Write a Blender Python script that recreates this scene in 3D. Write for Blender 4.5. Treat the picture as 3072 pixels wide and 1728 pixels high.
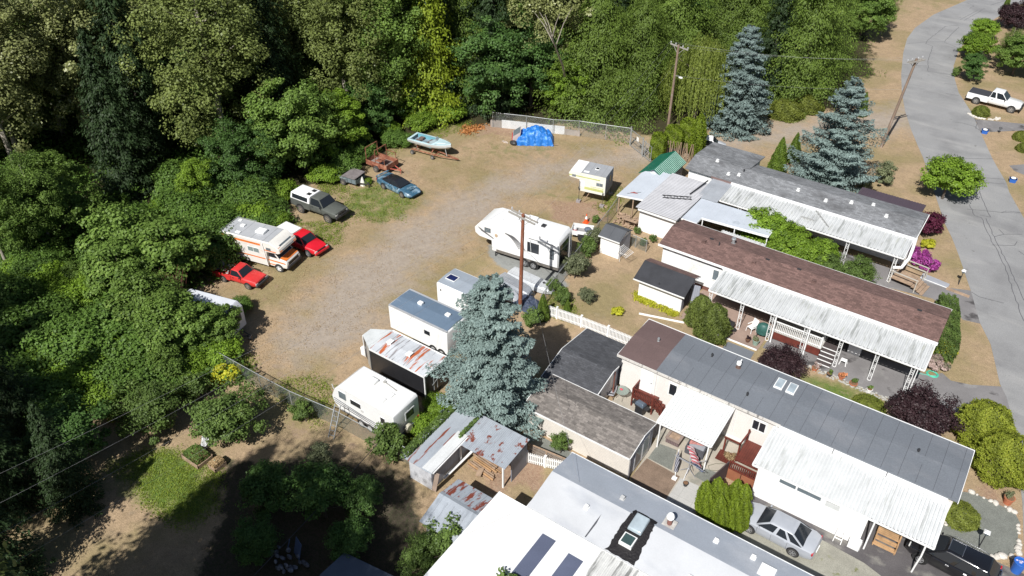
import bpy, math, random
import numpy as np
from mathutils import Vector, Matrix
R = math.radians
SC = bpy.context.scene
for _o in list(bpy.data.objects): bpy.data.objects.remove(_o)

# ------------------------------------------------ camera, sky, sun, exposure
CAM_H, PITCH, YAW, ROLL, FPX = 40.0, 36.76, 34.7, 0.3345, 2431.18
cam_d = bpy.data.cameras.new('camera'); cam_o = bpy.data.objects.new('camera', cam_d)
SC.collection.objects.link(cam_o); SC.camera = cam_o
cam_d.sensor_width = 36.0; cam_d.lens = FPX/3072*36.0; cam_d.clip_start = .5; cam_d.clip_end = 6000
cam_o.matrix_world = (Matrix.Translation((0, 0, CAM_H)) @ Matrix.Rotation(R(YAW), 4, 'Z')
                      @ Matrix.Rotation(R(90-PITCH), 4, 'X') @ Matrix.Rotation(R(ROLL), 4, 'Z'))
SUN_EL = 47.8
_h = Vector((-.12, .993, 0)).normalized()           # the way shadows fall on the ground
SUN_V = Vector((_h.x*math.cos(R(SUN_EL)), _h.y*math.cos(R(SUN_EL)), -math.sin(R(SUN_EL))))
w = bpy.data.worlds.new('World'); SC.world = w; w.use_nodes = True
_nt = w.node_tree; _bg = _nt.nodes['Background']
_sky = _nt.nodes.new('ShaderNodeTexSky'); _sky.sky_type = 'NISHITA'; _sky.sun_disc = False
_sky.sun_elevation = R(SUN_EL); _sky.sun_rotation = math.atan2(-SUN_V.x, -SUN_V.y)
_nt.links.new(_sky.outputs[0], _bg.inputs[0]); _bg.inputs[1].default_value = 0.05
sun_d = bpy.data.lights.new('sun', 'SUN'); sun_d.energy = 4.9; sun_d.angle = R(.53); sun_d.color = (1, .98, .94)
sun_o = bpy.data.objects.new('sun', sun_d); SC.collection.objects.link(sun_o)
sun_o.rotation_euler = SUN_V.to_track_quat('-Z', 'Y').to_euler(); sun_o.location = (0, -60, 80)
SC.view_settings.view_transform = 'Standard'; SC.view_settings.look = 'None'
SC.view_settings.exposure = 0.27; SC.view_settings.gamma = 1.0

# ------------------------------------------------ survey: turns a measured spot into lot coordinates (x along the homes)
def at(u, v, z=0.0):
    a, p = R(ROLL), R(PITCH); X, Y = u-1536, v-864
    x = math.cos(a)*X+math.sin(a)*Y; up = math.sin(a)*X-math.cos(a)*Y
    dy = FPX*math.cos(p)+up*math.sin(p); dz = -FPX*math.sin(p)+up*math.cos(p)
    t = (z-CAM_H)/dz; gx, gy = x*t, dy*t; c, s = math.cos(R(YAW)), math.sin(R(YAW))
    return Vector((c*gx-s*gy, s*gx+c*gy, z))
def g(px, py, z=0.0): return at(px*1.19255, py*1.19255, z)
def gp(l, z=0.0): return [g(a, b, z) for a, b in l]

# ------------------------------------------------ linking and tagging
COL = SC.collection
def thing(name, label, cat, loc=(0, 0, 0), rz=0.0, group=None):
    o = bpy.data.objects.new(name, None); COL.objects.link(o); o.empty_display_size = .3
    o.location = loc; o.rotation_euler = (0, 0, rz); o['label'] = label; o['category'] = cat
    if group: o['group'] = group
    return o
def tag(o, label, cat, group=None, kind=None):
    o['label'] = label
    if cat: o['category'] = cat
    if group: o['group'] = group
    if kind: o['kind'] = kind
    return o
def copy_thing(o, loc, rz, label, group=None, scale=None):
    def rec(s, par):
        c = s.copy(); COL.objects.link(c); c.parent = par
        for ch in s.children: rec(ch, c)
        return c
    c = rec(o, None); c.location = loc; c.rotation_euler = (0, 0, rz); c['label'] = label
    if group: c['group'] = group
    elif 'group' in c: del c['group']
    if scale is not None: c.scale = scale if hasattr(scale, '__len__') else (scale,)*3
    return c

# ------------------------------------------------ mesh builder
class MB:
    def __init__(s): s.v = []; s.f = []
    def add(s, V, F):
        n = len(s.v); s.v += [tuple(p) for p in V]; s.f += [tuple(i+n for i in f) for f in F]; return s
    def box(s, x0, x1, y0, y1, z0, z1):
        return s.add([(x0,y0,z0),(x1,y0,z0),(x1,y1,z0),(x0,y1,z0),(x0,y0,z1),(x1,y0,z1),(x1,y1,z1),(x0,y1,z1)],
                     [(3,2,1,0),(4,5,6,7),(0,1,5,4),(1,2,6,5),(2,3,7,6),(3,0,4,7)])
    def poly(s, P): return s.add(P, [tuple(range(len(P)))])
    def bar(s, a, b, w, h=None, up=(0, 0, 1)):
        a, b = Vector(a), Vector(b); h = w if h is None else h; d = (b-a).normalized(); u = Vector(up)
        if abs(d.dot(u)) > .98: u = Vector((1, 0, 0))
        sd = d.cross(u).normalized()*w/2; uu = sd.cross(d).normalized()*h/2
        V = [a-sd-uu, a+sd-uu, a+sd+uu, a-sd+uu, b-sd-uu, b+sd-uu, b+sd+uu, b-sd+uu]
        return s.add(V, [(0,1,2,3),(7,6,5,4),(0,4,5,1),(1,5,6,2),(2,6,7,3),(3,7,4,0)])
    def tube(s, a, b, r0, r1=None, n=8, cap=True):
        return s.path([a, b], [r0, r0 if r1 is None else r1], n, cap)
    def path(s, P, r, n=6, cap=True):
        P = [Vector(p) for p in P]; rr = r if hasattr(r, '__len__') else [r]*len(P); V = []; F = []; u = None
        for i, p in enumerate(P):
            d = (P[min(i+1, len(P)-1)]-P[max(i-1, 0)]).normalized()
            if u is None: u = d.orthogonal().normalized()
            else:
                u = u-d*u.dot(d); u = u.normalized() if u.length > 1e-6 else d.orthogonal().normalized()
            wv = d.cross(u)
            for k in range(n):
                a = 2*math.pi*k/n; V.append(p+(u*math.cos(a)+wv*math.sin(a))*rr[i])
        for i in range(len(P)-1):
            for k in range(n):
                k2 = (k+1) % n; F.append((i*n+k, i*n+k2, (i+1)*n+k2, (i+1)*n+k))
        if cap: F += [tuple(range(n-1, -1, -1)), tuple((len(P)-1)*n+k for k in range(n))]
        return s.add(V, F)
    def prism(s, P, z0, z1):
        n = len(P); V = [(p[0], p[1], z0) for p in P]+[(p[0], p[1], z1) for p in P]
        return s.add(V, [tuple(range(n-1, -1, -1)), tuple(range(n, 2*n))]+[(i, (i+1) % n, n+(i+1) % n, n+i) for i in range(n)])
    def prismy(s, P, y0, y1, y0b=None, y1b=None):
        """side outline P of (x,z), extruded across y"""
        n = len(P); V = [(p[0], y0, p[1]) for p in P]+[(p[0], y1, p[1]) for p in P]
        return s.add(V, [tuple(range(n)), tuple(range(2*n-1, n-1, -1))]+[(i, n+i, n+(i+1) % n, (i+1) % n) for i in range(n)])
    def prismx(s, P, x0, x1):
        """end outline P of (y,z), extruded along x"""
        n = len(P); V = [(x0, p[0], p[1]) for p in P]+[(x1, p[0], p[1]) for p in P]
        return s.add(V, [tuple(range(n-1, -1, -1)), tuple(range(n, 2*n))]+[(i, (i+1) % n, n+(i+1) % n, n+i) for i in range(n)])
    def loft(s, rings, cap=True):
        n = len(rings[0]); V = [p for r in rings for p in r]; F = []
        for i in range(len(rings)-1):
            for k in range(n): k2 = (k+1) % n; F.append((i*n+k, i*n+k2, (i+1)*n+k2, (i+1)*n+k))
        if cap: F += [tuple(range(n-1, -1, -1)), tuple((len(rings)-1)*n+k for k in range(n))]
        return s.add(V, F)
    def ball(s, c, r, nu=10, nv=7):
        r = r if hasattr(r, '__len__') else (r, r, r); rings = []
        for j in range(nv+1):
            t = -math.pi/2+math.pi*(j+.02)/(nv+.04)
            rings.append([(c[0]+r[0]*math.cos(t)*math.cos(2*math.pi*k/nu), c[1]+r[1]*math.cos(t)*math.sin(2*math.pi*k/nu), c[2]+r[2]*math.sin(t)) for k in range(nu)])
        return s.loft(rings)
    def disc(s, c, r, t, axis='y', n=16):
        d = {'x': Vector((t/2, 0, 0)), 'y': Vector((0, t/2, 0)), 'z': Vector((0, 0, t/2))}[axis]; c = Vector(c)
        return s.tube(c-d, c+d, r, r, n)
    def pane(s, P, inset=.0, off=.01, keep=None):
        """quad lying off metres proud of P, pulled in towards its centre"""
        P = [Vector(p) for p in P]; nrm = (P[1]-P[0]).cross(P[3]-P[0]).normalized(); c = sum(P, Vector())/4; Q = []
        for p in P:
            d = c-p; Q.append(p+d*(inset/max(d.length, 1e-3))+nrm*off)
        Q2 = [q-nrm*(off+.004) for q in Q]
        return s.add(Q+Q2, [(0,1,2,3),(0,4,5,1),(1,5,6,2),(2,6,7,3),(3,7,4,0)])
    def build(s, name, m, parent=None, smooth=False, bevel=0.0, seg=2, kind=None, loc=None, rz=None):
        me = bpy.data.meshes.new(name); me.from_pydata(s.v, [], s.f); me.validate(); me.update()
        import bmesh
        bm = bmesh.new(); bm.from_mesh(me); bmesh.ops.recalc_face_normals(bm, faces=bm.faces); bm.to_mesh(me); bm.free()
        if smooth:
            me.polygons.foreach_set('use_smooth', [True]*len(me.polygons))
            try: me.set_sharp_from_angle(angle=R(38))
            except Exception: pass
        o = bpy.data.objects.new(name, me); COL.objects.link(o); me.materials.append(m)
        if parent: o.parent = parent
        if loc is not None: o.location = loc
        if rz is not None: o.rotation_euler = (0, 0, rz)
        if kind: o['kind'] = kind
        if bevel:
            b = o.modifiers.new('bevel', 'BEVEL'); b.width = bevel; b.segments = seg; b.limit_method = 'ANGLE'; b.angle_limit = R(30)
            b.harden_normals = False
            me.polygons.foreach_set('use_smooth', [True]*len(me.polygons))
            try: me.set_sharp_from_angle(angle=R(50))
            except Exception: pass
        return o
def bx(name, m, parent, x0, x1, y0, y1, z0, z1, bevel=0.0): return MB().box(x0, x1, y0, y1, z0, z1).build(name, m, parent, bevel=bevel)

# ------------------------------------------------ materials
def _m(name):
    m = bpy.data.materials.new(name); m.use_nodes = True; nt = m.node_tree
    return m, nt, nt.nodes['Principled BSDF']
def _math(nt, op, a, b=None, clamp=False):
    n = nt.nodes.new('ShaderNodeMath'); n.operation = op; n.use_clamp = clamp
    for i, x in enumerate([a, b]):
        if x is None: continue
        if isinstance(x, (int, float)): n.inputs[i].default_value = x
        else: nt.links.new(x, n.inputs[i])
    return n.outputs[0]
def _mapr(nt, x, a, b, c, d):
    n = nt.nodes.new('ShaderNodeMapRange'); n.clamp = True
    for i, v in enumerate([a, b, c, d]): n.inputs[i+1].default_value = v
    nt.links.new(x, n.inputs[0]); return n.outputs[0]
def _noise(nt, vec, scale, detail=3, rough=.55, sc3=None):
    if sc3:
        mp = nt.nodes.new('ShaderNodeMapping'); mp.inputs['Scale'].default_value = sc3; nt.links.new(vec, mp.inputs[0]); vec = mp.outputs[0]
    n = nt.nodes.new('ShaderNodeTexNoise'); n.inputs['Scale'].default_value = scale; n.inputs['Detail'].default_value = detail
    n.inputs['Roughness'].default_value = rough; nt.links.new(vec, n.inputs['Vector']); return n.outputs['Fac']
def _scale(nt, col, f):
    n = nt.nodes.new('ShaderNodeVectorMath'); n.operation = 'SCALE'; nt.links.new(col, n.inputs[0])
    if isinstance(f, (int, float)): n.inputs['Scale'].default_value = f
    else: nt.links.new(f, n.inputs['Scale'])
    return n.outputs[0]
def _mix(nt, f, a, b):
    n = nt.nodes.new('ShaderNodeMix'); n.data_type = 'RGBA'
    for i, x in ((0, f), (6, a), (7, b)):
        if isinstance(x, (int, float)): n.inputs[i].default_value = x
        elif isinstance(x, tuple): n.inputs[i].default_value = (*x, 1)
        else: nt.links.new(x, n.inputs[i])
    return n.outputs[2]
def _rgb(nt, c):
    n = nt.nodes.new('ShaderNodeRGB'); n.outputs[0].default_value = (*c, 1); return n.outputs[0]
def M(name, col, rough=.65, metal=0.0, var=.1, vs=1.2, fine=.06, fs=14, stains=(), lines=(), brick=None, bump=0.0, coat=0.0, spec=None, alpha=None, emit=None):
    """stains: (colour, scale3, threshold, softness); lines: (axis, period, width, factor)"""
    m, nt, b = _m(name); tc = nt.nodes.new('ShaderNodeTexCoord').outputs['Object']
    c = _rgb(nt, col); hgt = None
    if brick:
        bw, bh, mort, dk, lt = brick
        t = nt.nodes.new('ShaderNodeTexBrick'); nt.links.new(tc, t.inputs['Vector']); t.inputs['Scale'].default_value = 1
        t.inputs['Brick Width'].default_value = bw; t.inputs['Row Height'].default_value = bh; t.inputs['Mortar Size'].default_value = mort
        t.inputs['Mortar Smooth'].default_value = .3
        t.inputs['Color1'].default_value = (*[x*dk for x in col], 1); t.inputs['Color2'].default_value = (*[x*lt for x in col], 1)
        t.inputs['Mortar'].default_value = (*[x*dk*.75 for x in col], 1); c = t.outputs['Color']
    for sc, s3, th, so in stains:
        f = _noise(nt, tc, 1.0, 4, .6, s3); f = _mapr(nt, f, th-so, th+so, 0, 1); c = _mix(nt, f, c, tuple(sc))
    if var: c = _scale(nt, c, _mapr(nt, _noise(nt, tc, vs, 4), .3, .7, 1-var, 1+var))
    if fine: c = _scale(nt, c, _mapr(nt, _noise(nt, tc, fs, 2), .3, .7, 1-fine, 1+fine))
    if lines:
        sp = nt.nodes.new('ShaderNodeSeparateXYZ'); nt.links.new(tc, sp.inputs[0])
        for ax, per, wd, k in lines:
            fr = _math(nt, 'FRACT', _math(nt, 'DIVIDE', sp.outputs['xyz'.index(ax)], per))
            on = _math(nt, 'LESS_THAN', fr, wd/per); c = _scale(nt, c, _mapr(nt, on, 0, 1, 1, k))
    nt.links.new(c, b.inputs['Base Color']); b.inputs['Roughness'].default_value = rough; b.inputs['Metallic'].default_value = metal
    if coat: b.inputs['Coat Weight'].default_value = coat; b.inputs['Coat Roughness'].default_value = .08
    if spec is not None: b.inputs['Specular IOR Level'].default_value = spec
    if bump:
        bp = nt.nodes.new('ShaderNodeBump'); bp.inputs['Strength'].default_value = bump; bp.inputs['Distance'].default_value = .05
        nt.links.new(_noise(nt, tc, fs, 3), bp.inputs['Height']); nt.links.new(bp.outputs[0], b.inputs['Normal'])
    if alpha is not None: b.inputs['Alpha'].default_value = alpha
    return m
def leafmat(name, dark, mid, light, p_light=.12, rough=.55, trans=.25):
    m, nt, b = _m(name); a = nt.nodes.new('ShaderNodeAttribute'); a.attribute_name = 'lv'; fac = a.outputs['Fac']
    rp = nt.nodes.new('ShaderNodeValToRGB'); nt.links.new(fac, rp.inputs[0]); cr = rp.color_ramp
    cr.elements[0].position = 0; cr.elements[0].color = (*dark, 1); cr.elements[1].position = 1; cr.elements[1].color = (*light, 1)
    e = cr.elements.new(.45); e.color = (*mid, 1)
    e = cr.elements.new(max(.46, 1-p_light*1.6)); e.color = (*[x*1.25 for x in mid], 1)
    oi = nt.nodes.new('ShaderNodeObjectInfo'); c = _scale(nt, rp.outputs[0], _mapr(nt, oi.outputs['Random'], 0, 1, .86, 1.14))
    nt.links.new(c, b.inputs['Base Color']); b.inputs['Roughness'].default_value = rough; b.inputs['Specular IOR Level'].default_value = .25
    tr = nt.nodes.new('ShaderNodeBsdfTranslucent'); nt.links.new(_scale(nt, c, 1.3), tr.inputs[0])
    mx = nt.nodes.new('ShaderNodeMixShader'); mx.inputs[0].default_value = trans; nt.links.new(b.outputs[0], mx.inputs[1]); nt.links.new(tr.outputs[0], mx.inputs[2])
    nt.links.new(mx.outputs[0], nt.nodes['Material Output'].inputs[0]); return m
def meshwire(name, col, period=.07, width=.22, alpha_min=0.0):
    """woven chain-link wire: diagonal strands with holes between"""
    m, nt, b = _m(name); tc = nt.nodes.new('ShaderNodeTexCoord').outputs['Object']; sp = nt.nodes.new('ShaderNodeSeparateXYZ'); nt.links.new(tc, sp.inputs[0])
    x, z = sp.outputs[0], sp.outputs[2]; on = []
    for op in ('ADD', 'SUBTRACT'):
        on.append(_math(nt, 'LESS_THAN', _math(nt, 'FRACT', _math(nt, 'DIVIDE', _math(nt, op, x, z), period)), width))
    al = _math(nt, 'MAXIMUM', on[0], on[1]); b.inputs['Base Color'].default_value = (*col, 1); b.inputs['Roughness'].default_value = .5; b.inputs['Metallic'].default_value = .3
    nt.links.new(al, b.inputs['Alpha']); return m

WH = (.84, .84, .83)
m_white = M('white_paint', WH, .5, var=.05, fine=.03)
m_trim = M('white_trim', (.80, .80, .79), .5, var=.08)
m_side = M('white_siding', (.81, .82, .82), .55, lines=(('z', .2, .02, .8),), var=.05, stains=(((.6, .6, .56), (.6, .6, .3), .66, .08),))
m_stucco = M('white_board_wall', (.84, .83, .82), .6, var=.05, lines=(('x', 1.22, .012, .85),))
m_beige = M('beige_siding', (.70, .65, .59), .6, lines=(('z', .13, .018, .72),), var=.05)
m_beige2 = M('cream_siding', (.76, .73, .69), .6, lines=(('z', .11, .016, .78),), var=.04)
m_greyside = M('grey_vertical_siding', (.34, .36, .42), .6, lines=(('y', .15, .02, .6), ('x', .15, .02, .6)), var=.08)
m_shg = M('grey_shingles', (.20, .205, .215), .9, brick=(.33, .15, .008, .78, 1.25), var=.16, vs=.5, fine=.12, fs=9, stains=(((.10, .10, .105), (.35, .6, .5), .62, .09),))
m_shb = M('brown_shingles', (.165, .098, .085), .9, brick=(.34, .15, .008, .72, 1.25), var=.10, vs=.6, fine=.12, fs=9)
m_shd = M('charcoal_shingles', (.068, .070, .078), .9, brick=(.33, .15, .008, .8, 1.25), var=.14, vs=.6, fine=.14, fs=9)
m_sht = M('mottled_tan_shingles', (.185, .165, .15), .9, brick=(.36, .16, .006, .70, 1.35), var=.05, vs=1.6, fine=.16, fs=6, stains=(((.13, .115, .108), (3.5, 4.5, 1), .62, .05),))
m_felt = M('black_roofing_felt', (.035, .036, .042), .85, var=.2, vs=1.0, fine=.1, stains=(((.012, .012, .014), (1.2, 1.2, 1), .68, .02),))
m_memg = M('slate_roof_membrane', (.152, .166, .188), .85, var=.06, vs=.5, fine=.09, fs=11, stains=(((.185, .195, .215), (.25, .5, 1), .62, .08),))
m_memb = M('brown_roof_membrane', (.130, .086, .082), .85, var=.08, vs=.8, fine=.1, lines=(('x', 1.0, .014, .75),))
m_seam = M('roof_seam_tar', (.07, .073, .085), .8)
m_silv = M('aluminised_roof_coating', (.57, .58, .60), .5, .1, var=.07, vs=.5, fine=.03, stains=(((.44, .46, .50), (.25, .6, .4), .62, .12),))
m_awn = M('weathered_white_awning', (.54, .55, .55), .45, var=.10, vs=.7, fine=.05, stains=(((.33, .34, .33), (2.8, .35, 1), .60, .06), ((.42, .43, .40), (3.0, .6, 1), .64, .05)))
m_awnw = M('bright_white_awning', (.63, .64, .64), .4, var=.07, stains=(((.47, .48, .47), (3.2, .35, 1), .62, .06), ((.25, .27, .24), (3.5, 3.5, 1), .74, .015)))
m_galv = M('galvanised_sheet', (.42, .455, .50), .45, .3, var=.12, vs=.7, stains=(((.32, .35, .39), (2.4, .3, 1), .6, .05),))
m_rustg = M('rusting_galvanised_sheet', (.42, .455, .50), .5, .2, var=.1, vs=.7, stains=(((.26, .075, .045), (2.2, .24, 1), .60, .018),))
m_greyrib = M('grey_ribbed_metal', (.43, .43, .45), .5, .1, var=.08, vs=.8)
m_blueroof = M('pale_blue_metal_roof', (.58, .62, .68), .42, .1, var=.07, vs=.5, lines=(('x', .61, .012, .8),), stains=(((.40, .44, .48), (.6, .9, 1), .66, .05),))
m_green = M('dark_green_metal', (.008, .13, .085), .4, var=.08)
m_greenl = M('faded_green_metal', (.45, .62, .54), .4)
m_purple = M('aubergine_metal_roof', (.085, .062, .078), .5, var=.08)
m_glass = M('dark_glass', (.02, .024, .03), .08, var=0, fine=0)
m_glassb = M('blue_grey_glass', (.14, .17, .19), .1, var=.2, vs=1, fine=0)
m_sky = M('skylight_dome', (.36, .42, .46), .15, var=.2, vs=1.5, fine=0)
m_black = M('black_rubber', (.022, .022, .023), .8, var=.1)
m_tyre = M('grey_tyre_rubber', (.055, .053, .052), .85, var=.1)
m_rim = M('alloy_rim', (.55, .55, .56), .35, .7, var=.15, vs=8)
m_steelrim = M('dull_steel_wheel', (.33, .29, .25), .5, .4, var=.2, vs=8)
m_dark = M('dark_underside', (.014, .014, .015), .8)
m_plas = M('black_plastic', (.03, .03, .032), .5)
m_chrome = M('chrome', (.6, .6, .62), .22, .9, var=0)
m_steel = M('galvanised_pipe', (.45, .47, .48), .4, .5)
m_darkst = M('dark_steel', (.06, .06, .065), .5, .4)
m_rust = M('rusty_steel', (.27, .098, .058), .8, var=.22, vs=3, stains=(((.36, .19, .12), (3, 3, 3), .6, .1),))
m_deck = M('redwood_stained_timber', (.125, .028, .018), .6, var=.22, vs=2, lines=(('x', .14, .015, .45),))
m_deckp = M('redwood_stained_rail', (.135, .030, .02), .6, var=.25, vs=3)
m_gatew = M('orange_brown_plywood', (.30, .115, .06), .7, var=.2, vs=1.5)
m_wood = M('raw_lumber', (.44, .27, .14), .8, var=.25, vs=2.5, lines=(('y', .14, .015, .5),))
m_wood2 = M('weathered_plank', (.34, .24, .165), .85, var=.25, vs=3)
m_bark = M('bark', (.10, .082, .066), .95, var=.3, vs=3, bump=.5)
m_barkl = M('pale_bark', (.36, .32, .27), .9, var=.3, vs=2, stains=(((.12, .1, .09), (2, 2, 2), .62, .05),))
m_pole = M('utility_pole_wood', (.23, .165, .125), .9, var=.2, vs=1.2, lines=(), stains=(((.36, .31, .27), (2, 2, .8), .62, .06),))
m_pole2 = M('red_brown_pole_wood', (.24, .085, .045), .85, var=.2, vs=1.5, stains=(((.42, .30, .24), (7, 7, 5), .66, .03),))
m_conc = M('concrete', (.42, .40, .37), .9, var=.1, vs=1.0, fine=.08)
m_asph = M('old_asphalt', (.268, .266, .266), .95, var=.07, vs=.35, fine=.13, fs=16, stains=(((.20, .198, .20), (.2, .2, 1), .60, .12), ((.30, .295, .29), (.12, .45, 1), .58, .08), ((.16, .155, .15), (1.1, 1.1, 1), .70, .03)))
m_asph2 = M('driveway_asphalt', (.20, .19, .19), .95, var=.14, vs=.5, fine=.12, fs=18, stains=(((.07, .065, .065), (.5, .7, 1), .62, .05), ((.30, .29, .28), (.4, .4, 1), .64, .08)))
m_asph3 = M('dark_worn_asphalt', (.10, .092, .095), .95, var=.2, vs=.8, fine=.14, fs=16, stains=(((.22, .21, .19), (.6, .9, 1), .6, .08),))
m_crack = M('tar_crack_seal', (.10, .10, .108), .8)
m_patio = M('brown_concrete_patio', (.30, .215, .175), .9, var=.14, vs=.9, fine=.08)
m_patio3 = M('worn_concrete_patio', (.40, .36, .30), .9, var=.12, vs=.7, fine=.08, stains=(((.27, .26, .22), (.8, .8, 1), .6, .08),))
m_gravg = M('grey_green_gravel', (.175, .182, .162), .95, var=.12, vs=1.2, fine=.3, fs=26)
m_gravd = M('gravel_drive', (.29, .28, .235), .95, var=.16, vs=.7, fine=.22, fs=24, stains=(((.16, .17, .06), (1.3, 1.3, 1), .67, .05),))
m_mulch = M('bark_mulch', (.205, .145, .105), .95, var=.18, vs=1.5, fine=.25, fs=22)
m_slabc = M('grey_paving_slab', (.44, .43, .41), .9, var=.08, lines=(('x', .9, .02, .75), ('y', .9, .02, .75)))
m_soil = M('brown_soil', (.20, .11, .06), .95, var=.2, vs=1.5, fine=.2)
m_stone = M('white_boulder', (.62, .58, .52), .9, var=.2, vs=2, bump=.6)
m_link = meshwire('chain_link_wire', (.42, .45, .44), .07, .09)
m_linkd = meshwire('dull_chain_link', (.20, .235, .215), .07, .2)
m_latt = meshwire('lattice_strips', (.45, .36, .30), .16, .3)

# ------------------------------------------------ the ground: one sheet to the horizon with cover and the lawn's tree shade painted by region
def poly_sdf(X, Y, P):
    P = np.array([(p[0], p[1]) for p in P]); n = len(P); d = np.full(X.shape, 1e9); ins = np.zeros(X.shape, bool)
    for i in range(n):
        a, b = P[i], P[(i+1) % n]; e = b-a; wx, wy = X-a[0], Y-a[1]
        t = np.clip((wx*e[0]+wy*e[1])/max(e@e, 1e-9), 0, 1); d = np.minimum(d, (wx-e[0]*t)**2+(wy-e[1]*t)**2)
        c = ((a[1] <= Y) != (b[1] <= Y)) & (X < (b[0]-a[0])*(Y-a[1])/((b[1]-a[1]) if b[1] != a[1] else 1e-9)+a[0]); ins ^= c
    d = np.sqrt(d); return np.where(ins, d, -d)
def mask(X, Y, polys, soft):
    o = np.zeros(X.shape)
    for P, wt in polys: o = np.maximum(o, wt*np.clip(.5+poly_sdf(X, Y, P)/(2*soft), 0, 1))
    return o
GRAVEL = [(gp([(2300,262),(2180,284),(1990,312),(1800,348),(1640,368),(1480,388),(1330,424),(1200,470),(1080,530),(960,606),(850,680),(780,770),(720,850),(740,900),(850,890),(930,830),(990,740),(1090,650),(1190,570),(1280,500),(1400,444),(1540,420),(1640,410),(1800,388),(2000,348),(2140,332),(2290,330)]), 1.0)]
PAD = [(gp([(1205,622),(1300,598),(1450,640),(1430,700),(1390,740),(1350,705),(1250,668)]), 1.0)]
GREEN = [(gp([(860,480),(960,455),(1060,490),(1010,560),(900,560),(830,540)]), .7), (gp([(760,560),(880,560),(850,620),(740,600)]), .5),
         (gp([(270,1180),(360,1130),(480,1130),(560,1170),(550,1290),(450,1330),(380,1290),(330,1220)]), 1.0), (gp([(700,960),(820,940),(850,1010),(800,1080),(700,1010)]), .5),
         (gp([(1930,180),(2120,130),(2250,60),(2420,0),(2240,0),(2000,100)]), .3), (gp([(1640,300),(1760,300),(1790,340),(1620,370),(1600,310)]), .6),
         (gp([(1360,760),(1440,740),(1450,790),(1400,820)]), .6), ([(-7.5, 43.2), (-1.4, 43.2), (-1.4, 48.3), (-7.5, 48.3)], .8), (gp([(1400,620),(1520,610),(1560,560),(1500,550)]), .4),
         (gp([(1000,1080),(1110,1010),(1100,1090),(1020,1130)]), .8), (gp([(1960,240),(2060,240),(2030,310),(1930,300)]), .6),
         (gp([(1330,440),(1440,470),(1560,500),(1540,540),(1450,520),(1300,500)]), .35), (gp([(1280,345),(1420,350),(1400,400),(1100,400),(1000,430),(1000,400)]), .35)]
DIRT = [(gp([(1370,515),(1500,512),(1530,540),(1500,560),(1380,548)]), 1.0), (gp([(1200,1180),(1370,1160),(1400,1250),(1250,1240)]), .9), (gp([(720,900),(1060,1100),(1040,1449),(560,1449),(560,1000)]), .3),
        (gp([(1170,300),(1330,320),(1300,345),(1150,330)]), .7), (gp([(1440,1010),(1480,1000),(1440,1120),(1380,1080)]), .6), (gp([(2100,980),(2250,1020),(2240,1060),(2150,1020)]), .6),
        (gp([(2400,1230),(2530,1230),(2540,1330),(2480,1270),(2400,1240)]), .8), (gp([(600,650),(700,640),(720,760),(620,820)]), .3)]
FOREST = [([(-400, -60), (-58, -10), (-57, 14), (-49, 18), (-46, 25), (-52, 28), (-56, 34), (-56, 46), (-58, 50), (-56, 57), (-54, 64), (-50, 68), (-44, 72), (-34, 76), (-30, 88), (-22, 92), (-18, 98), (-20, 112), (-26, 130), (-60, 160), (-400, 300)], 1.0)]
LAWN_SHADE = [(gp([(570,1190),(700,1140),(850,1130),(1000,1190),(1050,1260),(1070,1460),(480,1500),(545,1330)]), 1.0)]  # tree shadow on the lower-left lawn, painted into the ground as dark earth
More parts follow.
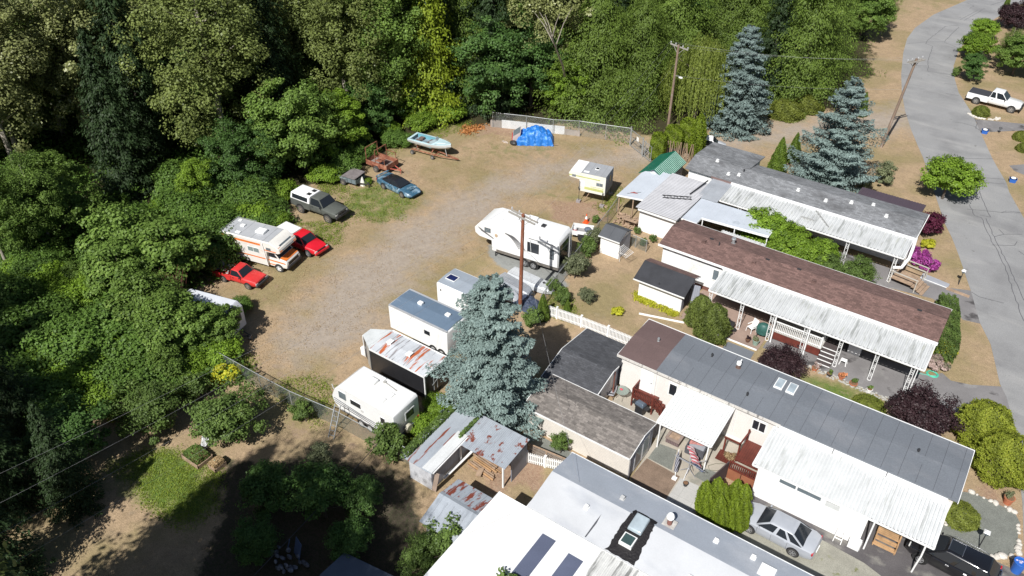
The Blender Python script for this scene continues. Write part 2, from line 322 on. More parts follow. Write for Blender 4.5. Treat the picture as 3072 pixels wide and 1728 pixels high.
def build_ground():
    def axis(a, b, st):
        core = np.arange(a, b+.01, st); far = []; d = st*2; x = b
        while x < b+1500: d *= 1.5; x += d; far.append(x)
        neg = []; d = st*2; x = a
        while x > a-1500: d *= 1.5; x -= d; neg.append(x)
        return np.array(neg[::-1]+list(core)+far)
    xs, ys = axis(-80, 14, .5), axis(0, 125, .5); X, Y = np.meshgrid(xs, ys); nx, ny = len(xs), len(ys)
    rg = np.random.default_rng(5)
    Xj, Yj = X+1.0*np.sin(Y*.9+np.sin(X*.6)*2)*.5, Y+1.0*np.sin(X*.8+np.sin(Y*.7)*2)*.5
    mg = mask(Xj, Yj, GRAVEL, 2.4); mp_ = mask(Xj, Yj, PAD, .5); mgr = mask(Xj, Yj, GREEN, 1.3); md = mask(Xj, Yj, DIRT, 1.0); mf = mask(Xj, Yj, FOREST, 1.5)
    Z = .03*np.sin(X*.35)*np.sin(Y*.31)*((X < -8) & (Y > 8)) * .6
    me = bpy.data.meshes.new('ground'); V = np.stack([X, Y, Z*0], -1).reshape(-1, 3)
    ii = (np.arange(ny-1)[:, None]*nx+np.arange(nx-1)[None]).ravel(); F = np.stack([ii, ii+1, ii+1+nx, ii+nx], -1)
    me.vertices.add(len(V)); me.vertices.foreach_set('co', V.ravel()); me.loops.add(F.size); me.loops.foreach_set('vertex_index', F.ravel())
    me.polygons.add(len(F)); me.polygons.foreach_set('loop_start', np.arange(0, F.size, 4)); me.polygons.foreach_set('loop_total', np.full(len(F), 4)); me.update()
    for nm, a, b, c in (('cover_a', mg, mgr, md), ('cover_b', mp_, mf, mask(Xj, Yj, LAWN_SHADE, 1.2))):
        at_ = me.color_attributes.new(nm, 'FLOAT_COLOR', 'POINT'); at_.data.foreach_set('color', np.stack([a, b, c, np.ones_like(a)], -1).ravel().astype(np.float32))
    m, nt, b = _m('ground_cover'); tc = nt.nodes.new('ShaderNodeTexCoord').outputs['Object']
    def attr(n):
        a = nt.nodes.new('ShaderNodeAttribute'); a.attribute_name = n; s = nt.nodes.new('ShaderNodeSeparateColor'); nt.links.new(a.outputs['Color'], s.inputs[0]); return s.outputs
    A, B = attr('cover_a'), attr('cover_b')
    nl, nm_, nf, nff = _noise(nt, tc, .18, 4), _noise(nt, tc, .9, 5, .65), _noise(nt, tc, 5, 4, .7), _noise(nt, tc, 16, 3, .7)
    def edge(x, lo=.35, hi=.65): return _mapr(nt, _math(nt, 'ADD', x, _math(nt, 'MULTIPLY', _math(nt, 'SUBTRACT', nm_, .5), 1.5)), lo, hi, 0, 1)
    dry = _mix(nt, _mapr(nt, nm_, .35, .68, 0, 1), (.42, .305, .195), (.335, .245, .155)); dry = _mix(nt, _mapr(nt, nf, .52, .72, 0, .8), dry, (.235, .175, .10))
    dry = _mix(nt, _mapr(nt, nl, .44, .62, 0, .8), dry, (.255, .212, .105))
    grn = _mix(nt, _mapr(nt, nf, .35, .65, 0, 1), (.085, .155, .028), (.165, .205, .05))
    drt = _mix(nt, _mapr(nt, nf, .4, .7, 0, 1), (.30, .195, .135), (.38, .275, .19))
    grv = _mix(nt, _mapr(nt, nff, .42, .62, 0, 1), (.41, .345, .285), (.31, .262, .215)); grv = _mix(nt, _mapr(nt, nm_, .5, .72, 0, .55), grv, (.30, .235, .175))
    st_ = _noise(nt, tc, 1.0, 3, .6, (.35, .35, 1)); mp2 = nt.nodes.new('ShaderNodeMapping'); mp2.inputs['Rotation'].default_value = (0, 0, R(-62)); mp2.inputs['Scale'].default_value = (1, 1, 1); nt.links.new(tc, mp2.inputs[0]); st_ = _noise(nt, mp2.outputs[0], 1.0, 4, .65, (.22, 1.9, 1)); grv = _scale(nt, grv, _mapr(nt, st_, .35, .65, .95, 1.04))
    pad = _mix(nt, _mapr(nt, nff, .4, .62, 0, 1), (.33, .335, .32), (.22, .225, .215))
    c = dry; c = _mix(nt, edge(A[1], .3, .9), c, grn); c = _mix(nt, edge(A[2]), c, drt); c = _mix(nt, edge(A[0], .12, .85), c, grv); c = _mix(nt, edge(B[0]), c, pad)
    c = _mix(nt, edge(B[2]), c, _mix(nt, _mapr(nt, nf, .4, .65, 0, 1), (.085, .066, .05), (.05, .055, .028))); c = _mix(nt, edge(B[1]), c, (.05, .045, .022))  # lawn's tree shade deepened in the colour as dark brown and green
    c = _scale(nt, c, _mapr(nt, nff, .34, .66, .72, 1.22)); c = _scale(nt, c, _mapr(nt, _noise(nt, tc, 2.2, 5, .75), .32, .68, .86, 1.10)); nt.links.new(c, b.inputs['Base Color']); b.inputs['Roughness'].default_value = .97; b.inputs['Specular IOR Level'].default_value = .15
    bp = nt.nodes.new('ShaderNodeBump'); bp.inputs['Strength'].default_value = .6; bp.inputs['Distance'].default_value = .08; nt.links.new(nf, bp.inputs['Height']); nt.links.new(bp.outputs[0], b.inputs['Normal'])
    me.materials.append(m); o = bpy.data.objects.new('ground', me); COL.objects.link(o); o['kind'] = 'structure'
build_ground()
def sheet(name, P, z, m, kind='structure'):
    b = MB().poly([(p[0], p[1], z) for p in P]); o = b.build(name, m, kind=kind)
    import bmesh
    bm = bmesh.new(); bm.from_mesh(o.data); bmesh.ops.triangulate(bm, faces=bm.faces)
    for f in bm.faces:
        if f.normal.z < 0: f.normal_flip()
    bm.to_mesh(o.data); bm.free(); return o
def n4(base, l): return [at(base[0]+x/2.516, base[1]+y/2.516) for x, y in l]
T4, M4, B4 = (2304, 0), (2304, 576), (2304, 1152)
LEFT = [at(3300, -260), at(3030, -60)]+n4(T4, [(1480,10),(1250,110),(1110,210),(1050,290),(1020,400),(1005,560),(1010,700),(1035,840),(1080,980),(1130,1100),(1170,1190)])+n4(M4, [(1330,230),(1390,350),(1440,480),(1530,745),(1600,990),(1680,1150),(1750,1449)])+n4(B4, [(1800,100),(1880,400),(1890,640),(1920,900),(1935,1300),(1940,1600),(1900,2300)])
RIGHT = [at(3640, 2000), at(3330, 1152)]+n4(M4, [(2100,500),(1932,200),(1820,0)])+n4(T4, [(1800,1380),(1740,1280),(1690,1190),(1600,990),(1560,900),(1530,840),(1440,700),(1410,600),(1400,500),(1440,380),(1530,260),(1700,150),(1790,95)])+[at(3200, -60), at(3420, -260)]
sheet('street', LEFT+RIGHT, .012, m_asph)
sheet('driveway', n4(M4, [(1535,745),(1350,722),(1120,645),(700,500),(450,420),(300,520),(600,660),(940,730),(1240,805),(1420,905),(1470,965),(1605,995)]), .008, m_asph2)
sheet('driveway', [at(2304+1770/2.516, 1152+20/2.516), (2.84, 53.45), (1.6, 53.1), (.9, 53.6), (.3, 52.8), (-10.8, 52.8), (-10.8, 48.75), (-7, 48.7), (-1.6, 48.55), (3, 48.9), (6, 49.6), at(2304+1880/2.516, 1152+190/2.516)], .008, m_asph2)
sheet('driveway', n4(T4, [(1565,900),(1932,935),(2300,960),(2300,1005),(1932,985),(1600,1000)]), .008, m_asph2)
sheet('driveway', n4(T4, [(1820,1250),(1932,1240),(2300,1240),(2300,1330),(1932,1320),(1860,1290)]), .008, m_asph2)
sheet('driveway', [(-6.4, 35.2), (.1, 35.2), (.1, 38.6), (2.1, 38.6), (8.6, 38.6), (9.5, 33), (9.5, 26), (-1, 26), (-5, 29.6), (-6.4, 31.2)], .008, m_asph3)
sheet('gravel_drive', [(-6.2, 29.3), (3.5, 29.3), (6, 31), (4.0, 33.2), (.8, 34.15), (-2.2, 34.35), (-6.2, 34.4)], .014, m_gravd)
sheet('gravel_bed', [(3.9, 38.2), (3.9, 42.6), (4.9, 43.1), (6.2, 43.1), (7.3, 42.9), (7.65, 42.3), (7.7, 41), (7.85, 40), (7.2, 39), (6.6, 38.75)], .016, m_gravg)
sheet('patio', [(-16.7, 38.7), (-16.7, 48.2), (-11.0, 48.2), (-11.0, 52.9), (-16.7, 52.9)][1:], .010, m_patio)
sheet('patio', [(-17.3, 34.9), (-13.2, 35.9), (-12.95, 32.0), (-10.3, 31.6), (-8.5, 31.6), (-8.5, 34.4), (-8.1, 36.0), (-6.4, 36.4), (-6.4, 38.8), (-17.3, 38.8)], .009, m_patio3)
sheet('gravel_bed', [(-12.85, 34.05), (-12.85, 35.6), (-11.6, 35.75), (-11.15, 34.0)], .015, m_gravg)
sheet('gravel_bed', [(-9.8, 34.4), (-9.6, 35.35), (-8.7, 35.5), (-8.6, 34.3)], .015, m_gravg)
sheet('mulch_bed', [(-13.0, 32.0), (-12.9, 34.0), (-10.5, 33.85), (-10.45, 31.7), (-12, 31.4)], .015, m_mulch)
sheet('paving', [(-10.4, 31.3), (-10.4, 33.75), (-8.7, 33.9), (-8.7, 31.3)], .015, m_slabc)
sheet('gravel_bed', [(-20.8, 29.2), (-17.0, 29.8), (-16.4, 31.6), (-20.6, 31.7)], .010, m_gravg)
sheet('rubber_mat', [(-13.25, 46.9), (-13.2, 47.9), (-11.1, 47.9), (-11.05, 46.9)], .012, m_memg)
sheet('concrete_apron', [(-17.5, 48.4), (-16.72, 48.3), (-16.72, 52.9), (-17.5, 52.9)], .011, m_patio)
# tar-sealed cracks on the street
CR = [n4(T4, l) for l in ([(1340,200),(1210,300),(1190,330),(1245,350),(1210,450),(1208,540),(1390,565)], [(1440,205),(1330,315)], [(1330,200),(1440,190)], [(1050,330),(1190,318),(1320,315),(1430,360)], [(1030,488),(1210,500)], [(1450,150),(1580,80)], [(1480,155),(1620,75)], [(1330,630),(1440,640)], [(1340,705),(1440,722)], [(1390,920),(1470,930),(1560,955),(1600,985)], [(1550,870),(1580,930),(1570,975)], [(1580,912),(1620,895)], [(1190,1190),(1260,1187),(1480,1198),(1700,1200)], [(1440,1325),(1790,1355)], [(1560,1370),(1790,1390)], [(1555,1372),(1600,1449)], [(1500,20),(1555,45),(1520,65)], [(1680,40),(1800,0)])]
CR += [n4(M4, l) for l in ([(1520,95),(1560,180),(1610,195),(1700,395),(1790,560),(1850,760),(1932,975)], [(1595,0),(1680,190),(1600,175)], [(1645,200),(1730,390),(1810,540),(1890,720),(1932,820)], [(1500,130),(1620,140),(1760,155),(1930,160)], [(1760,155),(1800,145),(1900,155)], [(1690,400),(1860,405),(1880,375)], [(1710,338),(1780,320),(1920,320)], [(1780,320),(1740,280)], [(1535,755),(1590,790),(1780,840)], [(1890,445),(1932,475)])]
cb = MB()
for l in CR:
    for a, b in zip(l[:-1], l[1:]):
        n = max(1, int((b-a).length/.5)); q = [a+(b-a)*i/n for i in range(n+1)]
        for i in range(1, n): q[i] = q[i]+Vector((random.Random(i*7+int(a.x*9)).uniform(-.06, .06),)*2+(0,))
        for p0, p1 in zip(q[:-1], q[1:]):
            d = (p1-p0).normalized(); s = Vector((-d.y, d.x, 0))*.028; z = Vector((0, 0, .017)); cb.poly([p0-s+z, p1-s+z, p1+s+z, p0+s+z])
cb.build('road_cracks', m_crack, kind='structure')

# ------------------------------------------------ foliage: leaf clumps spread through each crown
def leafmesh(name, P, U, V, val, m):
    n = len(P); co = np.empty((n, 4, 3), np.float32); co[:, 0] = P-U; co[:, 1] = P-V; co[:, 2] = P+U; co[:, 3] = P+V
    me = bpy.data.meshes.new(name); me.vertices.add(4*n); me.vertices.foreach_set('co', co.ravel()); me.loops.add(4*n)
    me.loops.foreach_set('vertex_index', np.arange(4*n)); me.polygons.add(n); me.polygons.foreach_set('loop_start', np.arange(0, 4*n, 4)); me.polygons.foreach_set('loop_total', np.full(n, 4))
    me.update(); a = me.attributes.new('lv', 'FLOAT', 'FACE'); a.data.foreach_set('value', val.astype(np.float32)); me.materials.append(m); return me
def unit(v): return v/np.maximum(np.linalg.norm(v, axis=-1, keepdims=True), 1e-9)
def cards(rg, P, N, size, asp=.6, T=None, jit=.5):
    """cards centred on P, facing about N, long side along T"""
    N = unit(N+rg.normal(0, jit, N.shape)); T = rg.normal(0, 1, N.shape) if T is None else T+rg.normal(0, .25, N.shape)
    U = unit(T-N*np.sum(T*N, -1, keepdims=True)); V = np.cross(N, U); s = (size*rg.uniform(.6, 1.35, len(P)))[:, None]
    return P, U*s, V*s*asp
def val_of(rg, n, clump=None): 
    v = rg.beta(2, 2.2, n); 
    return np.clip(v if clump is None else .55*v+.45*clump, 0, 1)
def crown_blob(seed, h, r, z0, nc=60, nl=140, leaf=.16, cr=.30, flat=.8, asp=.65, lobes=5, fill=.35, up=.5, low=.25):
    """broadleaf crown: several lobes, each of many leaf clumps"""
    rg = np.random.default_rng(abs(int(seed))); H = (h-z0)/2; C = []
    L = unit(rg.normal(0, 1, (lobes, 3)))*.45; L[:, 2] = np.abs(L[:, 2])*1.1-.25; lr = rg.uniform(.45, .72, lobes)
    while len(C) < nc:
        k = rg.integers(lobes); d = unit(rg.normal(0, 1, 3)); rad = lr[k]*(1 if rg.random() > fill else rg.uniform(.3, 1)); q = L[k]+d*rad
        if q[2] < -1+low: continue
        C.append(q)
    C = np.array(C)*[r, r, H]+[0, 0, z0+H]; rr = rg.uniform(.6, 1.3, nc)*cr*r; k = rg.integers(0, nc, nc*nl); D = unit(rg.normal(0, 1, (nc*nl, 3)))
    D[:, 2] = D[:, 2]*.9+.12; rad = rg.uniform(.45, 1.08, nc*nl)[:, None]
    P = C[k]+D*rad*rr[k][:, None]*[1, 1, flat]; N = D*.6+unit(P-[0, 0, z0+H*.7])*.5+[0, 0, up]
    P, U, V = cards(rg, P, N, leaf, asp); cl = rg.random(nc)[k]; return P, U, V, val_of(rg, len(P), cl)
def crown_conifer(seed, h, r, z0=.4, nb=170, per=46, leaf=.15, droop=.25, tipup=.12, power=.85, width=.32, hang=0.0, asp=.38, gap=0.0, flatn=1.0, irr=.22, whorl=0):
    """conifer crown: branches from the stem, each carrying sprays of needles"""
    rg = np.random.default_rng(abs(int(seed))); P = []; N = []; T = []; cl = []
    zz = z0+(h-z0)*np.linspace(0, 1, nb)**1.08
    if whorl: zz = zz[(np.arange(nb)//whorl)*whorl]+rg.normal(0, .05, nb)
    for i, z in enumerate(zz):
        f = 1-(z-z0)/(h-z0); L = r*(f**power)*(1+rg.normal(0, irr))+.12
        if gap and rg.random() < gap: L *= rg.uniform(.2, .6)
        a = i*2.399963+rg.normal(0, .25); n = max(8, int(per*(.35+.65*L/r))); t = rg.uniform(.12, 1, n)**.75
        rad = L*t; zz_ = z-droop*L*t+tipup*L*t**3; wd = width*L*(1-t*.75)*.9+.06; side = rg.uniform(-1, 1, n)*wd
        vert = -np.abs(rg.normal(0, (.06+.05*r)*(.45 if whorl else 1), n))*(1+hang*2)
        d = np.array([math.cos(a), math.sin(a), 0]); s = np.array([-math.sin(a), math.cos(a), 0])
        P.append(d*rad[:, None]+s*side[:, None]+np.stack([0*t, 0*t, zz_+vert-np.abs(side)*.25], -1))
        nn = np.tile([0, 0, flatn], (n, 1))+d*(.35+hang)+s*(side/np.maximum(wd, .01))[:, None]*.3; N.append(nn)
        T.append(np.tile(d+np.array([0, 0, -droop-hang*2.5]), (n, 1))+s*(np.sign(side)*.6)[:, None]); cl.append(np.clip(np.full(n, rg.random())*.5+t*.5, 0, 1))
    P, N, T, cl = map(np.concatenate, (P, N, T, cl)); P, U, V = cards(rg, P, N, leaf, asp, T+rg.normal(0, .35+hang*.6, T.shape), .4); return P, U, V, val_of(rg, len(P), cl)
def crown_column(seed, h, r, n=5000, leaf=.09, z0=.0, prof=None, lump=.08, sq=1.0, upt=1.0):
    """clipped or columnar evergreen: dense tufts over a lumpy shell"""
    rg = np.random.default_rng(abs(int(seed))); prof = prof or (lambda t: min(1, 3.2*t+.55)*(1-max(0, (t-.55)/.45)**1.7)**.75)
    z = rg.uniform(0, 1, n*2); R_ = np.array([prof(t) for t in z]); keep = rg.random(n*2) < (R_*.9+.12); z = z[keep][:n]; R_ = R_[keep][:n]; n = len(z); a = rg.uniform(0, 2*math.pi, n)
    lum = 1+lump*(np.sin(a*5+z*9+seed)+np.sin(a*9-z*17)*.6+np.sin(z*31+a*3)*.5+np.sin(a*23+z*27)*.35+np.sin(a*17-z*41)*.35); rad = r*R_*lum*rg.uniform(.86, 1.04, n)
    ca, sa = np.cos(a), np.sin(a); P = np.stack([ca*rad, sa*rad*sq, z0+z*(h-z0)+rg.normal(0, .03, n)], -1)
    dz = np.array([prof(min(1, t+.03))-prof(max(0, t-.03)) for t in z])*r/(.06*h); N = np.stack([ca, sa, -dz*1.0], -1)
    out = rg.random(n) < .06; P[out, :2] *= 1.06; P, U, V = cards(rg, P, N, leaf, .6, rg.normal(0, 1, (n, 3))+[0, 0, upt*.5], .8); return P, U, V, val_of(rg, n, .5+.5*np.sin(a*5+z*9+seed))
def crown_box(seed, sx, sy, sz, n=6000, leaf=.1, z0=0, rnd=.25):
    rg = np.random.default_rng(abs(int(seed))); A = np.array([sx*sz*2, sy*sz*2, sx*sy]); k = rng_choice(rg, A, n); u, v = rg.uniform(-1, 1, n), rg.uniform(-1, 1, n); s = np.where(rg.random(n) < .5, -1, 1)
    P = np.empty((n, 3)); N = np.zeros((n, 3)); X = np.where(k == 1, s, u); Y = np.where(k == 0, s, np.where(k == 1, u, v)); Z = np.where(k == 2, 1, v)
    P[:, 0], P[:, 1], P[:, 2] = X, Y, Z; N[k == 0, 1] = s[k == 0]; N[k == 1, 0] = s[k == 1]; N[k == 2, 2] = 1
    m = np.max(np.abs(P), 1, keepdims=True); ln = np.linalg.norm(P, axis=1, keepdims=True); P = P*(1-rnd)+P/ln*m*rnd*1.25; P *= 1+.035*np.sin(P[:, :1]*11+P[:, 1:2]*7+P[:, 2:3]*9)
    P = P*rg.uniform(.92, 1.03, (n, 1))*[sx/2, sy/2, sz/2]+[0, 0, z0+sz/2]; P, U, V = cards(rg, P, N+[0, 0, .2], leaf, .6, None, .5); return P, U, V, val_of(rg, n, .5+.5*np.sin(P[:, 0]*3+P[:, 1]*4+P[:, 2]*5))
def rng_choice(rg, A, n): return rg.choice(len(A), n, p=A/A.sum())
def crown_willow(seed, h, r, ns=420, per=26, leaf=.17):
    rg = np.random.default_rng(abs(int(seed))); P = []; T = []; cl = []
    for i in range(ns):
        a = rg.uniform(0, 2*math.pi); q = math.sqrt(rg.uniform(.02, 1))*r; top = h*(1-.42*(q/r)**2.2)*rg.uniform(.86, 1.02); L = rg.uniform(.35, .8)*top if q > .35*r else rg.uniform(.2, .5)*top
        t = np.linspace(0, 1, per)+rg.normal(0, .02, per); lean = .05*r; x = (q+lean*t)*math.cos(a)+rg.normal(0, .05, per); y = (q+lean*t)*math.sin(a)+rg.normal(0, .05, per)
        P.append(np.stack([x, y, np.maximum(.25, top-L*t)], -1)); T.append(np.tile([.06*math.cos(a), .06*math.sin(a), -1.], (per, 1))); cl.append(np.full(per, rg.random()))
    P, T, cl = map(np.concatenate, (P, T, cl)); N = unit(P*[1, 1, 0]+1e-6)+[0, 0, .35]; P, U, V = cards(rg, P, N, leaf, .28, T*4, .5); return P, U, V, val_of(rg, len(P), cl)
def trunk(name, m, h, r, parent=None, limbs=0, spread=2.0, seed=0, lean=(0, 0), z1=None):
    rd = random.Random(seed); b = MB(); P = [Vector((0, 0, -.1))]; n = 6
    for i in range(1, n+1): P.append(Vector((lean[0]*i/n+rd.uniform(-.05, .05)*h*.1, lean[1]*i/n+rd.uniform(-.05, .05)*h*.1, h*i/n)))
    b.path(P, [r*(1-.8*i/n) for i in range(n+1)], 8)
    for k in range(limbs):
        z = h*rd.uniform(.35, .85); a = k*2.4+rd.uniform(-.3, .3); i = int(z/h*n); p0 = P[min(i, n-1)]; L = spread*rd.uniform(.6, 1)
        p1 = p0+Vector((math.cos(a)*L*.5, math.sin(a)*L*.5, L*.3)); p2 = p0+Vector((math.cos(a)*L, math.sin(a)*L, L*.65)); b.path([p0, p1, p2], [r*.4, r*.25, r*.06], 5)
    return b.build(name, m, parent, smooth=True)
PROTO = {}
def leaf_obj(name, data, m, parent): 
    me = leafmesh(name, *data, m); o = bpy.data.objects.new(name, me); COL.objects.link(o); o.parent = parent; return o
def plant(kind, name, label, cat, x, y, s=1.0, rz=None, group=None, sz=None):
    """first use builds the kind, later uses copy it"""
    rd = random.Random(int(x*131+y*71)); rz = rd.uniform(0, 6.28) if rz is None else rz; sc = (s, s, s*(sz or 1))
    if kind not in PROTO:
        t = thing(name, label, cat, (x, y, 0), rz, group); t.scale = sc; KINDS[kind](t); PROTO[kind] = t; return t
    c = copy_thing(PROTO[kind], (x, y, 0), rz, label, group, sc); c.name = name; c['category'] = cat; return c
L_oliv = leafmat('cottonwood_leaves', (.05, .07, .016), (.18, .22, .06), (.60, .64, .46), .10)
L_oliv2 = leafmat('sunlit_cottonwood_leaves', (.06, .075, .022), (.215, .235, .085), (.70, .70, .50), .16)
L_maple = leafmat('maple_leaves', (.035, .075, .012), (.13, .205, .04), (.30, .39, .09))
L_mapled = leafmat('dark_maple_leaves', (.02, .05, .014), (.075, .145, .034), (.20, .29, .08))
L_bright = leafmat('bright_green_leaves', (.05, .10, .010), (.17, .27, .028), (.36, .46, .07))
L_fir = leafmat('fir_needles', (.010, .022, .010), (.035, .062, .022), (.12, .16, .05))
L_cedar = leafmat('cedar_fronds', (.02, .042, .008), (.11, .165, .028), (.27, .33, .065))
L_cedary = leafmat('ivy_clad_leaves', (.06, .09, .008), (.24, .31, .025), (.42, .47, .06))
L_blue = leafmat('blue_spruce_needles', (.05, .075, .07), (.17, .228, .212), (.36, .44, .41), .15, .6, .08)
L_will = leafmat('willow_leaves', (.07, .10, .018), (.225, .275, .055), (.38, .42, .11), .12, .5, .35)
L_thuja = leafmat('thuja_tufts', (.04, .06, .006), (.155, .215, .018), (.30, .34, .04))
L_thujad = leafmat('dark_green_tufts', (.03, .06, .008), (.115, .175, .025), (.22, .29, .045))
L_gold = leafmat('gold_green_tufts', (.06, .08, .010), (.25, .29, .035), (.48, .46, .07))
L_cyp = leafmat('moss_green_tufts', (.03, .045, .010), (.125, .16, .035), (.21, .25, .06))
L_moss = leafmat('moss_mound_tufts', (.05, .065, .010), (.145, .17, .03), (.22, .25, .05))
L_purp = leafmat('dark_purple_leaves', (.010, .006, .008), (.045, .024, .027), (.13, .075, .08), .12, .5, .15)
L_redp = leafmat('wine_red_leaves', (.02, .004, .010), (.085, .016, .036), (.18, .05, .08))
L_mag = leafmat('magenta_blossom', (.09, .01, .05), (.32, .05, .25), (.55, .22, .52), .25)
L_yel = leafmat('yellow_green_leaves', (.12, .12, .008), (.40, .40, .03), (.62, .58, .10))
L_hyd = leafmat('pale_pink_blossom', (.10, .14, .05), (.40, .30, .27), (.62, .50, .46), .3)
L_bram = leafmat('bramble_leaves', (.025, .055, .010), (.10, .175, .032), (.25, .34, .075))
L_grass = leafmat('weed_blades', (.06, .10, .012), (.20, .26, .035), (.34, .38, .07))
L_dry = leafmat('dry_grass_blades', (.20, .14, .07), (.40, .29, .16), (.56, .44, .27))
L_grey = leafmat('grey_green_leaves', (.045, .055, .03), (.16, .18, .095), (.32, .33, .21))
L_bush = leafmat('garden_shrub_leaves', (.03, .055, .012), (.11, .17, .04), (.25, .31, .08))
def _k(leaf, data, bark, h, r, limbs=5, spread=2.0, nm='crown', lean=(0, 0)):
    def f(t):
        leaf_obj(nm, data(), leaf, t)
        if bark: trunk('trunk', bark, h, r, t, limbs, spread, 3, lean)
    return f
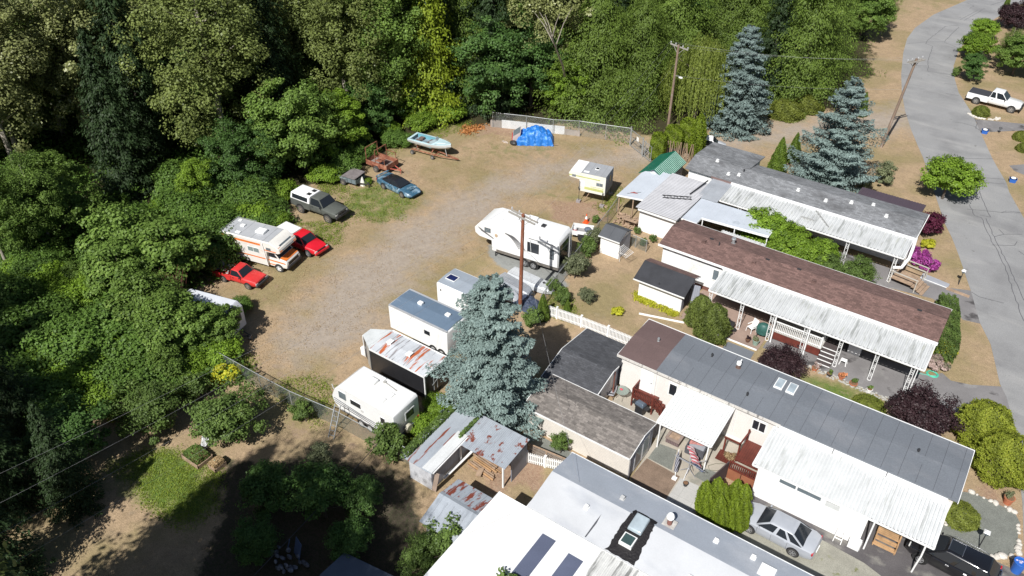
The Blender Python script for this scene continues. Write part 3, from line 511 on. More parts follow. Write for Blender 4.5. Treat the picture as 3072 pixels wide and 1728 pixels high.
KINDS = {
 'cottonwood': _k(L_oliv, lambda: crown_blob(11, 24, 6.0, .8, 260, 170, .115, .17, 1.1, .7, 10), m_barkl, 21, .35, 9, 3.5),
 'cottonwood2': _k(L_oliv2, lambda: crown_blob(12, 23, 5.6, 1.5, 240, 170, .12, .18, 1.0, .7, 9), m_barkl, 20, .32, 9, 3.2),
 'alder': _k(L_maple, lambda: crown_blob(13, 19, 4.8, 1, 180, 150, .115, .20, .9, .7, 8), m_barkl, 16, .25, 8, 2.6),
 'maple': _k(L_maple, lambda: crown_blob(21, 12, 5.0, .3, 200, 165, .12, .17, .7, .8, 9), m_bark, 9, .28, 8, 3),
 'maple_b': _k(L_bright, lambda: crown_blob(22, 10, 4.0, .2, 160, 165, .11, .18, .7, .8, 8), m_bark, 7.5, .22, 8, 2.4),
 'maple_d': _k(L_mapled, lambda: crown_blob(23, 14, 5.6, .3, 220, 165, .125, .17, .7, .8, 9), m_bark, 11, .3, 8, 3.2),
 'fir': _k(L_fir, lambda: crown_conifer(31, 24, 4.4, .8, 380, 90, .20, .30, .1, .65, .34, .35, .36, .12, .8), m_bark, 23, .35, 0),
 'fir2': _k(L_fir, lambda: crown_conifer(32, 19, 3.7, .6, 320, 80, .19, .25, .1, .68, .34, .3, .36, .1, .8), m_bark, 18, .28, 0),
 'cedar': _k(L_cedar, lambda: crown_conifer(33, 13.0, 5.7, .9, 460, 190, .115, .34, .10, .38, .38, .55, .42, .12, .8, .36), m_bark, 12.5, .4, 0),
 'cedar2': _k(L_cedar, lambda: crown_conifer(34, 17, 5.0, .5, 460, 150, .12, .32, .10, .46, .36, .5, .42, .16, .8, .36), m_bark, 16, .35, 0),
 'ivytree': _k(L_cedary, lambda: crown_conifer(35, 17, 3.6, .2, 420, 100, .14, .42, .05, .45, .45, .6, .6, .1, .6, .35), m_bark, 16, .3, 0),
 'bluespruce': _k(L_blue, lambda: crown_conifer(41, 12.0, 3.3, .2, 234, 430, .088, .16, .16, .50, .46, .03, .5, .08, 1.2, .17, 9), m_bark, 11.6, .28, 0),
 'bluespruce2': _k(L_blue, lambda: crown_conifer(42, 11.9, 3.8, .2, 260, 280, .10, .22, .12, .55, .44, .04, .5, .03, 1.2, .10, 10), m_bark, 11.5, .25, 0),
 'bluespruce3': _k(L_blue, lambda: crown_conifer(43, 11.2, 3.9, .3, 180, 460, .10, .12, .2, .62, .50, .03, .5, .10, 1.2, .26, 8), m_bark, 10.6, .26, 0),
 'willow': _k(L_will, lambda: crown_willow(51, 9.8, 4.3, 900, 34, .12), m_bark, 8, .35, 8, 3),
 'thuja': _k(L_thuja, lambda: crown_column(61, 4.2, .58, 9000, .06, 0, None, .10), None, 0, 0),
 'cedarcol': _k(L_thujad, lambda: crown_column(62, 3.8, .95, 11000, .065, 0, lambda t: (1-t)**.7*min(1, 6*t+.75)), m_bark, 3, .08, 0),
 'goldcyp': _k(L_cyp, lambda: crown_column(63, 3.2, 1.25, 16000, .06, 0, lambda t: min(1, 4*t+.6)*(1-t**2.4)**.6, .10), m_bark, 2.5, .1, 0),
 'roundthuja': _k(L_gold, lambda: crown_column(64, 3.1, 1.75, 24000, .06, 0, lambda t: min(1, 2.5*t+.62)*(1-t**3.2)**.55, .09), m_bark, 2.2, .12, 0),
 'mound': _k(L_moss, lambda: crown_column(65, 1.0, 1.0, 9000, .05, 0, lambda t: (1-t**2)**.5, .05), None, 0, 0),
 'purple': _k(L_purp, lambda: crown_blob(71, 3.4, 2.1, .2, 160, 150, .065, .24, .8, .75, 7, .2), m_bark, 2.2, .12, 6, 1.2),
 'winered': _k(L_redp, lambda: crown_blob(72, 2.3, 1.5, .1, 60, 100, .085, .26, .8, .6, 5, .2), m_bark, 1.5, .08, 5, .9),
 'magenta': _k(L_mag, lambda: crown_blob(73, 1.5, 1.25, .0, 50, 90, .075, .26, .8, .8, 5, .2), None, 0, 0),
 'yellow': _k(L_yel, lambda: crown_blob(74, 1.1, .9, .0, 36, 80, .07, .28, .8, .8, 4, .2), None, 0, 0),
 'hydrangea': _k(L_hyd, lambda: crown_blob(75, 1.0, .8, .0, 30, 70, .085, .28, .8, .9, 4, .2), None, 0, 0),
 'vine': _k(L_bright, lambda: crown_blob(76, 3.3, 2.2, .0, 150, 140, .08, .24, .7, .8, 6, .3), m_bark, 2, .08, 5, 1.2),
 'shrub': _k(L_bush, lambda: crown_blob(77, 1.7, .8, .05, 44, 90, .05, .3, .9, .7, 4, .35), m_bark, 1.1, .04, 6, .7),
 'shrubg': _k(L_grey, lambda: crown_blob(78, 1.9, .95, .05, 50, 90, .055, .28, .9, .7, 5, .35), m_bark, 1.2, .04, 6, .7),
 'orchard': _k(L_bush, lambda: crown_blob(79, 4.2, 2.4, .3, 120, 130, .08, .22, .8, .65, 6, .35), m_bark, 2.8, .12, 8, 1.8),
 'orchard_d': _k(L_mapled, lambda: crown_blob(80, 4.8, 2.5, .3, 130, 130, .085, .22, .75, .7, 6, .35), m_bark, 3, .14, 8, 1.8),
 'bramble': _k(L_bram, lambda: crown_blob(81, 3.2, 2.9, .0, 160, 130, .095, .24, .7, .75, 6, .3), m_bark, 1.8, .05, 6, 1.6),
 'bramble_b': _k(L_bright, lambda: crown_blob(82, 2.3, 2.3, .0, 120, 120, .085, .26, .7, .75, 5, .3), m_bark, 1.2, .05, 6, 1.2),
 'sapling': _k(L_maple, lambda: crown_blob(83, 6.0, 2.8, .3, 140, 150, .105, .24, .7, .85, 6, .35), m_bark, 4.5, .10, 8, 1.6),
 'roundtree': _k(L_bright, lambda: crown_blob(84, 4.6, 2.7, .5, 150, 140, .09, .23, .75, .75, 7, .3), m_bark, 3.2, .14, 7, 1.7),
 'smallplant': _k(L_bush, lambda: crown_blob(85, .5, .32, .0, 14, 40, .05, .4, .9, .7, 3, .35), None, 0, 0),
}

# ------------------------------------------------ trees and shrubs, each where it was surveyed
def pl(kind, name, label, cat, px, py, s=1.0, group=None, sz=None, rz=None):
    p = g(px, py); return plant(kind, name, label, cat, p.x, p.y, s, rz, group, sz)
def scatter(name, m, pts, leaf, seed, n_per, spread, hh, asp=.5, vertical=.2, label=None):
    rg = np.random.default_rng(abs(int(seed))); pts = np.array(pts); k = np.repeat(np.arange(len(pts)), n_per); n = len(k)
    P = np.zeros((n, 3)); P[:, :2] = pts[k, :2]+rg.normal(0, spread, (n, 2)); P[:, 2] = rg.uniform(.02, 1, n)**1.3*hh*(pts[k, 2] if pts.shape[1] > 2 else 1)
    N = np.tile([0, 0, 1.], (n, 1))+rg.normal(0, .4, (n, 3)); T = np.tile([0, 0, vertical*3], (n, 1))+rg.normal(0, .5, (n, 3)); P, U, V = cards(rg, P, N, leaf, asp, T)
    P[:, 2] += .02
    me = leafmesh(name, P, U, V, val_of(rg, n, rg.random(len(pts))[k]), m); o = bpy.data.objects.new(name, me); COL.objects.link(o); tag(o, label, 'plants', None, 'stuff'); return o
def fill(P, n, seed, keep=None):
    rg = np.random.default_rng(abs(int(seed))); P2 = np.array([(p[0], p[1]) for p in P]); lo, hi = P2.min(0), P2.max(0); o = []
    while len(o) < n:
        q = rg.uniform(lo, hi, (n, 2)); d = poly_sdf(q[:, 0], q[:, 1], P); o += [tuple(a) for a, dd in zip(q, d) if dd > 0]
    return o[:n]
plant('bluespruce', 'blue_spruce', 'big blue spruce in the middle of the photo beside the rusty tin shelter', 'tree', -23.3, 31.3, 1.0, .4)
plant('bluespruce2', 'blue_spruce', 'narrow dense blue spruce beside the willow by the gravel lane', 'tree', -27.4, 83.2, 1.0, .9)
plant('bluespruce3', 'blue_spruce', 'ragged blue spruce with uneven boughs behind the grey shingled home', 'tree', -14.6, 76.4, 1.0, .2)
pl('willow', 'willow_tree', 'yellow green weeping willow behind the pole by the gate', 'tree', 1748, 300, 1.0)
pl('cedar', 'cedar_tree', 'broad drooping cedar hanging over the back fence beside the gate', 'tree', 1492, 272, 1.08)
pl('cedar', 'cedar_tree', 'drooping cedar behind the power pole, its boughs touching the fence cedar', 'tree', 1600, 265, .98)
pl('cedar2', 'cedar_tree', 'tall cedar between the fence cedar and the willow at the forest edge', 'tree', 1690, 215, 1.02)
pl('cedar', 'cedar_tree', 'broad yellow green cedar on the dry lawn left of the street curve', 'tree', 2040, 165, 1.0)
pl('cedar2', 'cedar_tree', 'cedar with thick skirts behind the narrow blue spruce', 'tree', 1955, 180, .9)
pl('cedar2', 'cedar_tree', 'cedar at the top edge above the willow', 'tree', 1820, 170, 1.0)
pl('fir2', 'fir_tree', 'dark fir rising right behind the narrow blue spruce', 'tree', 1925, 240, .82)
pl('maple_d', 'shrub', 'dark low rounded tree at the foot of the dark fir on the dry grass', 'tree', 1975, 232, .42)
pl('maple', 'broadleaf_tree', 'leafy tree at the end of the forest by the street curve', 'tree', 2160, 100, .72)
pl('cottonwood2', 'broadleaf_tree', 'pale flecked round tree nearest the street at the top of the photo', 'tree', 2215, 85, .30)
pl('maple', 'broadleaf_tree', 'dense green tree at the top edge beside the pale flecked tree', 'tree', 2140, 30, .8)
pl('cedar2', 'cedar_tree', 'cedar on the top edge left of the street-end trees', 'tree', 2060, 60, .9)
# the forest front, left to right
for k, nm, lb, px, py, s in [
 ('cottonwood2', 'cottonwood_tree', 'cottonwood with sunlit pale leaves in the far left corner', 60, 470, 1.0),
 ('cottonwood2', 'cottonwood_tree', 'second sunlit cottonwood right of the far left corner', 250, 400, 1.0),
 ('maple', 'maple_tree', 'lit green maple low in the dark left forest', 170, 600, .75),
 ('alder', 'alder_tree', 'low olive alder over the dark undergrowth at the left edge', 30, 690, .62),
 ('alder', 'alder_tree', 'olive alder leaning over the dark hollow left of the brambles', 140, 640, .55),
 ('fir', 'fir_tree', 'dark fir left of the pale cottonwood', 385, 400, .92),
 ('fir2', 'fir_tree', 'shaded fir standing in the black gap of the forest', 330, 480, .85),
 ('cottonwood', 'cottonwood_tree', 'tall pale cottonwood column, the most silvery crown in the forest', 585, 420, 1.05),
 ('maple_d', 'maple_tree', 'blue green maple under the pale cottonwood', 620, 490, .62),
 ('maple_b', 'maple_tree', 'lime green young maple left of the grey pickup', 520, 520, .55),
 ('fir', 'fir_tree', 'dark fir just right of the pale cottonwood', 715, 360, .85),
 ('maple', 'maple_tree', 'big leafed maple above the white canopy pickup', 770, 430, .95),
 ('maple_b', 'maple_tree', 'bright maple behind the dark box trailer', 860, 395, .78),
 ('cottonwood', 'cottonwood_tree', 'cottonwood with white flecked leaves above the rusty trailer', 880, 320, .95),
 ('alder', 'alder_tree', 'olive alder between the flecked cottonwood and the ivy covered tree', 985, 300, 1.05),
 ('maple_d', 'maple_tree', 'dark maple low behind the rusty trailer', 945, 335, .55),
 ('ivytree', 'ivy_covered_tree', 'bright yellow green ivy covered tree rising behind the boat', 1085, 288, 1.0),
 ('maple_b', 'maple_tree', 'lime green shrubby maple between the boat and the ivy covered tree', 1040, 310, .5),
 ('cedar2', 'cedar_tree', 'cedar right behind the ivy covered tree', 1150, 240, 1.0),
 ('maple_d', 'maple_tree', 'dark blue green maple above the white fence panels', 1245, 278, .95),
 ('maple_d', 'maple_tree', 'second dark maple next to the broad fence cedar', 1335, 265, .85),
 ('cottonwood2', 'cottonwood_tree', 'pale topped cottonwood with a bare white trunk above the fence', 1385, 235, .85),
 ('maple_b', 'maple_tree', 'pale green maple between the dead tree and the fence cedar', 1420, 285, .72),
 ('fir', 'fir_tree', 'dark fir at the top edge above the maples by the fence', 1250, 200, .85)]:
    pl(k, nm, lb, 'tree', px, py, s)
# the rows behind, deeper in the forest
rd = random.Random(4); n = 0
for i in range(86):
    u = i/85*1.0; ang = R(124.7+50-u*72+rd.uniform(-1, 1)); row = i % 3; d = 92+row*11+rd.uniform(-4, 4)
    x, y = d*math.cos(ang), d*math.sin(ang)
    if x > -42 and y < 95: continue
    if x > -24: continue
    k = rd.choice(['fir', 'cottonwood', 'alder', 'maple_d', 'fir2', 'cedar2', 'cottonwood2']) if x < -46 else rd.choice(['cedar2', 'fir2', 'maple_d', 'cedar', 'cedar2'])
    w_ = {'fir': 'dark fir', 'fir2': 'short dark fir', 'cottonwood': 'olive cottonwood', 'cottonwood2': 'pale cottonwood', 'alder': 'small olive alder', 'maple_d': 'dark maple', 'cedar2': 'tall cedar', 'cedar': 'broad cedar'}[k]; w2 = 'top left' if x < -75 else 'top centre' if x < -45 else 'top right'
    plant(k, 'forest_tree', w_+' in the deep forest rows towards the '+w2, 'tree', x, y, rd.uniform(.85, 1.1), None, '%s trees in the deep forest, %s' % (w_, w2))
# leaning dead tree
b = MB(); A_ = g(1440, 190, 6.0); t = thing('dead_tree', 'leaning bleached dead tree with bare forked branches above the fence', 'tree', g(1432, 255))
o_ = Vector(t.location); top = at(1640, 75, 14)-o_; md_ = top*.45+Vector((.3, 0, .6))
b.path([(0, 0, 0), md_, top], [.16, .12, .03], 7)
for f_, dx, dy, dz in ((.5, 1.6, .2, 4.2), (.6, -1.4, .4, 2.5), (.7, 1.0, -.3, 2.8), (.8, -1.2, -.2, 2.0), (.55, -2.2, -.5, 3.0)):
    q = md_.lerp(top, f_); b.path([q, q+Vector((dx*.5, dy*.5, dz*.6)), q+Vector((dx, dy, dz))], [.06, .04, .015], 5)
b.build('branches', m_barkl, t, smooth=True)
# bramble thicket: individual bushes that stand out, over a ground of undergrowth
TH = [(470,560,1,'bramble'),(560,600,1,'bramble'),(640,560,.9,'bramble_b'),(520,660,1.1,'bramble'),(430,640,1.0,'bramble'),(450,720,1.1,'sapling'),(345,690,1.1,'sapling'),(330,760,1.0,'sapling'),(400,800,1.0,'bramble'),
      (300,850,1.2,'bramble'),(220,900,1.2,'bramble'),(120,960,1.1,'bramble_b'),(200,980,1.2,'bramble_b'),(60,1010,1.2,'bramble'),(290,940,1.1,'bramble_b'),(370,900,1.1,'bramble'),(440,900,.9,'sapling'),(500,880,.75,'sapling'),
      (560,870,.62,'sapling'),(550,905,.8,'bramble_b'),(470,950,.8,'bramble_b'),(390,980,.9,'bramble'),(300,1010,.9,'bramble_b'),(150,1050,1.0,'bramble'),(40,900,1.1,'bramble'),(110,850,1.0,'bramble'),(210,780,1.0,'bramble_b'),(120,740,1.0,'bramble_b'),
      (280,640,1.0,'bramble'),(360,600,1.0,'bramble'),(700,500,.8,'bramble_b'),(655,520,1.0,'bramble'),(820,455,.75,'bramble_b'),(560,500,1.0,'bramble'),(450,500,1.1,'bramble'),(980,345,.7,'bramble_b'),(1060,325,.8,'bramble_b'),(1130,300,.9,'bramble_b'),(1000,370,.6,'bramble'),
      (905,400,.7,'bramble'),(860,430,.8,'bramble'),(700,570,.6,'bramble_b'),(690,620,.35,'bramble_b'),(20,780,1.1,'bramble'),(600,780,.4,'bramble')]
rd = random.Random(31); _t = gp([(-60, 700), (250, 600), (480, 480), (640, 480), (720, 520), (690, 600), (540, 640), (480, 700), (420, 760), (520, 880), (560, 950), (380, 990), (200, 1040), (-40, 1100)])
EX = [(q, rd.uniform(.45, .85), rd.choice(['bramble', 'bramble_b', 'bramble', 'sapling'])) for q in fill(_t, 55, 77)]
BW = {'bramble': 'mid green bramble bush', 'bramble_b': 'lime green bramble bush', 'sapling': 'tall leafy sapling bush'}
def bl(k, x, y): w2 = 'behind the parked pickups' if y > 40 else 'beside the motorhome' if y > 30 else 'left of the shaded trailer' if x > -60 and y > 22 else 'at the left edge of the photo' if x < -60 else 'above the fruit trees'; return BW[k]+' in the thicket '+w2, BW[k]+'es '+w2
for q, s, k in EX: l_ = bl(k, *q); plant(k, 'bramble_bush', l_[0], 'bush', q[0], q[1], s*(.7 if k == 'sapling' else 1), None, l_[1])
for i, (px, py, s, k) in enumerate(TH):
    q = g(px, py); l_ = bl(k, q.x, q.y) if px < 720 else (BW[k]+' on the forest edge behind the '+('boat' if px > 950 else 'small trailers'), BW[k]+'es at the forest edge '+('by the boat' if px > 950 else 'by the trailers')); pl(k, 'bramble_bush', l_[0], 'bush', px, py, s, l_[1])
b = MB(); t = thing('bare_shrub', 'bare reddish shrub with dead twigs beside the shaded trailer', 'shrub', g(455, 800)); rd = random.Random(8)
for i in range(70):
    a = rd.uniform(0, 6.28); q = rd.uniform(0, 1.0); p0 = Vector((math.cos(a)*q*.6, math.sin(a)*q*.6, 0)); b.path([p0, p0*1.4+Vector((rd.uniform(-.3, .3), rd.uniform(-.3, .3), rd.uniform(1.5, 3))), p0*1.8+Vector((rd.uniform(-.6, .6), rd.uniform(-.6, .6), rd.uniform(3, 4.6)))], [.03, .02, .008], 4)
b.build('twigs', M('dead_red_twigs', (.16, .06, .045), .9, var=.3), t)
# orchard side, bottom left
pl('orchard_d', 'fruit_tree', 'dense dark green tree on the brown lawn at the left', 'tree', 190, 1150, 1.05)
pl('orchard', 'fruit_tree', 'olive fruit tree in the middle of the orchard row', 'tree', 385, 1075, .95)
pl('orchard', 'fruit_tree', 'fruit tree beside the chain-link fence and raised beds', 'tree', 590, 1095, 1.0)
pl('shrub', 'shrub', 'small bush on dry grass behind the fruit tree', 'shrub', 505, 1010, 1.5)
pl('yellow', 'shrub', 'yellow green feathery bush left of the olive fruit tree', 'shrub', 300, 1035, 1.3)
pl('yellow', 'shrub', 'yellow shrub at the left end of the long chain-link fence', 'shrub', 565, 960, 1.2)
pl('bramble_b', 'shrub', 'yellow tipped bush in front of the thicket by the fence end', 'shrub', 490, 925, .55)
pl('shrub', 'shrub', 'leafy weed bush between the ladder and the fruit tree', 'shrub', 770, 1060, 1.1)
pl('shrub', 'shrub', 'bush against the fence below the travel trailer', 'shrub', 975, 1140, 1.6)
pl('bramble_b', 'shrub', 'ivy bush beside the tin shed and the travel trailer', 'shrub', 1085, 1085, .55)
pl('bramble_b', 'shrub', 'low ivy mound between the travel trailer and the blue spruce', 'shrub', 1100, 1030, .45)
pl('shrubg', 'shrub', 'thin dark weed bush in the shade below the ladder', 'shrub', 820, 1180, 1.0)
for px, py, s, lb in [(700, 1270, .75, 'left'), (820, 1300, .85, 'middle'), (930, 1290, .6, 'right'), (640, 1400, .6, 'lower left'), (900, 1400, .6, 'lower right')]: pl('orchard_d', 'dark_bush', 'dark bush in the deep shade of the lawn, %s one of the five' % lb, 'shrub', px, py, s)
pl('orchard', 'apple_tree', 'leafy fruit tree in front of the small tin roofed shed at the bottom edge', 'tree', 1070, 1440, .62)
pl('shrub', 'shrub', 'thin leafy sapling against the white wall of the small tin shed', 'shrub', 1135, 1400, 1.7)
pl('shrub', 'shrub', 'leafy treetop at the bottom edge over the white roof', 'shrub', 1275, 1560, 2.3)
# dark conifers in the bottom left corner and the ones beyond the frame that shade the yard
for x, y, k, s, lb in [(-42.5, 8.5, 'fir2', .62, 'shaded conifer at the left edge near the bottom corner'), (-37.5, 5.5, 'fir2', .60, 'shaded conifer in the bottom left corner with bare grey boughs'),
                       (-39.5, 11.0, 'fir2', .45, 'shaded fir above the dark lawn in the bottom left'), (-47.0, 12.0, 'fir2', .55, 'dark conifer at the left edge beside the brown lawn')]:
    plant(k, 'conifer_tree', lb, 'tree', x, y, s)
for x, y, k, s, sz in [(-26.5, -2.0, 'cottonwood', 1.0, 1.3), (-22.3, -1.5, 'cottonwood', 1.0, 1.3), (-18.0, -3.5, 'cottonwood', .95, 1.3), (-24.5, 2.5, 'fir2', .9, 1.25), (-30.6, -1.5, 'fir', 1.0, 1.05), (-46, -4.5, 'cottonwood', 1.0, 1.2), (-42.5, -6.0, 'cottonwood', .9, 1.1), (-52.0, -2.0, 'fir', 1.0, 1.1), (-25.0, -8.0, 'fir', 1.1, 1.2), (-58.0, 4.0, 'cottonwood', .9, 1.1)]:
    plant(k, 'tall_tree', 'tall tree beyond the bottom of the photo shading the lawn', 'tree', x, y, s, None, 'trees that shade the dark lawn', sz)
# garden planting
t = thing('cypress_hedge', 'tall green cypress hedge with bare brown stems behind the green roof', 'hedge', g(1700, 398), R(12)); T0 = t.location.copy()
for i, (px_, py_, w_, h_, z_) in enumerate([(1652, 402, 1.5, 2.9, .25), (1690, 392, 1.9, 3.3, 1.2), (1722, 388, 1.7, 3.9, 1.0)]):
    o = leaf_obj('foliage', crown_box(91+i, w_, 1.5, h_-z_, 8000, .07, z_, .5), L_thuja, t); q = g(px_, py_)-T0; o.location = Matrix.Rotation(-R(12), 3, 'Z') @ q
b = MB(); rd = random.Random(2)
for i in range(26): x = -1.8+3.6*i/25; b.path([(x, -.5, -.05), (x+rd.uniform(-.1, .1), -.6+rd.uniform(-.2, .2), 1.2), (x+rd.uniform(-.2, .2), -.6, 2.2)], [.05, .04, .02], 5)
b.build('bare_stem', m_wood2, t)
pl('thuja', 'cypress_tree', 'taller cypress column at the right end of the cypress hedge', 'tree', 1748, 402, 1.25)
pl('cedarcol', 'cypress_tree', 'pointed cypress behind the grey roof left of the ragged spruce', 'tree', 1953, 430, 1.0)
pl('cedarcol', 'cypress_tree', 'smaller pointed cypress touching the ragged blue spruce', 'tree', 1992, 405, .85)
pl('mound', 'juniper_bush', 'spreading juniper left of the ragged blue spruce', 'shrub', 1975, 290, 2.0, None, .9)
pl('mound', 'juniper_bush', 'spreading juniper half behind the ragged blue spruce', 'shrub', 2030, 275, 1.8, None, .9)
pl('cedarcol', 'cypress_tree', 'pointed shrub peeking out right of the ragged blue spruce', 'shrub', 2165, 290, .75)
pl('roundtree', 'round_tree', 'bright green round tree at the street edge by the aubergine roof', 'tree', 2370, 500, 1.0)
pl('shrubg', 'shrub', 'dry grey green shrub between the ragged spruce and the round tree', 'shrub', 2228, 465, 1.25)
pl('shrubg', 'shrub', 'dusty shrub along the back of the grey shingled home', 'shrub', 2170, 480, .8)
pl('winered', 'shrub', 'wine red round shrub at the end of the grey shingled home', 'shrub', 2326, 588, 1.0)
pl('yellow', 'shrub', 'yellow green ground shrub beside the wine red shrub', 'shrub', 2335, 622, .75)
pl('magenta', 'shrub', 'magenta flowering shrub by the wooden steps', 'shrub', 2312, 668, 1.0)
t = thing('box_hedge', 'clipped green hedge at the street end of the brown roofed home', 'hedge', (.0, 58.0, 0), R(12))
leaf_obj('foliage', crown_box(92, 1.4, 6.4, 1.9, 20000, .055, 0, .22), L_bush, t)
pl('yellow', 'shrub', 'yellow green shrub at the corner of the ribbed carport', 'shrub', 2365, 893, 1.0)
pl('hydrangea', 'hydrangea', 'pale pink hydrangea beside the green hose', 'shrub', 2352, 925, 1.0)
pl('purple', 'purple_tree', 'small dark purple tree in front of the white railing', 'tree', 1968, 955, .78)
pl('purple', 'purple_tree', 'large dark purple round tree behind the slate roof', 'tree', 2318, 1082, 1.0)
plant('roundthuja', 'round_cedar', 'clipped gold green cedar with dead twigs on top, nearer the carport', 'shrub', 4.3, 48.1, .98)
plant('roundthuja', 'round_cedar', 'clipped gold green cedar beside the gravel bed and the street', 'shrub', 5.8, 45.8, 1.0, 1.0)
plant('sapling', 'maple_sapling', 'leafy maple sapling in front of the shaded trailer', 'tree', -46.2, 23.6, .85)
plant('sapling', 'maple_sapling', 'second maple sapling leaning over the roof of the shaded trailer', 'tree', -49.4, 23.8, .9)
pl('mound', 'round_shrub', 'low moss green mound on the gravel bed by the awning corner', 'shrub', 2412, 1300, 1.1, None, .7)
pl('bramble_b', 'weed_bush', 'bright weed bush between the grey trailer and the blue coupe', 'shrub', 921, 462, .26)
pl('mound', 'shrub', 'flat green shrub behind the slate roof near the large purple tree', 'shrub', 2183, 1025, 1.1, None, .6)
plant('goldcyp', 'gold_cypress', 'left lobe of moss green cypress beside the black roofed shed', 'shrub', -15.9, 48.6, .85)
plant('goldcyp', 'gold_cypress', 'larger moss green cypress next to the brown patio', 'shrub', -14.5, 47.6, 1.0, 2.0)
for i, (x, y, s) in enumerate([(-8.3, 32.1, .68), (-7.75, 32.5, .74), (-7.3, 32.4, .7), (-6.8, 33.0, .74), (-6.25, 32.8, .78), (-7.9, 31.6, .66), (-7.2, 31.6, .68), (-6.4, 31.9, .72), (-5.9, 32.2, .7), (-6.8, 31.2, .62)]):
    c = plant('thuja', 'arborvitae', 'bright green arborvitae in the tight cluster at the nose of the silver car', 'shrub', x, y, s, None, 'arborvitae cluster by the silver car')
plant('vine', 'leafy_shrub', 'bright green climbing shrub against the ribbed grey-white awning', 'shrub', -13.6, 61.4, .95)
plant('vine', 'leafy_shrub', 'tallest bright shrub between the blue metal roof and the awning', 'shrub', -15.8, 61.9, 1.05, 1.0)
plant('vine', 'leafy_shrub', 'dense shrub in the middle of the row behind the brown roof', 'shrub', -11.0, 61.2, .85, 2.2)
plant('orchard', 'leafy_shrub', 'duller green shrub nearest the driveway behind the brown roof', 'shrub', -7.6, 60.6, .66, 1.5)
plant('orchard', 'leafy_shrub', 'dull green shrub in front of the iron awning posts', 'shrub', -9.4, 60.3, .62, 3.1)
for px, py, k, s, lb in [(1445, 700, 'shrubg', 1.25, 'grey green bush on the fence behind the fifth-wheel trailer'), (1475, 640, 'shrub', 1.15, 'bush on the fence beside the small utility trailer'), (1495, 620, 'shrubg', .9, 'bush touching the white shed wall on the fence side'),
                         (1412, 760, 'shrub', .95, 'dark bush on the fence below the two bushes'), (1430, 690, 'shrubg', 1.0, 'lower grey green bush on the chain-link fence'), (1470, 760, 'shrubg', .8, 'sparse sapling on the brown yard by the fence'),
                         (1556, 790, 'yellow', .6, 'small yellowing bush alone on the brown yard'), (1427, 783, 'cedarcol', .32, 'small cone bush beside the picket fence'), (1395, 735, 'shrub', .8, 'bush at the fence corner by the upturned boats'),
                         (1365, 800, 'cedarcol', .62, 'dark ivy column at the start of the picket fence'), (1345, 825, 'shrub', 1.1, 'ivy bush at the foot of the red brown pole'), (1640, 612, 'shrub', .55, 'low garden plants beside the white workshop'),
                         (1600, 590, 'shrub', .5, 'small plant at the foot of the workshop wall'), (1620, 618, 'shrub', .5, 'white flowered plant next to the low workshop plants'), (1410, 1140, 'shrub', .95, 'leafy bush behind the short picket fence'), (1500, 560, 'shrub', .5, 'weed clump under the truck camper'),
                         ]:
    pl(k, 'shrub', lb, 'shrub', px, py, s)
# across the street, top right
pl('maple_d', 'round_shrub', 'dark round shrub right at the street edge across from the pole', 'shrub', 2440, 205, .30)
pl('roundtree', 'round_shrub', 'mid green shrub above the dark round one across the street', 'shrub', 2450, 150, .85)
pl('roundtree', 'round_shrub', 'yellow green shrub topmost in the garden across the street', 'shrub', 2465, 100, .7)
pl('maple', 'garden_tree', 'large grey green tree in the right edge behind the white pickup', 'tree', 2545, 190, .55)
pl('cottonwood', 'garden_tree', 'pale leaved tree in the garden beside the white pickup', 'tree', 2520, 165, .24)
pl('purple', 'garden_tree', 'purple brown tree at the top right corner by the street', 'tree', 2550, 75, 1.2)
pl('cedarcol', 'cypress_tree', 'thin dark weeping tree at the top right kerb', 'tree', 2528, 25, .6)
pl('shrub', 'shrub', 'little plum coloured bush at the street edge', 'shrub', 2405, 192, .8)
pl('mound', 'box_shrub', 'clipped oval boxwood ringed with white stones by the pickup', 'shrub', 2466, 288, .95, None, 1.1)
pl('mound', 'box_shrub', 'clipped boxwood cut by the right edge of the photo', 'shrub', 2568, 350, .9)
pl('mound', 'box_shrub', 'lower boxwood at the right edge in the mulch ring', 'shrub', 2574, 378, .8)
pl('roundtree', 'garden_tree', 'garden tree beyond the right edge above the pickup', 'tree', 2640, 160, 1.4)
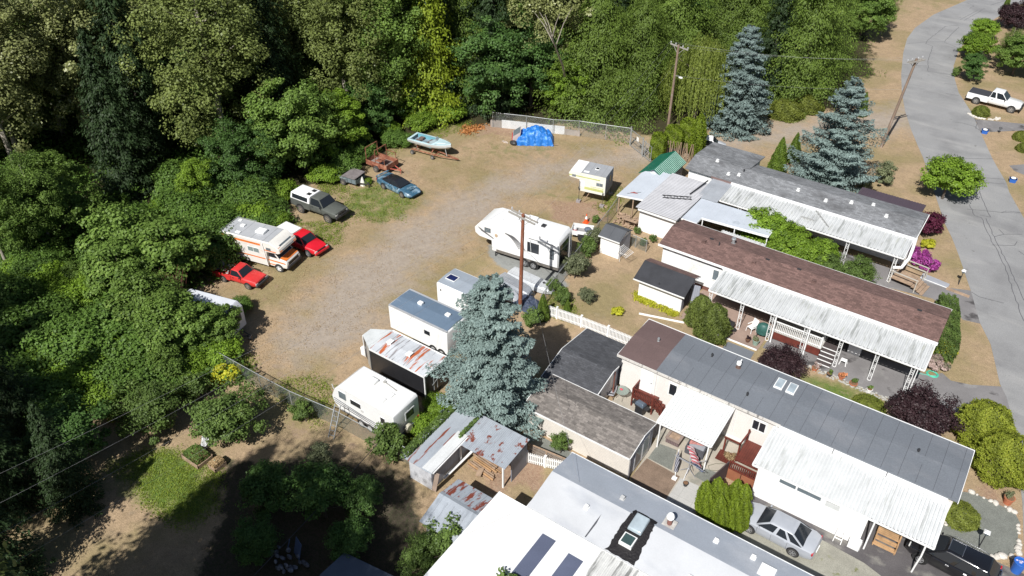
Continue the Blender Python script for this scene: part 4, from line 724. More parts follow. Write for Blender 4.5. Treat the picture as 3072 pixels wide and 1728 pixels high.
# undergrowth and grasses, uncountable
UG = gp([(-120, 560), (0, 640), (300, 560), (420, 440), (700, 440), (820, 420), (950, 325), (1180, 285), (1200, 270), (1000, 200), (500, 250), (-200, 300)])
scatter('undergrowth', L_bram, [(x, y, 1) for x, y in fill(UG, 1500, 3)], .17, 4, 34, .55, 1.6, .7, .1, 'shaded undergrowth on the forest floor')
UG2 = gp([(-100, 640), (300, 560), (520, 480), (640, 500), (740, 560), (560, 700), (460, 740), (560, 880), (620, 960), (400, 990), (200, 1060), (-60, 1120)])
scatter('bramble_cover', L_bram, [(x, y, 1) for x, y in fill(UG2, 1500, 6)], .13, 7, 46, .45, 1.25, .75, .1, 'low bramble cover between the bushes of the thicket')
WD = [[(x, y, .35 if i == 2 else 1) for x, y in fill(P, int(c), 20+i)] for i, (P, c) in enumerate([(gp([(860,480),(960,455),(1060,490),(1010,560),(900,560),(830,540)]), 260), (gp([(730,560),(880,560),(850,620),(740,600)]), 200), (gp([(270,1180),(360,1130),(480,1130),(560,1170),(550,1290),(450,1330),(380,1290),(330,1220)]), 500),
     (gp([(700,960),(820,940),(850,1010),(800,1080),(700,1010)]), 160), (gp([(1000,1080),(1110,1010),(1100,1090),(1020,1130)]), 200), (gp([(560,880),(640,900),(640,960),(560,930)]), 120), (gp([(800,450),(860,440),(880,480),(800,500)]), 200), (gp([(960,360),(1190,300),(1190,320),(980,390)]), 220), (gp([(1400,720),(1450,770),(1440,800),(1350,800)]), 120), (gp([(1520,545),(1580,490),(1560,470),(1500,520)]), 90)])]
scatter('weeds', L_grass, [(x, y, q*(.6+.4*math.sin(x*3+y*5))) for l in WD for x, y, q in l], .075, 9, 16, .25, .16, .3, .8, 'green weeds and grass growing through the yard')
DG = [(g(px, py)) for px, py in [(0, 0)]]
dry = fill(gp([(560,880),(620,640),(780,560),(1000,430),(1200,330),(1560,330),(1620,380),(1480,560),(1180,660),(1000,760),(850,930),(830,1020),(640,930)]), 2600, 41)
scatter('dry_grass', L_dry, [(x, y, 1) for x, y in dry], .055, 42, 9, .30, .05, .25, .5, 'dry grass tufts over the yard')
yl = [(x, y, 1) for P in (gp([(1600,735),(1705,790),(1700,800),(1590,750)]), ) for x, y in fill(P, 130, 44)]
scatter('ground_cover_plants', L_yel, yl, .06, 45, 22, .12, .14, .7, .2, 'yellow ground cover along the black roofed shed')
lv = fill(gp([(1170,318),(1215,315),(1200,335),(1160,338)]), 60, 46)
scatter('fallen_leaves', leafmat('orange_dead_leaves', (.22, .08, .02), (.45, .20, .07), (.6, .33, .14), .2), [(x, y, 1) for x, y in lv], .10, 47, 12, .3, .15, .7, .1, 'orange dead fern and leaves by the left end of the fence')

# ------------------------------------------------ buildings (coordinates below are lot coordinates in metres)
class Site:
    def __init__(s, name, label, cat, x, y, group=None, rz=0.0):
        s.o = thing(name, label, cat, (x, y, 0), rz, group); s.x, s.y = x, y; s.rot = rz
    def part(s, name, mb, m, parent=None, **k):
        if not s.rot: mb.v = [(v[0]-s.x, v[1]-s.y, v[2]) for v in mb.v]
        return mb.build(name, m, parent or s.o, **k)
    def box(s, name, m, x0, x1, y0, y1, z0, z1, parent=None, **k): return s.part(name, MB().box(x0, x1, y0, y1, z0, z1), m, parent, **k)
def window_y(S, x0, x1, z0, z1, y, wall, n=2, fr=m_trim, gl=m_glass):
    """window in a wall facing -Y at y"""
    f = MB(); f.box(x0-.07, x1+.07, y-.05, y+.02, z0-.07, z0); f.box(x0-.07, x1+.07, y-.05, y+.02, z1, z1+.07); f.box(x0-.07, x0, y-.05, y+.02, z0, z1); f.box(x1, x1+.07, y-.05, y+.02, z0, z1)
    for k in range(1, n): xm = x0+(x1-x0)*k/n; f.box(xm-.03, xm+.03, y-.045, y+.02, z0, z1)
    w = S.part('window', f, fr, wall); w2 = S.part('pane', MB().box(x0, x1, y-.02, y+.01, z0, z1), gl, w); return w
def gable_roof(x0, x1, y0, y1, ze, zr, yr=None, t=.07):
    yr = (y0+y1)/2 if yr is None else yr
    return MB().prismx([(y0, ze), (yr, zr), (y1, ze), (y1, ze-t), (yr, zr-t), (y0, ze-t)], x0, x1)
def gable_body(x0, x1, y0, y1, ze, zr, yr=None, z0=0):
    yr = (y0+y1)/2 if yr is None else yr
    return MB().prismx([(y0, z0), (y0, ze), (yr, zr), (y1, ze), (y1, z0)], x0, x1)
def ribbed(x0, x1, y0, y1, z0, z1, per=.30, h=.045, t=.012, axis='x', duty=.5):
    """sheet sloping from (y0,z0) to (y1,z1), ribs running along y (axis x) or along x (axis y)"""
    b = MB(); V = []; n = 0
    if axis == 'x':
        xs = []; x = x0
        while x < x1-.01:
            for f, hh in ((0, 0), (duty*.8, 0), (duty, h), (.92, h)): 
                if x+f*per < x1: xs.append((x+f*per, hh))
            x += per
        xs.append((x1, 0)); top = [(x, y, z+hh) for x, hh in xs for y, z in ((y0, z0), (y1, z1))]
    else:
        xs = []; y = y0
        while y < y1-.01:
            for f, hh in ((0, 0), (duty*.8, 0), (duty, h), (.92, h)):
                if y+f*per < y1: xs.append((y+f*per, hh))
            y += per
        xs.append((y1, 0)); top = [(x, y, z0+(z1-z0)*(y-y0)/(y1-y0)+hh) for y, hh in xs for x in (x1, x0)]
    n = len(xs); V = top+[(p[0], p[1], p[2]-t) for p in top]; m_ = 2*n; F = []
    for i in range(n-1): F += [(2*i, 2*i+2, 2*i+3, 2*i+1), (m_+2*i, m_+2*i+1, m_+2*i+3, m_+2*i+2), (2*i, m_+2*i, m_+2*i+2, 2*i+2), (2*i+1, 2*i+3, m_+2*i+3, m_+2*i+1)]
    F += [(0, 1, m_+1, m_), (2*n-2, m_+2*n-2, m_+2*n-1, 2*n-1)]; return b.add(V, F)
def iron_post(S, x, y, z1, w=.27, scroll=True, name='post'):
    b = MB(); b.box(x-w/2, x-w/2+.045, y-.02, y+.02, 0, z1); b.box(x+w/2-.045, x+w/2, y-.02, y+.02, 0, z1); b.box(x-w/2, x+w/2, y-.02, y+.02, 0, .04); b.box(x-w/2, x+w/2, y-.02, y+.02, z1-.04, z1)
    if scroll:
        for zc in (z1*.2, z1*.5, z1*.8):
            P = []
            for k in range(15): a = k/14*2*math.pi; P.append((x+math.sin(a)*w*.26, y, zc+(k/14-.5)*.44))
            b.path(P, .014, 4); b.path([(2*x-p[0], p[1], p[2]) for p in P], .014, 4)
    return S.part(name, b, m_white)
def awning(S, x0, x1, yf, yb, zf, zb, m=None, per=.30, fascia=.12, ribs='x', mf=None):
    r = S.part('roof', ribbed(x0, x1, yf, yb, zf, zb, per, .06, axis=ribs), m or m_awn)
    f = MB(); f.box(x0, x1, yf-.05, yf+.01, zf-fascia, zf-.003); S.part('gutter', f, mf or m_trim)
    for xe in (x0-.02, x1+.02): S.part('edge_trim', MB().bar((xe, yf, zf-.06), (xe, yb, zb-.06), .04, fascia), mf or m_trim)
    for k in range(4): x = x0+.3+(x1-x0-.6)*k/3; S.part('rafter', MB().bar((x, yf+.05, zf-.09), (x, yb, zb-.09), .05, .10), m_trim)
    return r
def vent(S, x, y, z, m=m_trim, s=.16, h=.14, parent=None, name='roof_vent'):
    b = MB(); b.box(x-s, x+s, y-s, y+s, z-.06, z+.02); b.box(x-s*.6, x+s*.6, y-s*.6, y+s*.6, z+.02, z+h); b.box(x-s*.8, x+s*.8, y-s*.8, y+s*.8, z+h, z+h+.03); return S.part(name, b, m, parent)
def flue(S, x, y, z, parent, r=.09, h=.45, m=m_steel, cap=True):
    b = MB(); b.tube((x, y, z-.1), (x, y, z+h), r, r, 10)
    if cap: b.tube((x, y, z+h-.06), (x, y, z+h+.05), r*1.7, r*1.3, 10)
    b.tube((x, y, z-.08), (x, y, z+.04), r*2.2, r*1.4, 10); return S.part('chimney', b, m, parent)

# --- home with the brown and slate roof
S = Site('mobile_home', 'cream sided mobile home with a slate membrane roof that turns brown at one end', 'house', -17.8, 38.5); H3 = S
wall = S.box('wall', m_beige2, -17.55, 3.75, 38.72, 42.95, .35, 3.05); S.box('skirting', m_trim, -17.5, 3.7, 38.77, 42.9, 0, .35)
yr, ze, zr = 40.8, 3.2, 3.34
r1 = S.part('roof', gable_roof(-17.8, -14.9, 38.5, 43.12, ze, zr, yr, .10), m_memb, bevel=.0)
r2 = S.part('roof', gable_roof(-14.9, 3.95, 38.5, 43.12, ze+.004, zr+.004, yr, .10), m_memg)
f = MB(); f.box(-17.83, 3.98, 43.12, 43.16, 3.05, 3.235); f.box(3.95, 3.99, 38.47, 43.12, 3.05, 3.20); f.box(-17.84, -17.8, 38.47, 43.12, 3.05, 3.20); S.part('fascia', f, m_white)
S.part('flashing', MB().box(-6.3, 3.45, 38.22, 38.495, 3.02, 3.12), m_white); S.part('flashing_joint', MB().box(-3.02, -2.98, 38.21, 38.5, 3.01, 3.13).box(.1, .14, 38.21, 38.5, 3.01, 3.13), m_darkst)
f = MB(); f.box(-17.82, -6.3, 38.40, 38.5, 3.04, 3.19); S.part('gutter', f, M('dirty_gutter', (.60, .57, .53), .6, var=.1, stains=(((.2, .19, .18), (4, 1, 1), .6, .06),)))
f = MB()
for k in range(19):
    x = -13.9+k*.97
    for y0, y1, z0, z1 in ((38.52, yr, ze+.008, zr+.008), (yr, 43.1, zr+.008, ze+.008)):
        if (k*7+int(y0)) % 5 == 0: y1 = y0+(y1-y0)*.7; z1 = z0+(z1-z0)*.7
        f.add([(x-.011, y0, z0), (x+.011, y0, z0), (x+.011, y1, z1), (x-.011, y1, z1)], [(0, 1, 2, 3)])
S.part('roof_seams', f, m_seam, r2)
for x in (-7.62, -6.82):
    k = MB(); k.box(x-.28, x+.28, 41.35, 42.35, 3.20, 3.42); sk = S.part('skylight', k, m_trim, r2); S.box('skylight_dome', m_sky, x-.22, x+.22, 41.42, 42.28, 3.415, 3.45, sk)
flue(S, -10.5, 41.85, 3.25, r2, .13, .35, M('brown_chimney_base', (.16, .10, .08), .7), False); S.part('chimney_cap', MB().tube((-10.5, 41.85, 3.6), (-10.5, 41.85, 3.78), .17, .15, 12).tube((-10.45, 41.9, 3.78), (-10.4, 41.95, 4.0), .04, .04, 6), m_trim, r2); flue(S, -16.1, 41.2, 3.30, r1, .06, .25); flue(S, -12.4, 41.9, 3.27, r2, .05, .22, m_darkst); flue(S, -9.0, 39.7, 3.27, r2, .05, .2, m_darkst); flue(S, 1.2, 41.0, 3.3, r2, .05, .2, m_darkst)
d = S.box('door', m_white, -16.0, -15.05, 38.66, 38.72, .8, 2.85); S.box('door_handle', m_steel, -15.2, -15.12, 38.60, 38.66, 1.75, 1.82, d)
window_y(S, -13.85, -13.35, 1.5, 2.45, 38.72, wall, 1); window_y(S, -8.0, -7.2, 1.75, 2.5, 38.72, wall, 2)
f = MB(); f.box(-11.2, -10.2, 38.6, 38.75, 2.0, 2.1); f.tube((-14.9, 38.68, .4), (-14.9, 38.68, 3.0), .04, .04); f.tube((-9.2, 38.68, .4), (-9.2, 38.68, 3.0), .04, .04); S.part('downpipe', f, m_trim)
# its awnings
S = Site('patio_awning', 'bright white ribbed awning tilted over the patio furniture', 'awning', -13, 35.1)
awning(S, -13.0, -9.3, 35.05, 38.7, 2.45, 2.92, M('clean_white_awning', (.66, .67, .66), .4, var=.03), .22)
for x in (-12.8, -9.5): S.part('post', MB().box(x-.04, x+.04, 35.2, 35.28, 0, 2.38), m_trim)
S = Site('carport', 'long bright white ribbed carport roof over the white walled room and the black car', 'carport', -6.6, 35.0)
awning(S, -6.65, 3.6, 34.98, 38.46, 2.68, 2.95, m_awnw, .20)
f = MB(); f.box(-6.3, .15, 35.10, 35.17, .0, 2.05); f.box(-6.3, .15, 35.10, 35.17, 2.4, 2.6); f.box(-6.3, -4.95, 35.10, 35.17, 2.05, 2.4); f.box(-2.5, .15, 35.10, 35.17, 2.05, 2.4); f.box(-3.98, -3.88, 35.1, 35.17, 2.05, 2.4)
f.box(.09, .15, 35.17, 38.6, .1, 2.6); f.box(-6.3, -6.24, 35.17, 38.6, .1, 2.6); wl = S.part('wall', f, m_stucco)
S.box('window_strip', m_glassb, -4.95, -3.98, 35.13, 35.15, 2.05, 2.4, wl); S.box('window_strip', m_glassb, -3.88, -2.5, 35.13, 35.15, 2.05, 2.4, wl); S.box('shutter', M('pale_grey_shutter', (.62, .63, .62), .5, lines=(('z', .07, .012, .7),)), -2.2, -1.4, 35.05, 35.1, 2.0, 2.38, wl)
S.part('post', MB().path([(.5, 35.1, 0), (.5, 35.08, 2.62)], .05, 8), m_white)
S.part('post', MB().path([(3.15, 35.1, 0), (3.17, 35.05, .7), (3.22, 35.02, 1.6), (3.2, 35.06, 2.62)], .05, 8), m_white)
S = Site('wooden_steps', 'raw wooden landing and steps under the bright white carport', 'steps', .6, 36)
S.box('landing', m_wood, .8, 2.1, 36.2, 37.6, .55, .62); S.box('tread', m_wood, .8, 2.1, 35.9, 36.2, .35, .40); S.box('tread', m_wood, .8, 2.1, 35.6, 35.9, .17, .22); f = MB(); f.box(.82, .88, 35.65, 37.55, 0, .55); f.box(2.02, 2.08, 35.65, 37.55, 0, .55); f.box(2.0, 2.08, 37.4, 37.5, .6, 1.4); f.box(2.0, 2.08, 36.2, 36.3, .6, 1.4); f.box(2.0, 2.08, 36.2, 37.5, 1.35, 1.43); S.part('frame', f, m_wood)
# --- home with the brown shingles
S = Site('mobile_home', 'white mobile home with a long brown shingle roof', 'house', -21.7, 52.7)
yr = 54.95; wall = S.box('wall', m_side, -21.45, -.35, 52.92, 56.9, .4, 3.0); S.box('skirting', M('brown_skirting', (.16, .07, .055), .8), -21.4, -.4, 52.97, 56.85, 0, .4)
S.part('gable', MB().prismx([(52.95, 2.99), (yr, 3.5), (56.87, 2.99)], -21.43, -.37), m_side, wall)
r = S.part('roof', gable_roof(-21.75, -.1, 52.62, 57.18, 3.1, 3.62, yr, .08), m_shb)
f = MB(); f.box(-21.78, -16.1, 52.50, 52.62, 2.94, 3.085); f.box(-16.1, -.07, 52.36, 52.62, 2.97, 3.085); f.box(-21.78, -.07, 57.18, 57.24, 2.94, 3.085); S.part('fascia', f, m_white)
f = MB(); f.box(-21.5, -16.2, 52.88, 52.915, 2.55, 2.92); S.part('peeling_trim', f, M('peeling_brown_trim', (.20, .15, .14), .8, stains=(((.6, .55, .53), (1.5, 1, 5), .5, .05),)), wall)
zz = lambda y: 3.1+.52*(1-abs(y-yr)/2.28)
for x, y in [(-18.6, 54.4), (-14.2, 54.0), (-9.5, 54.2), (-1.95, 54.1)]: vent(S, x, y, zz(y)+.03, m_shb, .17, .1, r)
for x, y in [(-18.2, 54.95), (-10.9, 54.9), (-2.0, 54.9), (-13.4, 54.8)]: S.box('roof_vent', m_darkst, x-.16, x+.16, y-.07, y+.07, zz(y)-.02, zz(y)+.06, r)
flue(S, -16.6, 55.6, 3.45, r, .12, .5); flue(S, -17.4, 54.6, 3.55, r, .04, .2, m_darkst)
window_y(S, -16.9, -16.45, 1.35, 2.3, 52.92, wall, 1, m_trim, m_glassb)
window_y(S, -14.5, -13.0, 1.4, 2.3, 52.92, wall, 2); window_y(S, -9.8, -8.2, 1.5, 2.4, 52.92, wall, 2); window_y(S, -4.4, -2.9, 1.5, 2.4, 52.92, wall, 2)
S.box('door', m_trim, -6.9, -6.0, 52.86, 52.92, .85, 2.8)
S = Site('carport', 'weathered white ribbed carport roof along the brown roofed home, on scrolled iron posts', 'carport', -16, 49.6)
awning(S, -15.95, -.18, 49.62, 52.5, 2.68, 2.93, m_awn, .28)
for x in (-15.75, -13.2, -10.85, -8.3, -5.75, -3.25, -.85): iron_post(S, x, 49.72, 2.55)
S.part('post', MB().box(-.6, -.54, 49.7, 49.76, 0, 2.55), m_white); S.part('post', MB().box(-10.62, -10.52, 49.66, 49.76, 0, 2.55), m_white); S.part('post', MB().box(-8.1, -8.0, 49.66, 49.76, 0, 2.55), m_white)
S = Site('porch', 'raised white railed porch with brown base and dark steps under the weathered carport', 'porch', -9, 51)
S.box('deck', m_deckp, -10.7, -7.05, 50.1, 52.85, .1, .8); S.box('floor', m_conc, -10.75, -7.0, 50.05, 52.88, .8, .86)
f = MB(); f.box(-10.75, -7.05, 50.08, 50.14, 1.7, 1.78); f.box(-10.75, -7.05, 50.08, 50.14, .95, 1.0); f.box(-7.12, -7.06, 50.1, 51.1, 1.7, 1.78); f.box(-10.76, -10.7, 50.1, 52.8, 1.7, 1.78)
for i in range(29): x = -10.72+i*.13; f.box(x, x+.035, 50.09, 50.13, .86, 1.72)
for i in range(8): y = 50.15+i*.13; f.box(-7.11, -7.07, y, y+.035, .86, 1.72)
f.box(-7.14, -7.04, 50.05, 50.15, .86, 1.86); f.box(-5.95, -5.9, 51.2, 52.8, 1.6, 1.68); f.box(-7.0, -5.95, 52.2, 52.25, 1.7, 1.78)
for i in range(8): x = -6.95+i*.13; f.box(x, x+.03, 52.2, 52.25, .86, 1.72)
S.part('railing', f, m_white)
md_ = M('dark_step_boards', (.07, .055, .055), .8)
for i in range(5): z = .8-.16*i; y = 50.75-.30*i; q = S.box('step', md_, -7.0, -5.95, y-.26, y+(.9 if i == 0 else .035), 0, z-.02); S.box('step_nosing', m_white, -7.0, -5.95, y-.30, y-.262, z-.06, z, q)
S.box('landing', md_, -7.0, -5.95, 51.66, 52.85, 0, .8)
S = Site('patio_curb', 'thin white curb along the edge of the brown patio', 'curb', -14, 48); S.part('curb', MB().box(-16.4, -11.05, 48.12, 48.2, 0, .1), m_white)
S = Site('driveway_edging', 'white curb line beside the yellow ground cover', 'curb', -18, 46.8); S.part('curb', MB().bar((-20.3, 47.0, .06), (-16.9, 48.0, .06), .09, .12), m_white)
# --- home with the grey shingles
S = Site('mobile_home', 'white mobile home with a long weathered grey shingle roof', 'house', -25.6, 65.8)
yr = 68.0; wall = S.box('wall', m_side, -25.3, -4.85, 66.1, 70.1, .3, 3.0); S.box('skirting', m_white, -25.25, -4.9, 66.15, 70.05, 0, .3)
S.part('wall', MB().box(-25.25, -20.5, 70.0, 72.1, 0, 3.0), m_side, wall)
S.part('gable', MB().prismx([(66.12, 2.99), (yr, 3.5), (70.08, 2.99)], -25.28, -4.87), m_side, wall)
r = S.part('roof', gable_roof(-25.6, -4.6, 65.76, 70.35, 3.1, 3.62, yr, .08), m_shg)
S.part('roof', MB().prismx([(68.3, 3.60), (72.4, 3.12), (72.4, 3.04), (68.3, 3.5)], -25.6, -20.2), m_shg)
f = MB(); f.box(-20.9, -4.55, 65.62, 65.76, 2.92, 3.085); f.box(-4.6, -4.54, 65.7, 70.35, 2.95, 3.09); S.part('fascia', f, m_white); S.part('gutter', MB().box(-22.9, -20.9, 65.66, 65.76, 2.94, 3.085), M('brown_gutter', (.18, .12, .11), .6))
zz = lambda y: 3.1+.52*(1-abs(y-yr)/2.28)
for x, y in [(-23.3, 67.9), (-21.6, 66.6), (-20.7, 66.9), (-12.6, 66.9), (-10.6, 67.6), (-8.9, 68.2), (-7.5, 67.2), (-15.2, 67.2)]: vent(S, x, y, zz(y)+.02, m_trim, .15, .14, r)
flue(S, -20.5, 67.5, 3.4, r, .05, .35, m_darkst)
window_y(S, -18.5, -17.0, 1.4, 2.3, 66.1, wall, 2); window_y(S, -12, -10.5, 1.4, 2.3, 66.1, wall, 2)
S = Site('carport', 'weathered ribbed carport roof of the grey shingled home with a sagging flashing strip', 'carport', -21, 62.8)
awning(S, -20.75, -4.75, 62.8, 65.7, 2.66, 2.92, m_awn, .28)
S.part('panel', ribbed(-22.7, -20.75, 62.2, 65.75, 2.66, 2.94, 1.2, .02), M('grey_roof_panel', (.36, .38, .41), .5, .1, var=.1)); S.part('flashing', MB().bar((-12.9, 65.5, 2.98), (-11.2, 63.7, 2.83), .10, .05), M('grey_flashing', (.30, .30, .29), .6))
f = MB(); f.box(-13.7, -12.6, 63.9, 64.1, 2.78, 2.86); S.part('flashing', f, M('grey_flashing_strip', (.36, .36, .35), .6))
for x in (-9.2, -5.3, -14.2, -18.8): iron_post(S, x, 62.9, 2.55)
S.part('end_arch', MB().path([(-4.62, 65.9, 3.0), (-4.5, 64.6, 2.7), (-4.45, 63.6, 2.3), (-4.7, 62.9, 1.7), (-5.3, 62.75, 1.55)], .13, 8), m_white)
# --- workshop row behind
S = Site('workshop', 'white walled workshop with a grey ribbed metal roof and a ladder lying on it', 'building', -26, 57.5)
wall = S.box('wall', m_stucco, -26.2, -22.5, 57.95, 65.0, 0, 2.45); S.part('roof', ribbed(-26.4, -22.3, 57.4, 64.9, 2.62, 2.7, .24, .035, axis='y'), m_greyrib); S.part('fascia', MB().box(-26.2, -22.5, 57.5, 57.56, 2.3, 2.58), m_white)
S.part('gutter', MB().box(-22.38, -22.25, 57.4, 64.8, 2.5, 2.66), m_darkst)
S = Site('lean_to', 'tan curved-front lean-to shelf beside the white workshop', 'lean-to', -26, 57); S.part('shelf', MB().box(-27.6, -26.3, 57.6, 57.9, .8, .85), m_wood2); S.part('frame', MB().box(-27.6, -27.52, 57.6, 57.9, 0, .8), m_wood2)
def ladder(name, label, a, b_, w=.42, n=9, m=m_steel, group=None, grp=None, kind='ladder'):
    a, b_ = Vector(a), Vector(b_); t = thing(name, label, kind, a, 0, group); d = (b_-a); s = d.cross(Vector((0, 0, 1))); s = (s if s.length > .1 else Vector((1, 0, 0))).normalized()*w/2
    f = MB(); f.bar(s, s+d, .05, .07); f.bar(-s, -s+d, .05, .07); f.build('rail', m, t); f = MB()
    for i in range(n): q = d*((i+.6)/n); f.bar(q-s, q+s, .035, .035)
    f.build('rung', m, t); return t
ladder('ladder', 'dark ladder lying flat on the grey ribbed workshop roof', (-25.2, 60.3, 2.74), (-22.9, 61.5, 2.74), .42, 9, m_darkst)
ladder('ladder', 'aluminium ladder leaning on the chain-link fence by the travel trailer', (-30.75, 23.55, 0), (-31.0, 24.75, 1.95), .42, 7, m_steel)
S = Site('wall_rail', 'long pipe lying along the roofs beside the grey panel', 'pipe', -22, 63); S.part('pipe', MB().bar((-23.3, 62.0, 2.8), (-22.9, 65.0, 2.95), .10, .08), m_darkst)
S = Site('open_shelter', 'open shelter with a pale blue flat metal roof and firewood underneath', 'shelter', -27.8, 61)
S.part('roof', MB().add([(-29.05, 58.9, 2.28), (-26.45, 59.5, 2.30), (-26.45, 65.0, 2.42), (-28.6, 65.0, 2.42), (-29.1, 63.8, 2.38), (-29.05, 58.9, 2.22), (-26.45, 59.5, 2.24), (-26.45, 65.0, 2.36), (-28.6, 65.0, 2.36), (-29.1, 63.8, 2.32)], [(0,1,2,3,4), (9,8,7,6,5), (0,5,6,1), (1,6,7,2), (2,7,8,3), (3,8,9,4), (4,9,5,0)]), m_blueroof)
S.part('fascia', MB().bar((-29.07, 58.84, 2.22), (-26.45, 59.44, 2.24), .05, .14), m_white)
for x, y in ((-28.9, 59.1), (-26.6, 59.7), (-28.9, 63.6), (-27.6, 59.4)): S.part('post', MB().box(x-.05, x+.05, y-.05, y+.05, 0, 2.2), m_wood2)
t = thing('road_sign', 'red triangular sign lying on the pale blue shelter roof', 'sign', (-27.9, 60.0, 2.36), R(20)); f = MB(); f.prism([(-.35, -.1), (.35, -.1), (0, .12)], 0, .02); f.build('plate', M('faded_red_sign', (.42, .10, .09), .6), t); MB().bar((-.6, -.3, .01), (.6, .2, .01), .03, .02).build('stand', m_steel, t)
t = thing('firewood_pile', 'heap of split firewood spilling out from under the pale blue roof', 'firewood', (-27.8, 58.6, 0)); rd = random.Random(3); f = MB()
for i in range(120):
    x, y = rd.uniform(-.9, 1.3), rd.uniform(-.9, 1.0); z = .08+rd.uniform(0, .5)*max(0, 1-abs(y)); a = rd.uniform(0, 6.28); d = Vector((math.cos(a), math.sin(a), rd.uniform(-.3, .3)))*.2; f.tube(Vector((x, y, z))-d, Vector((x, y, z))+d, .07, .06, 5)
f.build('logs', m_wood2, t)
S = Site('breezeway', 'pale blue metal roof with a notch cut out between the homes', 'shelter', -20, 60)
P = [(-22.3, 58.1), (-20.85, 58.1), (-20.85, 59.2), (-15.0, 59.75), (-15.0, 62.45), (-22.3, 62.3)]
S.part('roof', MB().prism(P, 2.54, 2.6), m_blueroof); f = MB(); f.bar((-20.85, 58.1, 2.5), (-20.85, 59.2, 2.5), .06, .16); f.bar((-20.9, 59.2, 2.5), (-15.0, 59.72, 2.5), .07, .18); f.bar((-22.3, 58.06, 2.52), (-20.85, 58.06, 2.52), .05, .14); f.bar((-14.97, 59.7, 2.52), (-14.97, 62.4, 2.52), .05, .14); S.part('fascia', f, m_white)
for x, y in ((-20.75, 59.3), (-15.1, 59.9), (-17.9, 59.6), (-15.2, 62.3)): S.part('post', MB().box(x-.04, x+.04, y-.04, y+.04, 0, 2.5), m_white)
S = Site('low_shelter', 'low dirty ribbed roof below the notched pale blue roof', 'shelter', -17, 58.3); S.part('roof', ribbed(-18.9, -14.9, 57.4, 59.35, 1.75, 1.95, .25), m_awn)
for x in (-18.7, -15.1): S.part('post', MB().box(x-.04, x+.04, 57.5, 57.58, 0, 1.72), m_wood2)
S = Site('garden_shed', 'small shed with a dark green ribbed gable roof', 'shed', -28.2, 66.5)
S.part('wall', MB().prismy([(-29.35, 0), (-29.35, 2.0), (-28.1, 2.75), (-26.95, 2.0), (-26.95, 0)], 64.5, 68.6), m_greyside)
S.part('roof', MB().prismy([(-29.65, 1.98), (-28.1, 2.86), (-28.1, 2.80), (-29.65, 1.92)], 64.25, 68.9), m_green); S.part('roof', MB().prismy([(-26.75, 1.98), (-28.1, 2.86), (-28.1, 2.80), (-26.75, 1.92)], 64.25, 68.9), m_green)
f = MB()
for i in range(19): y = 64.35+i*.245; f.bar((-26.74, y, 2.0), (-28.05, y, 2.855), .05, .03)
S.part('roof_ribs', f, m_greenl)
S.part('gable_arch', MB().path([(-29.2, 64.3, 1.7), (-28.8, 64.3, 2.2), (-28.1, 64.3, 2.5), (-27.5, 64.3, 2.2), (-27.1, 64.3, 1.7)], .05, 6), m_white)
S = Site('awning_roof', 'aubergine ribbed metal roof behind the far end of the grey shingled home', 'shelter', -8, 72)
S.part('roof', ribbed(-10.9, -5.25, 71.1, 73.0, 2.62, 2.5, .25, .03), m_purple)
for x, y in ((-10.7, 72.8), (-5.45, 72.8), (-10.7, 71.3), (-5.45, 71.3)): S.part('post', MB().box(x-.05, x+.05, y-.05, y+.05, 0, 2.45), m_trim)
# --- white shed and black roofed shed in the brown yard
S = Site('garden_shed', 'small white shed with a charcoal felt roof beside the drying rack', 'shed', -26.4, 53.6)
S.part('wall', MB().prismx([(52.75, 0), (52.75, 1.82), (53.75, 2.32), (54.7, 1.9), (54.7, 0)], -27.2, -25.35), m_white)
S.part('roof', MB().prismx([(52.55, 1.84), (53.75, 2.40), (54.85, 1.92), (54.85, 1.86), (53.75, 2.33), (52.55, 1.78)], -27.35, -25.25), M('charcoal_felt_roof', (.085, .09, .10), .85, var=.1, lines=(('x', 1.02, .02, .35),)))
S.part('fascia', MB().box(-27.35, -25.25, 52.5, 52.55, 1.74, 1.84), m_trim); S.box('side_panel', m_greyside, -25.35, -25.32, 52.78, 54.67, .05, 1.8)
S = Site('garden_shed', 'white shed with a black felt and brown shingle gable roof, doors open at the end', 'shed', -19.6, 50)
wall = S.part('wall', MB().prismx([(49.05, 0), (49.05, 1.98), (50.35, 2.52), (51.3, 2.1), (51.3, 0)], -21.5, -17.75), m_white)
S.part('roof', MB().prismx([(48.6, 1.90), (50.4, 2.66), (50.4, 2.60), (48.6, 1.84)], -21.85, -17.4), m_felt); S.part('roof', MB().prismx([(50.4, 2.66), (51.5, 2.24), (51.5, 2.18), (50.4, 2.60)], -21.85, -17.4), m_shb)
f = MB(); f.box(-21.85, -17.4, 48.55, 48.6, 1.80, 1.90); f.bar((-17.38, 50.4, 2.62), (-17.38, 51.5, 2.20), .04, .08); S.part('fascia', f, m_trim)
S.box('end_wall', m_greyside, -17.75, -17.72, 49.08, 51.27, .05, 1.95); S.box('doorway', m_dark, -17.72, -17.70, 49.5, 50.6, .1, 1.85); S.part('door', MB().bar((-17.7, 50.62, .95), (-17.0, 50.75, .95), .05, 1.8), m_greyside)
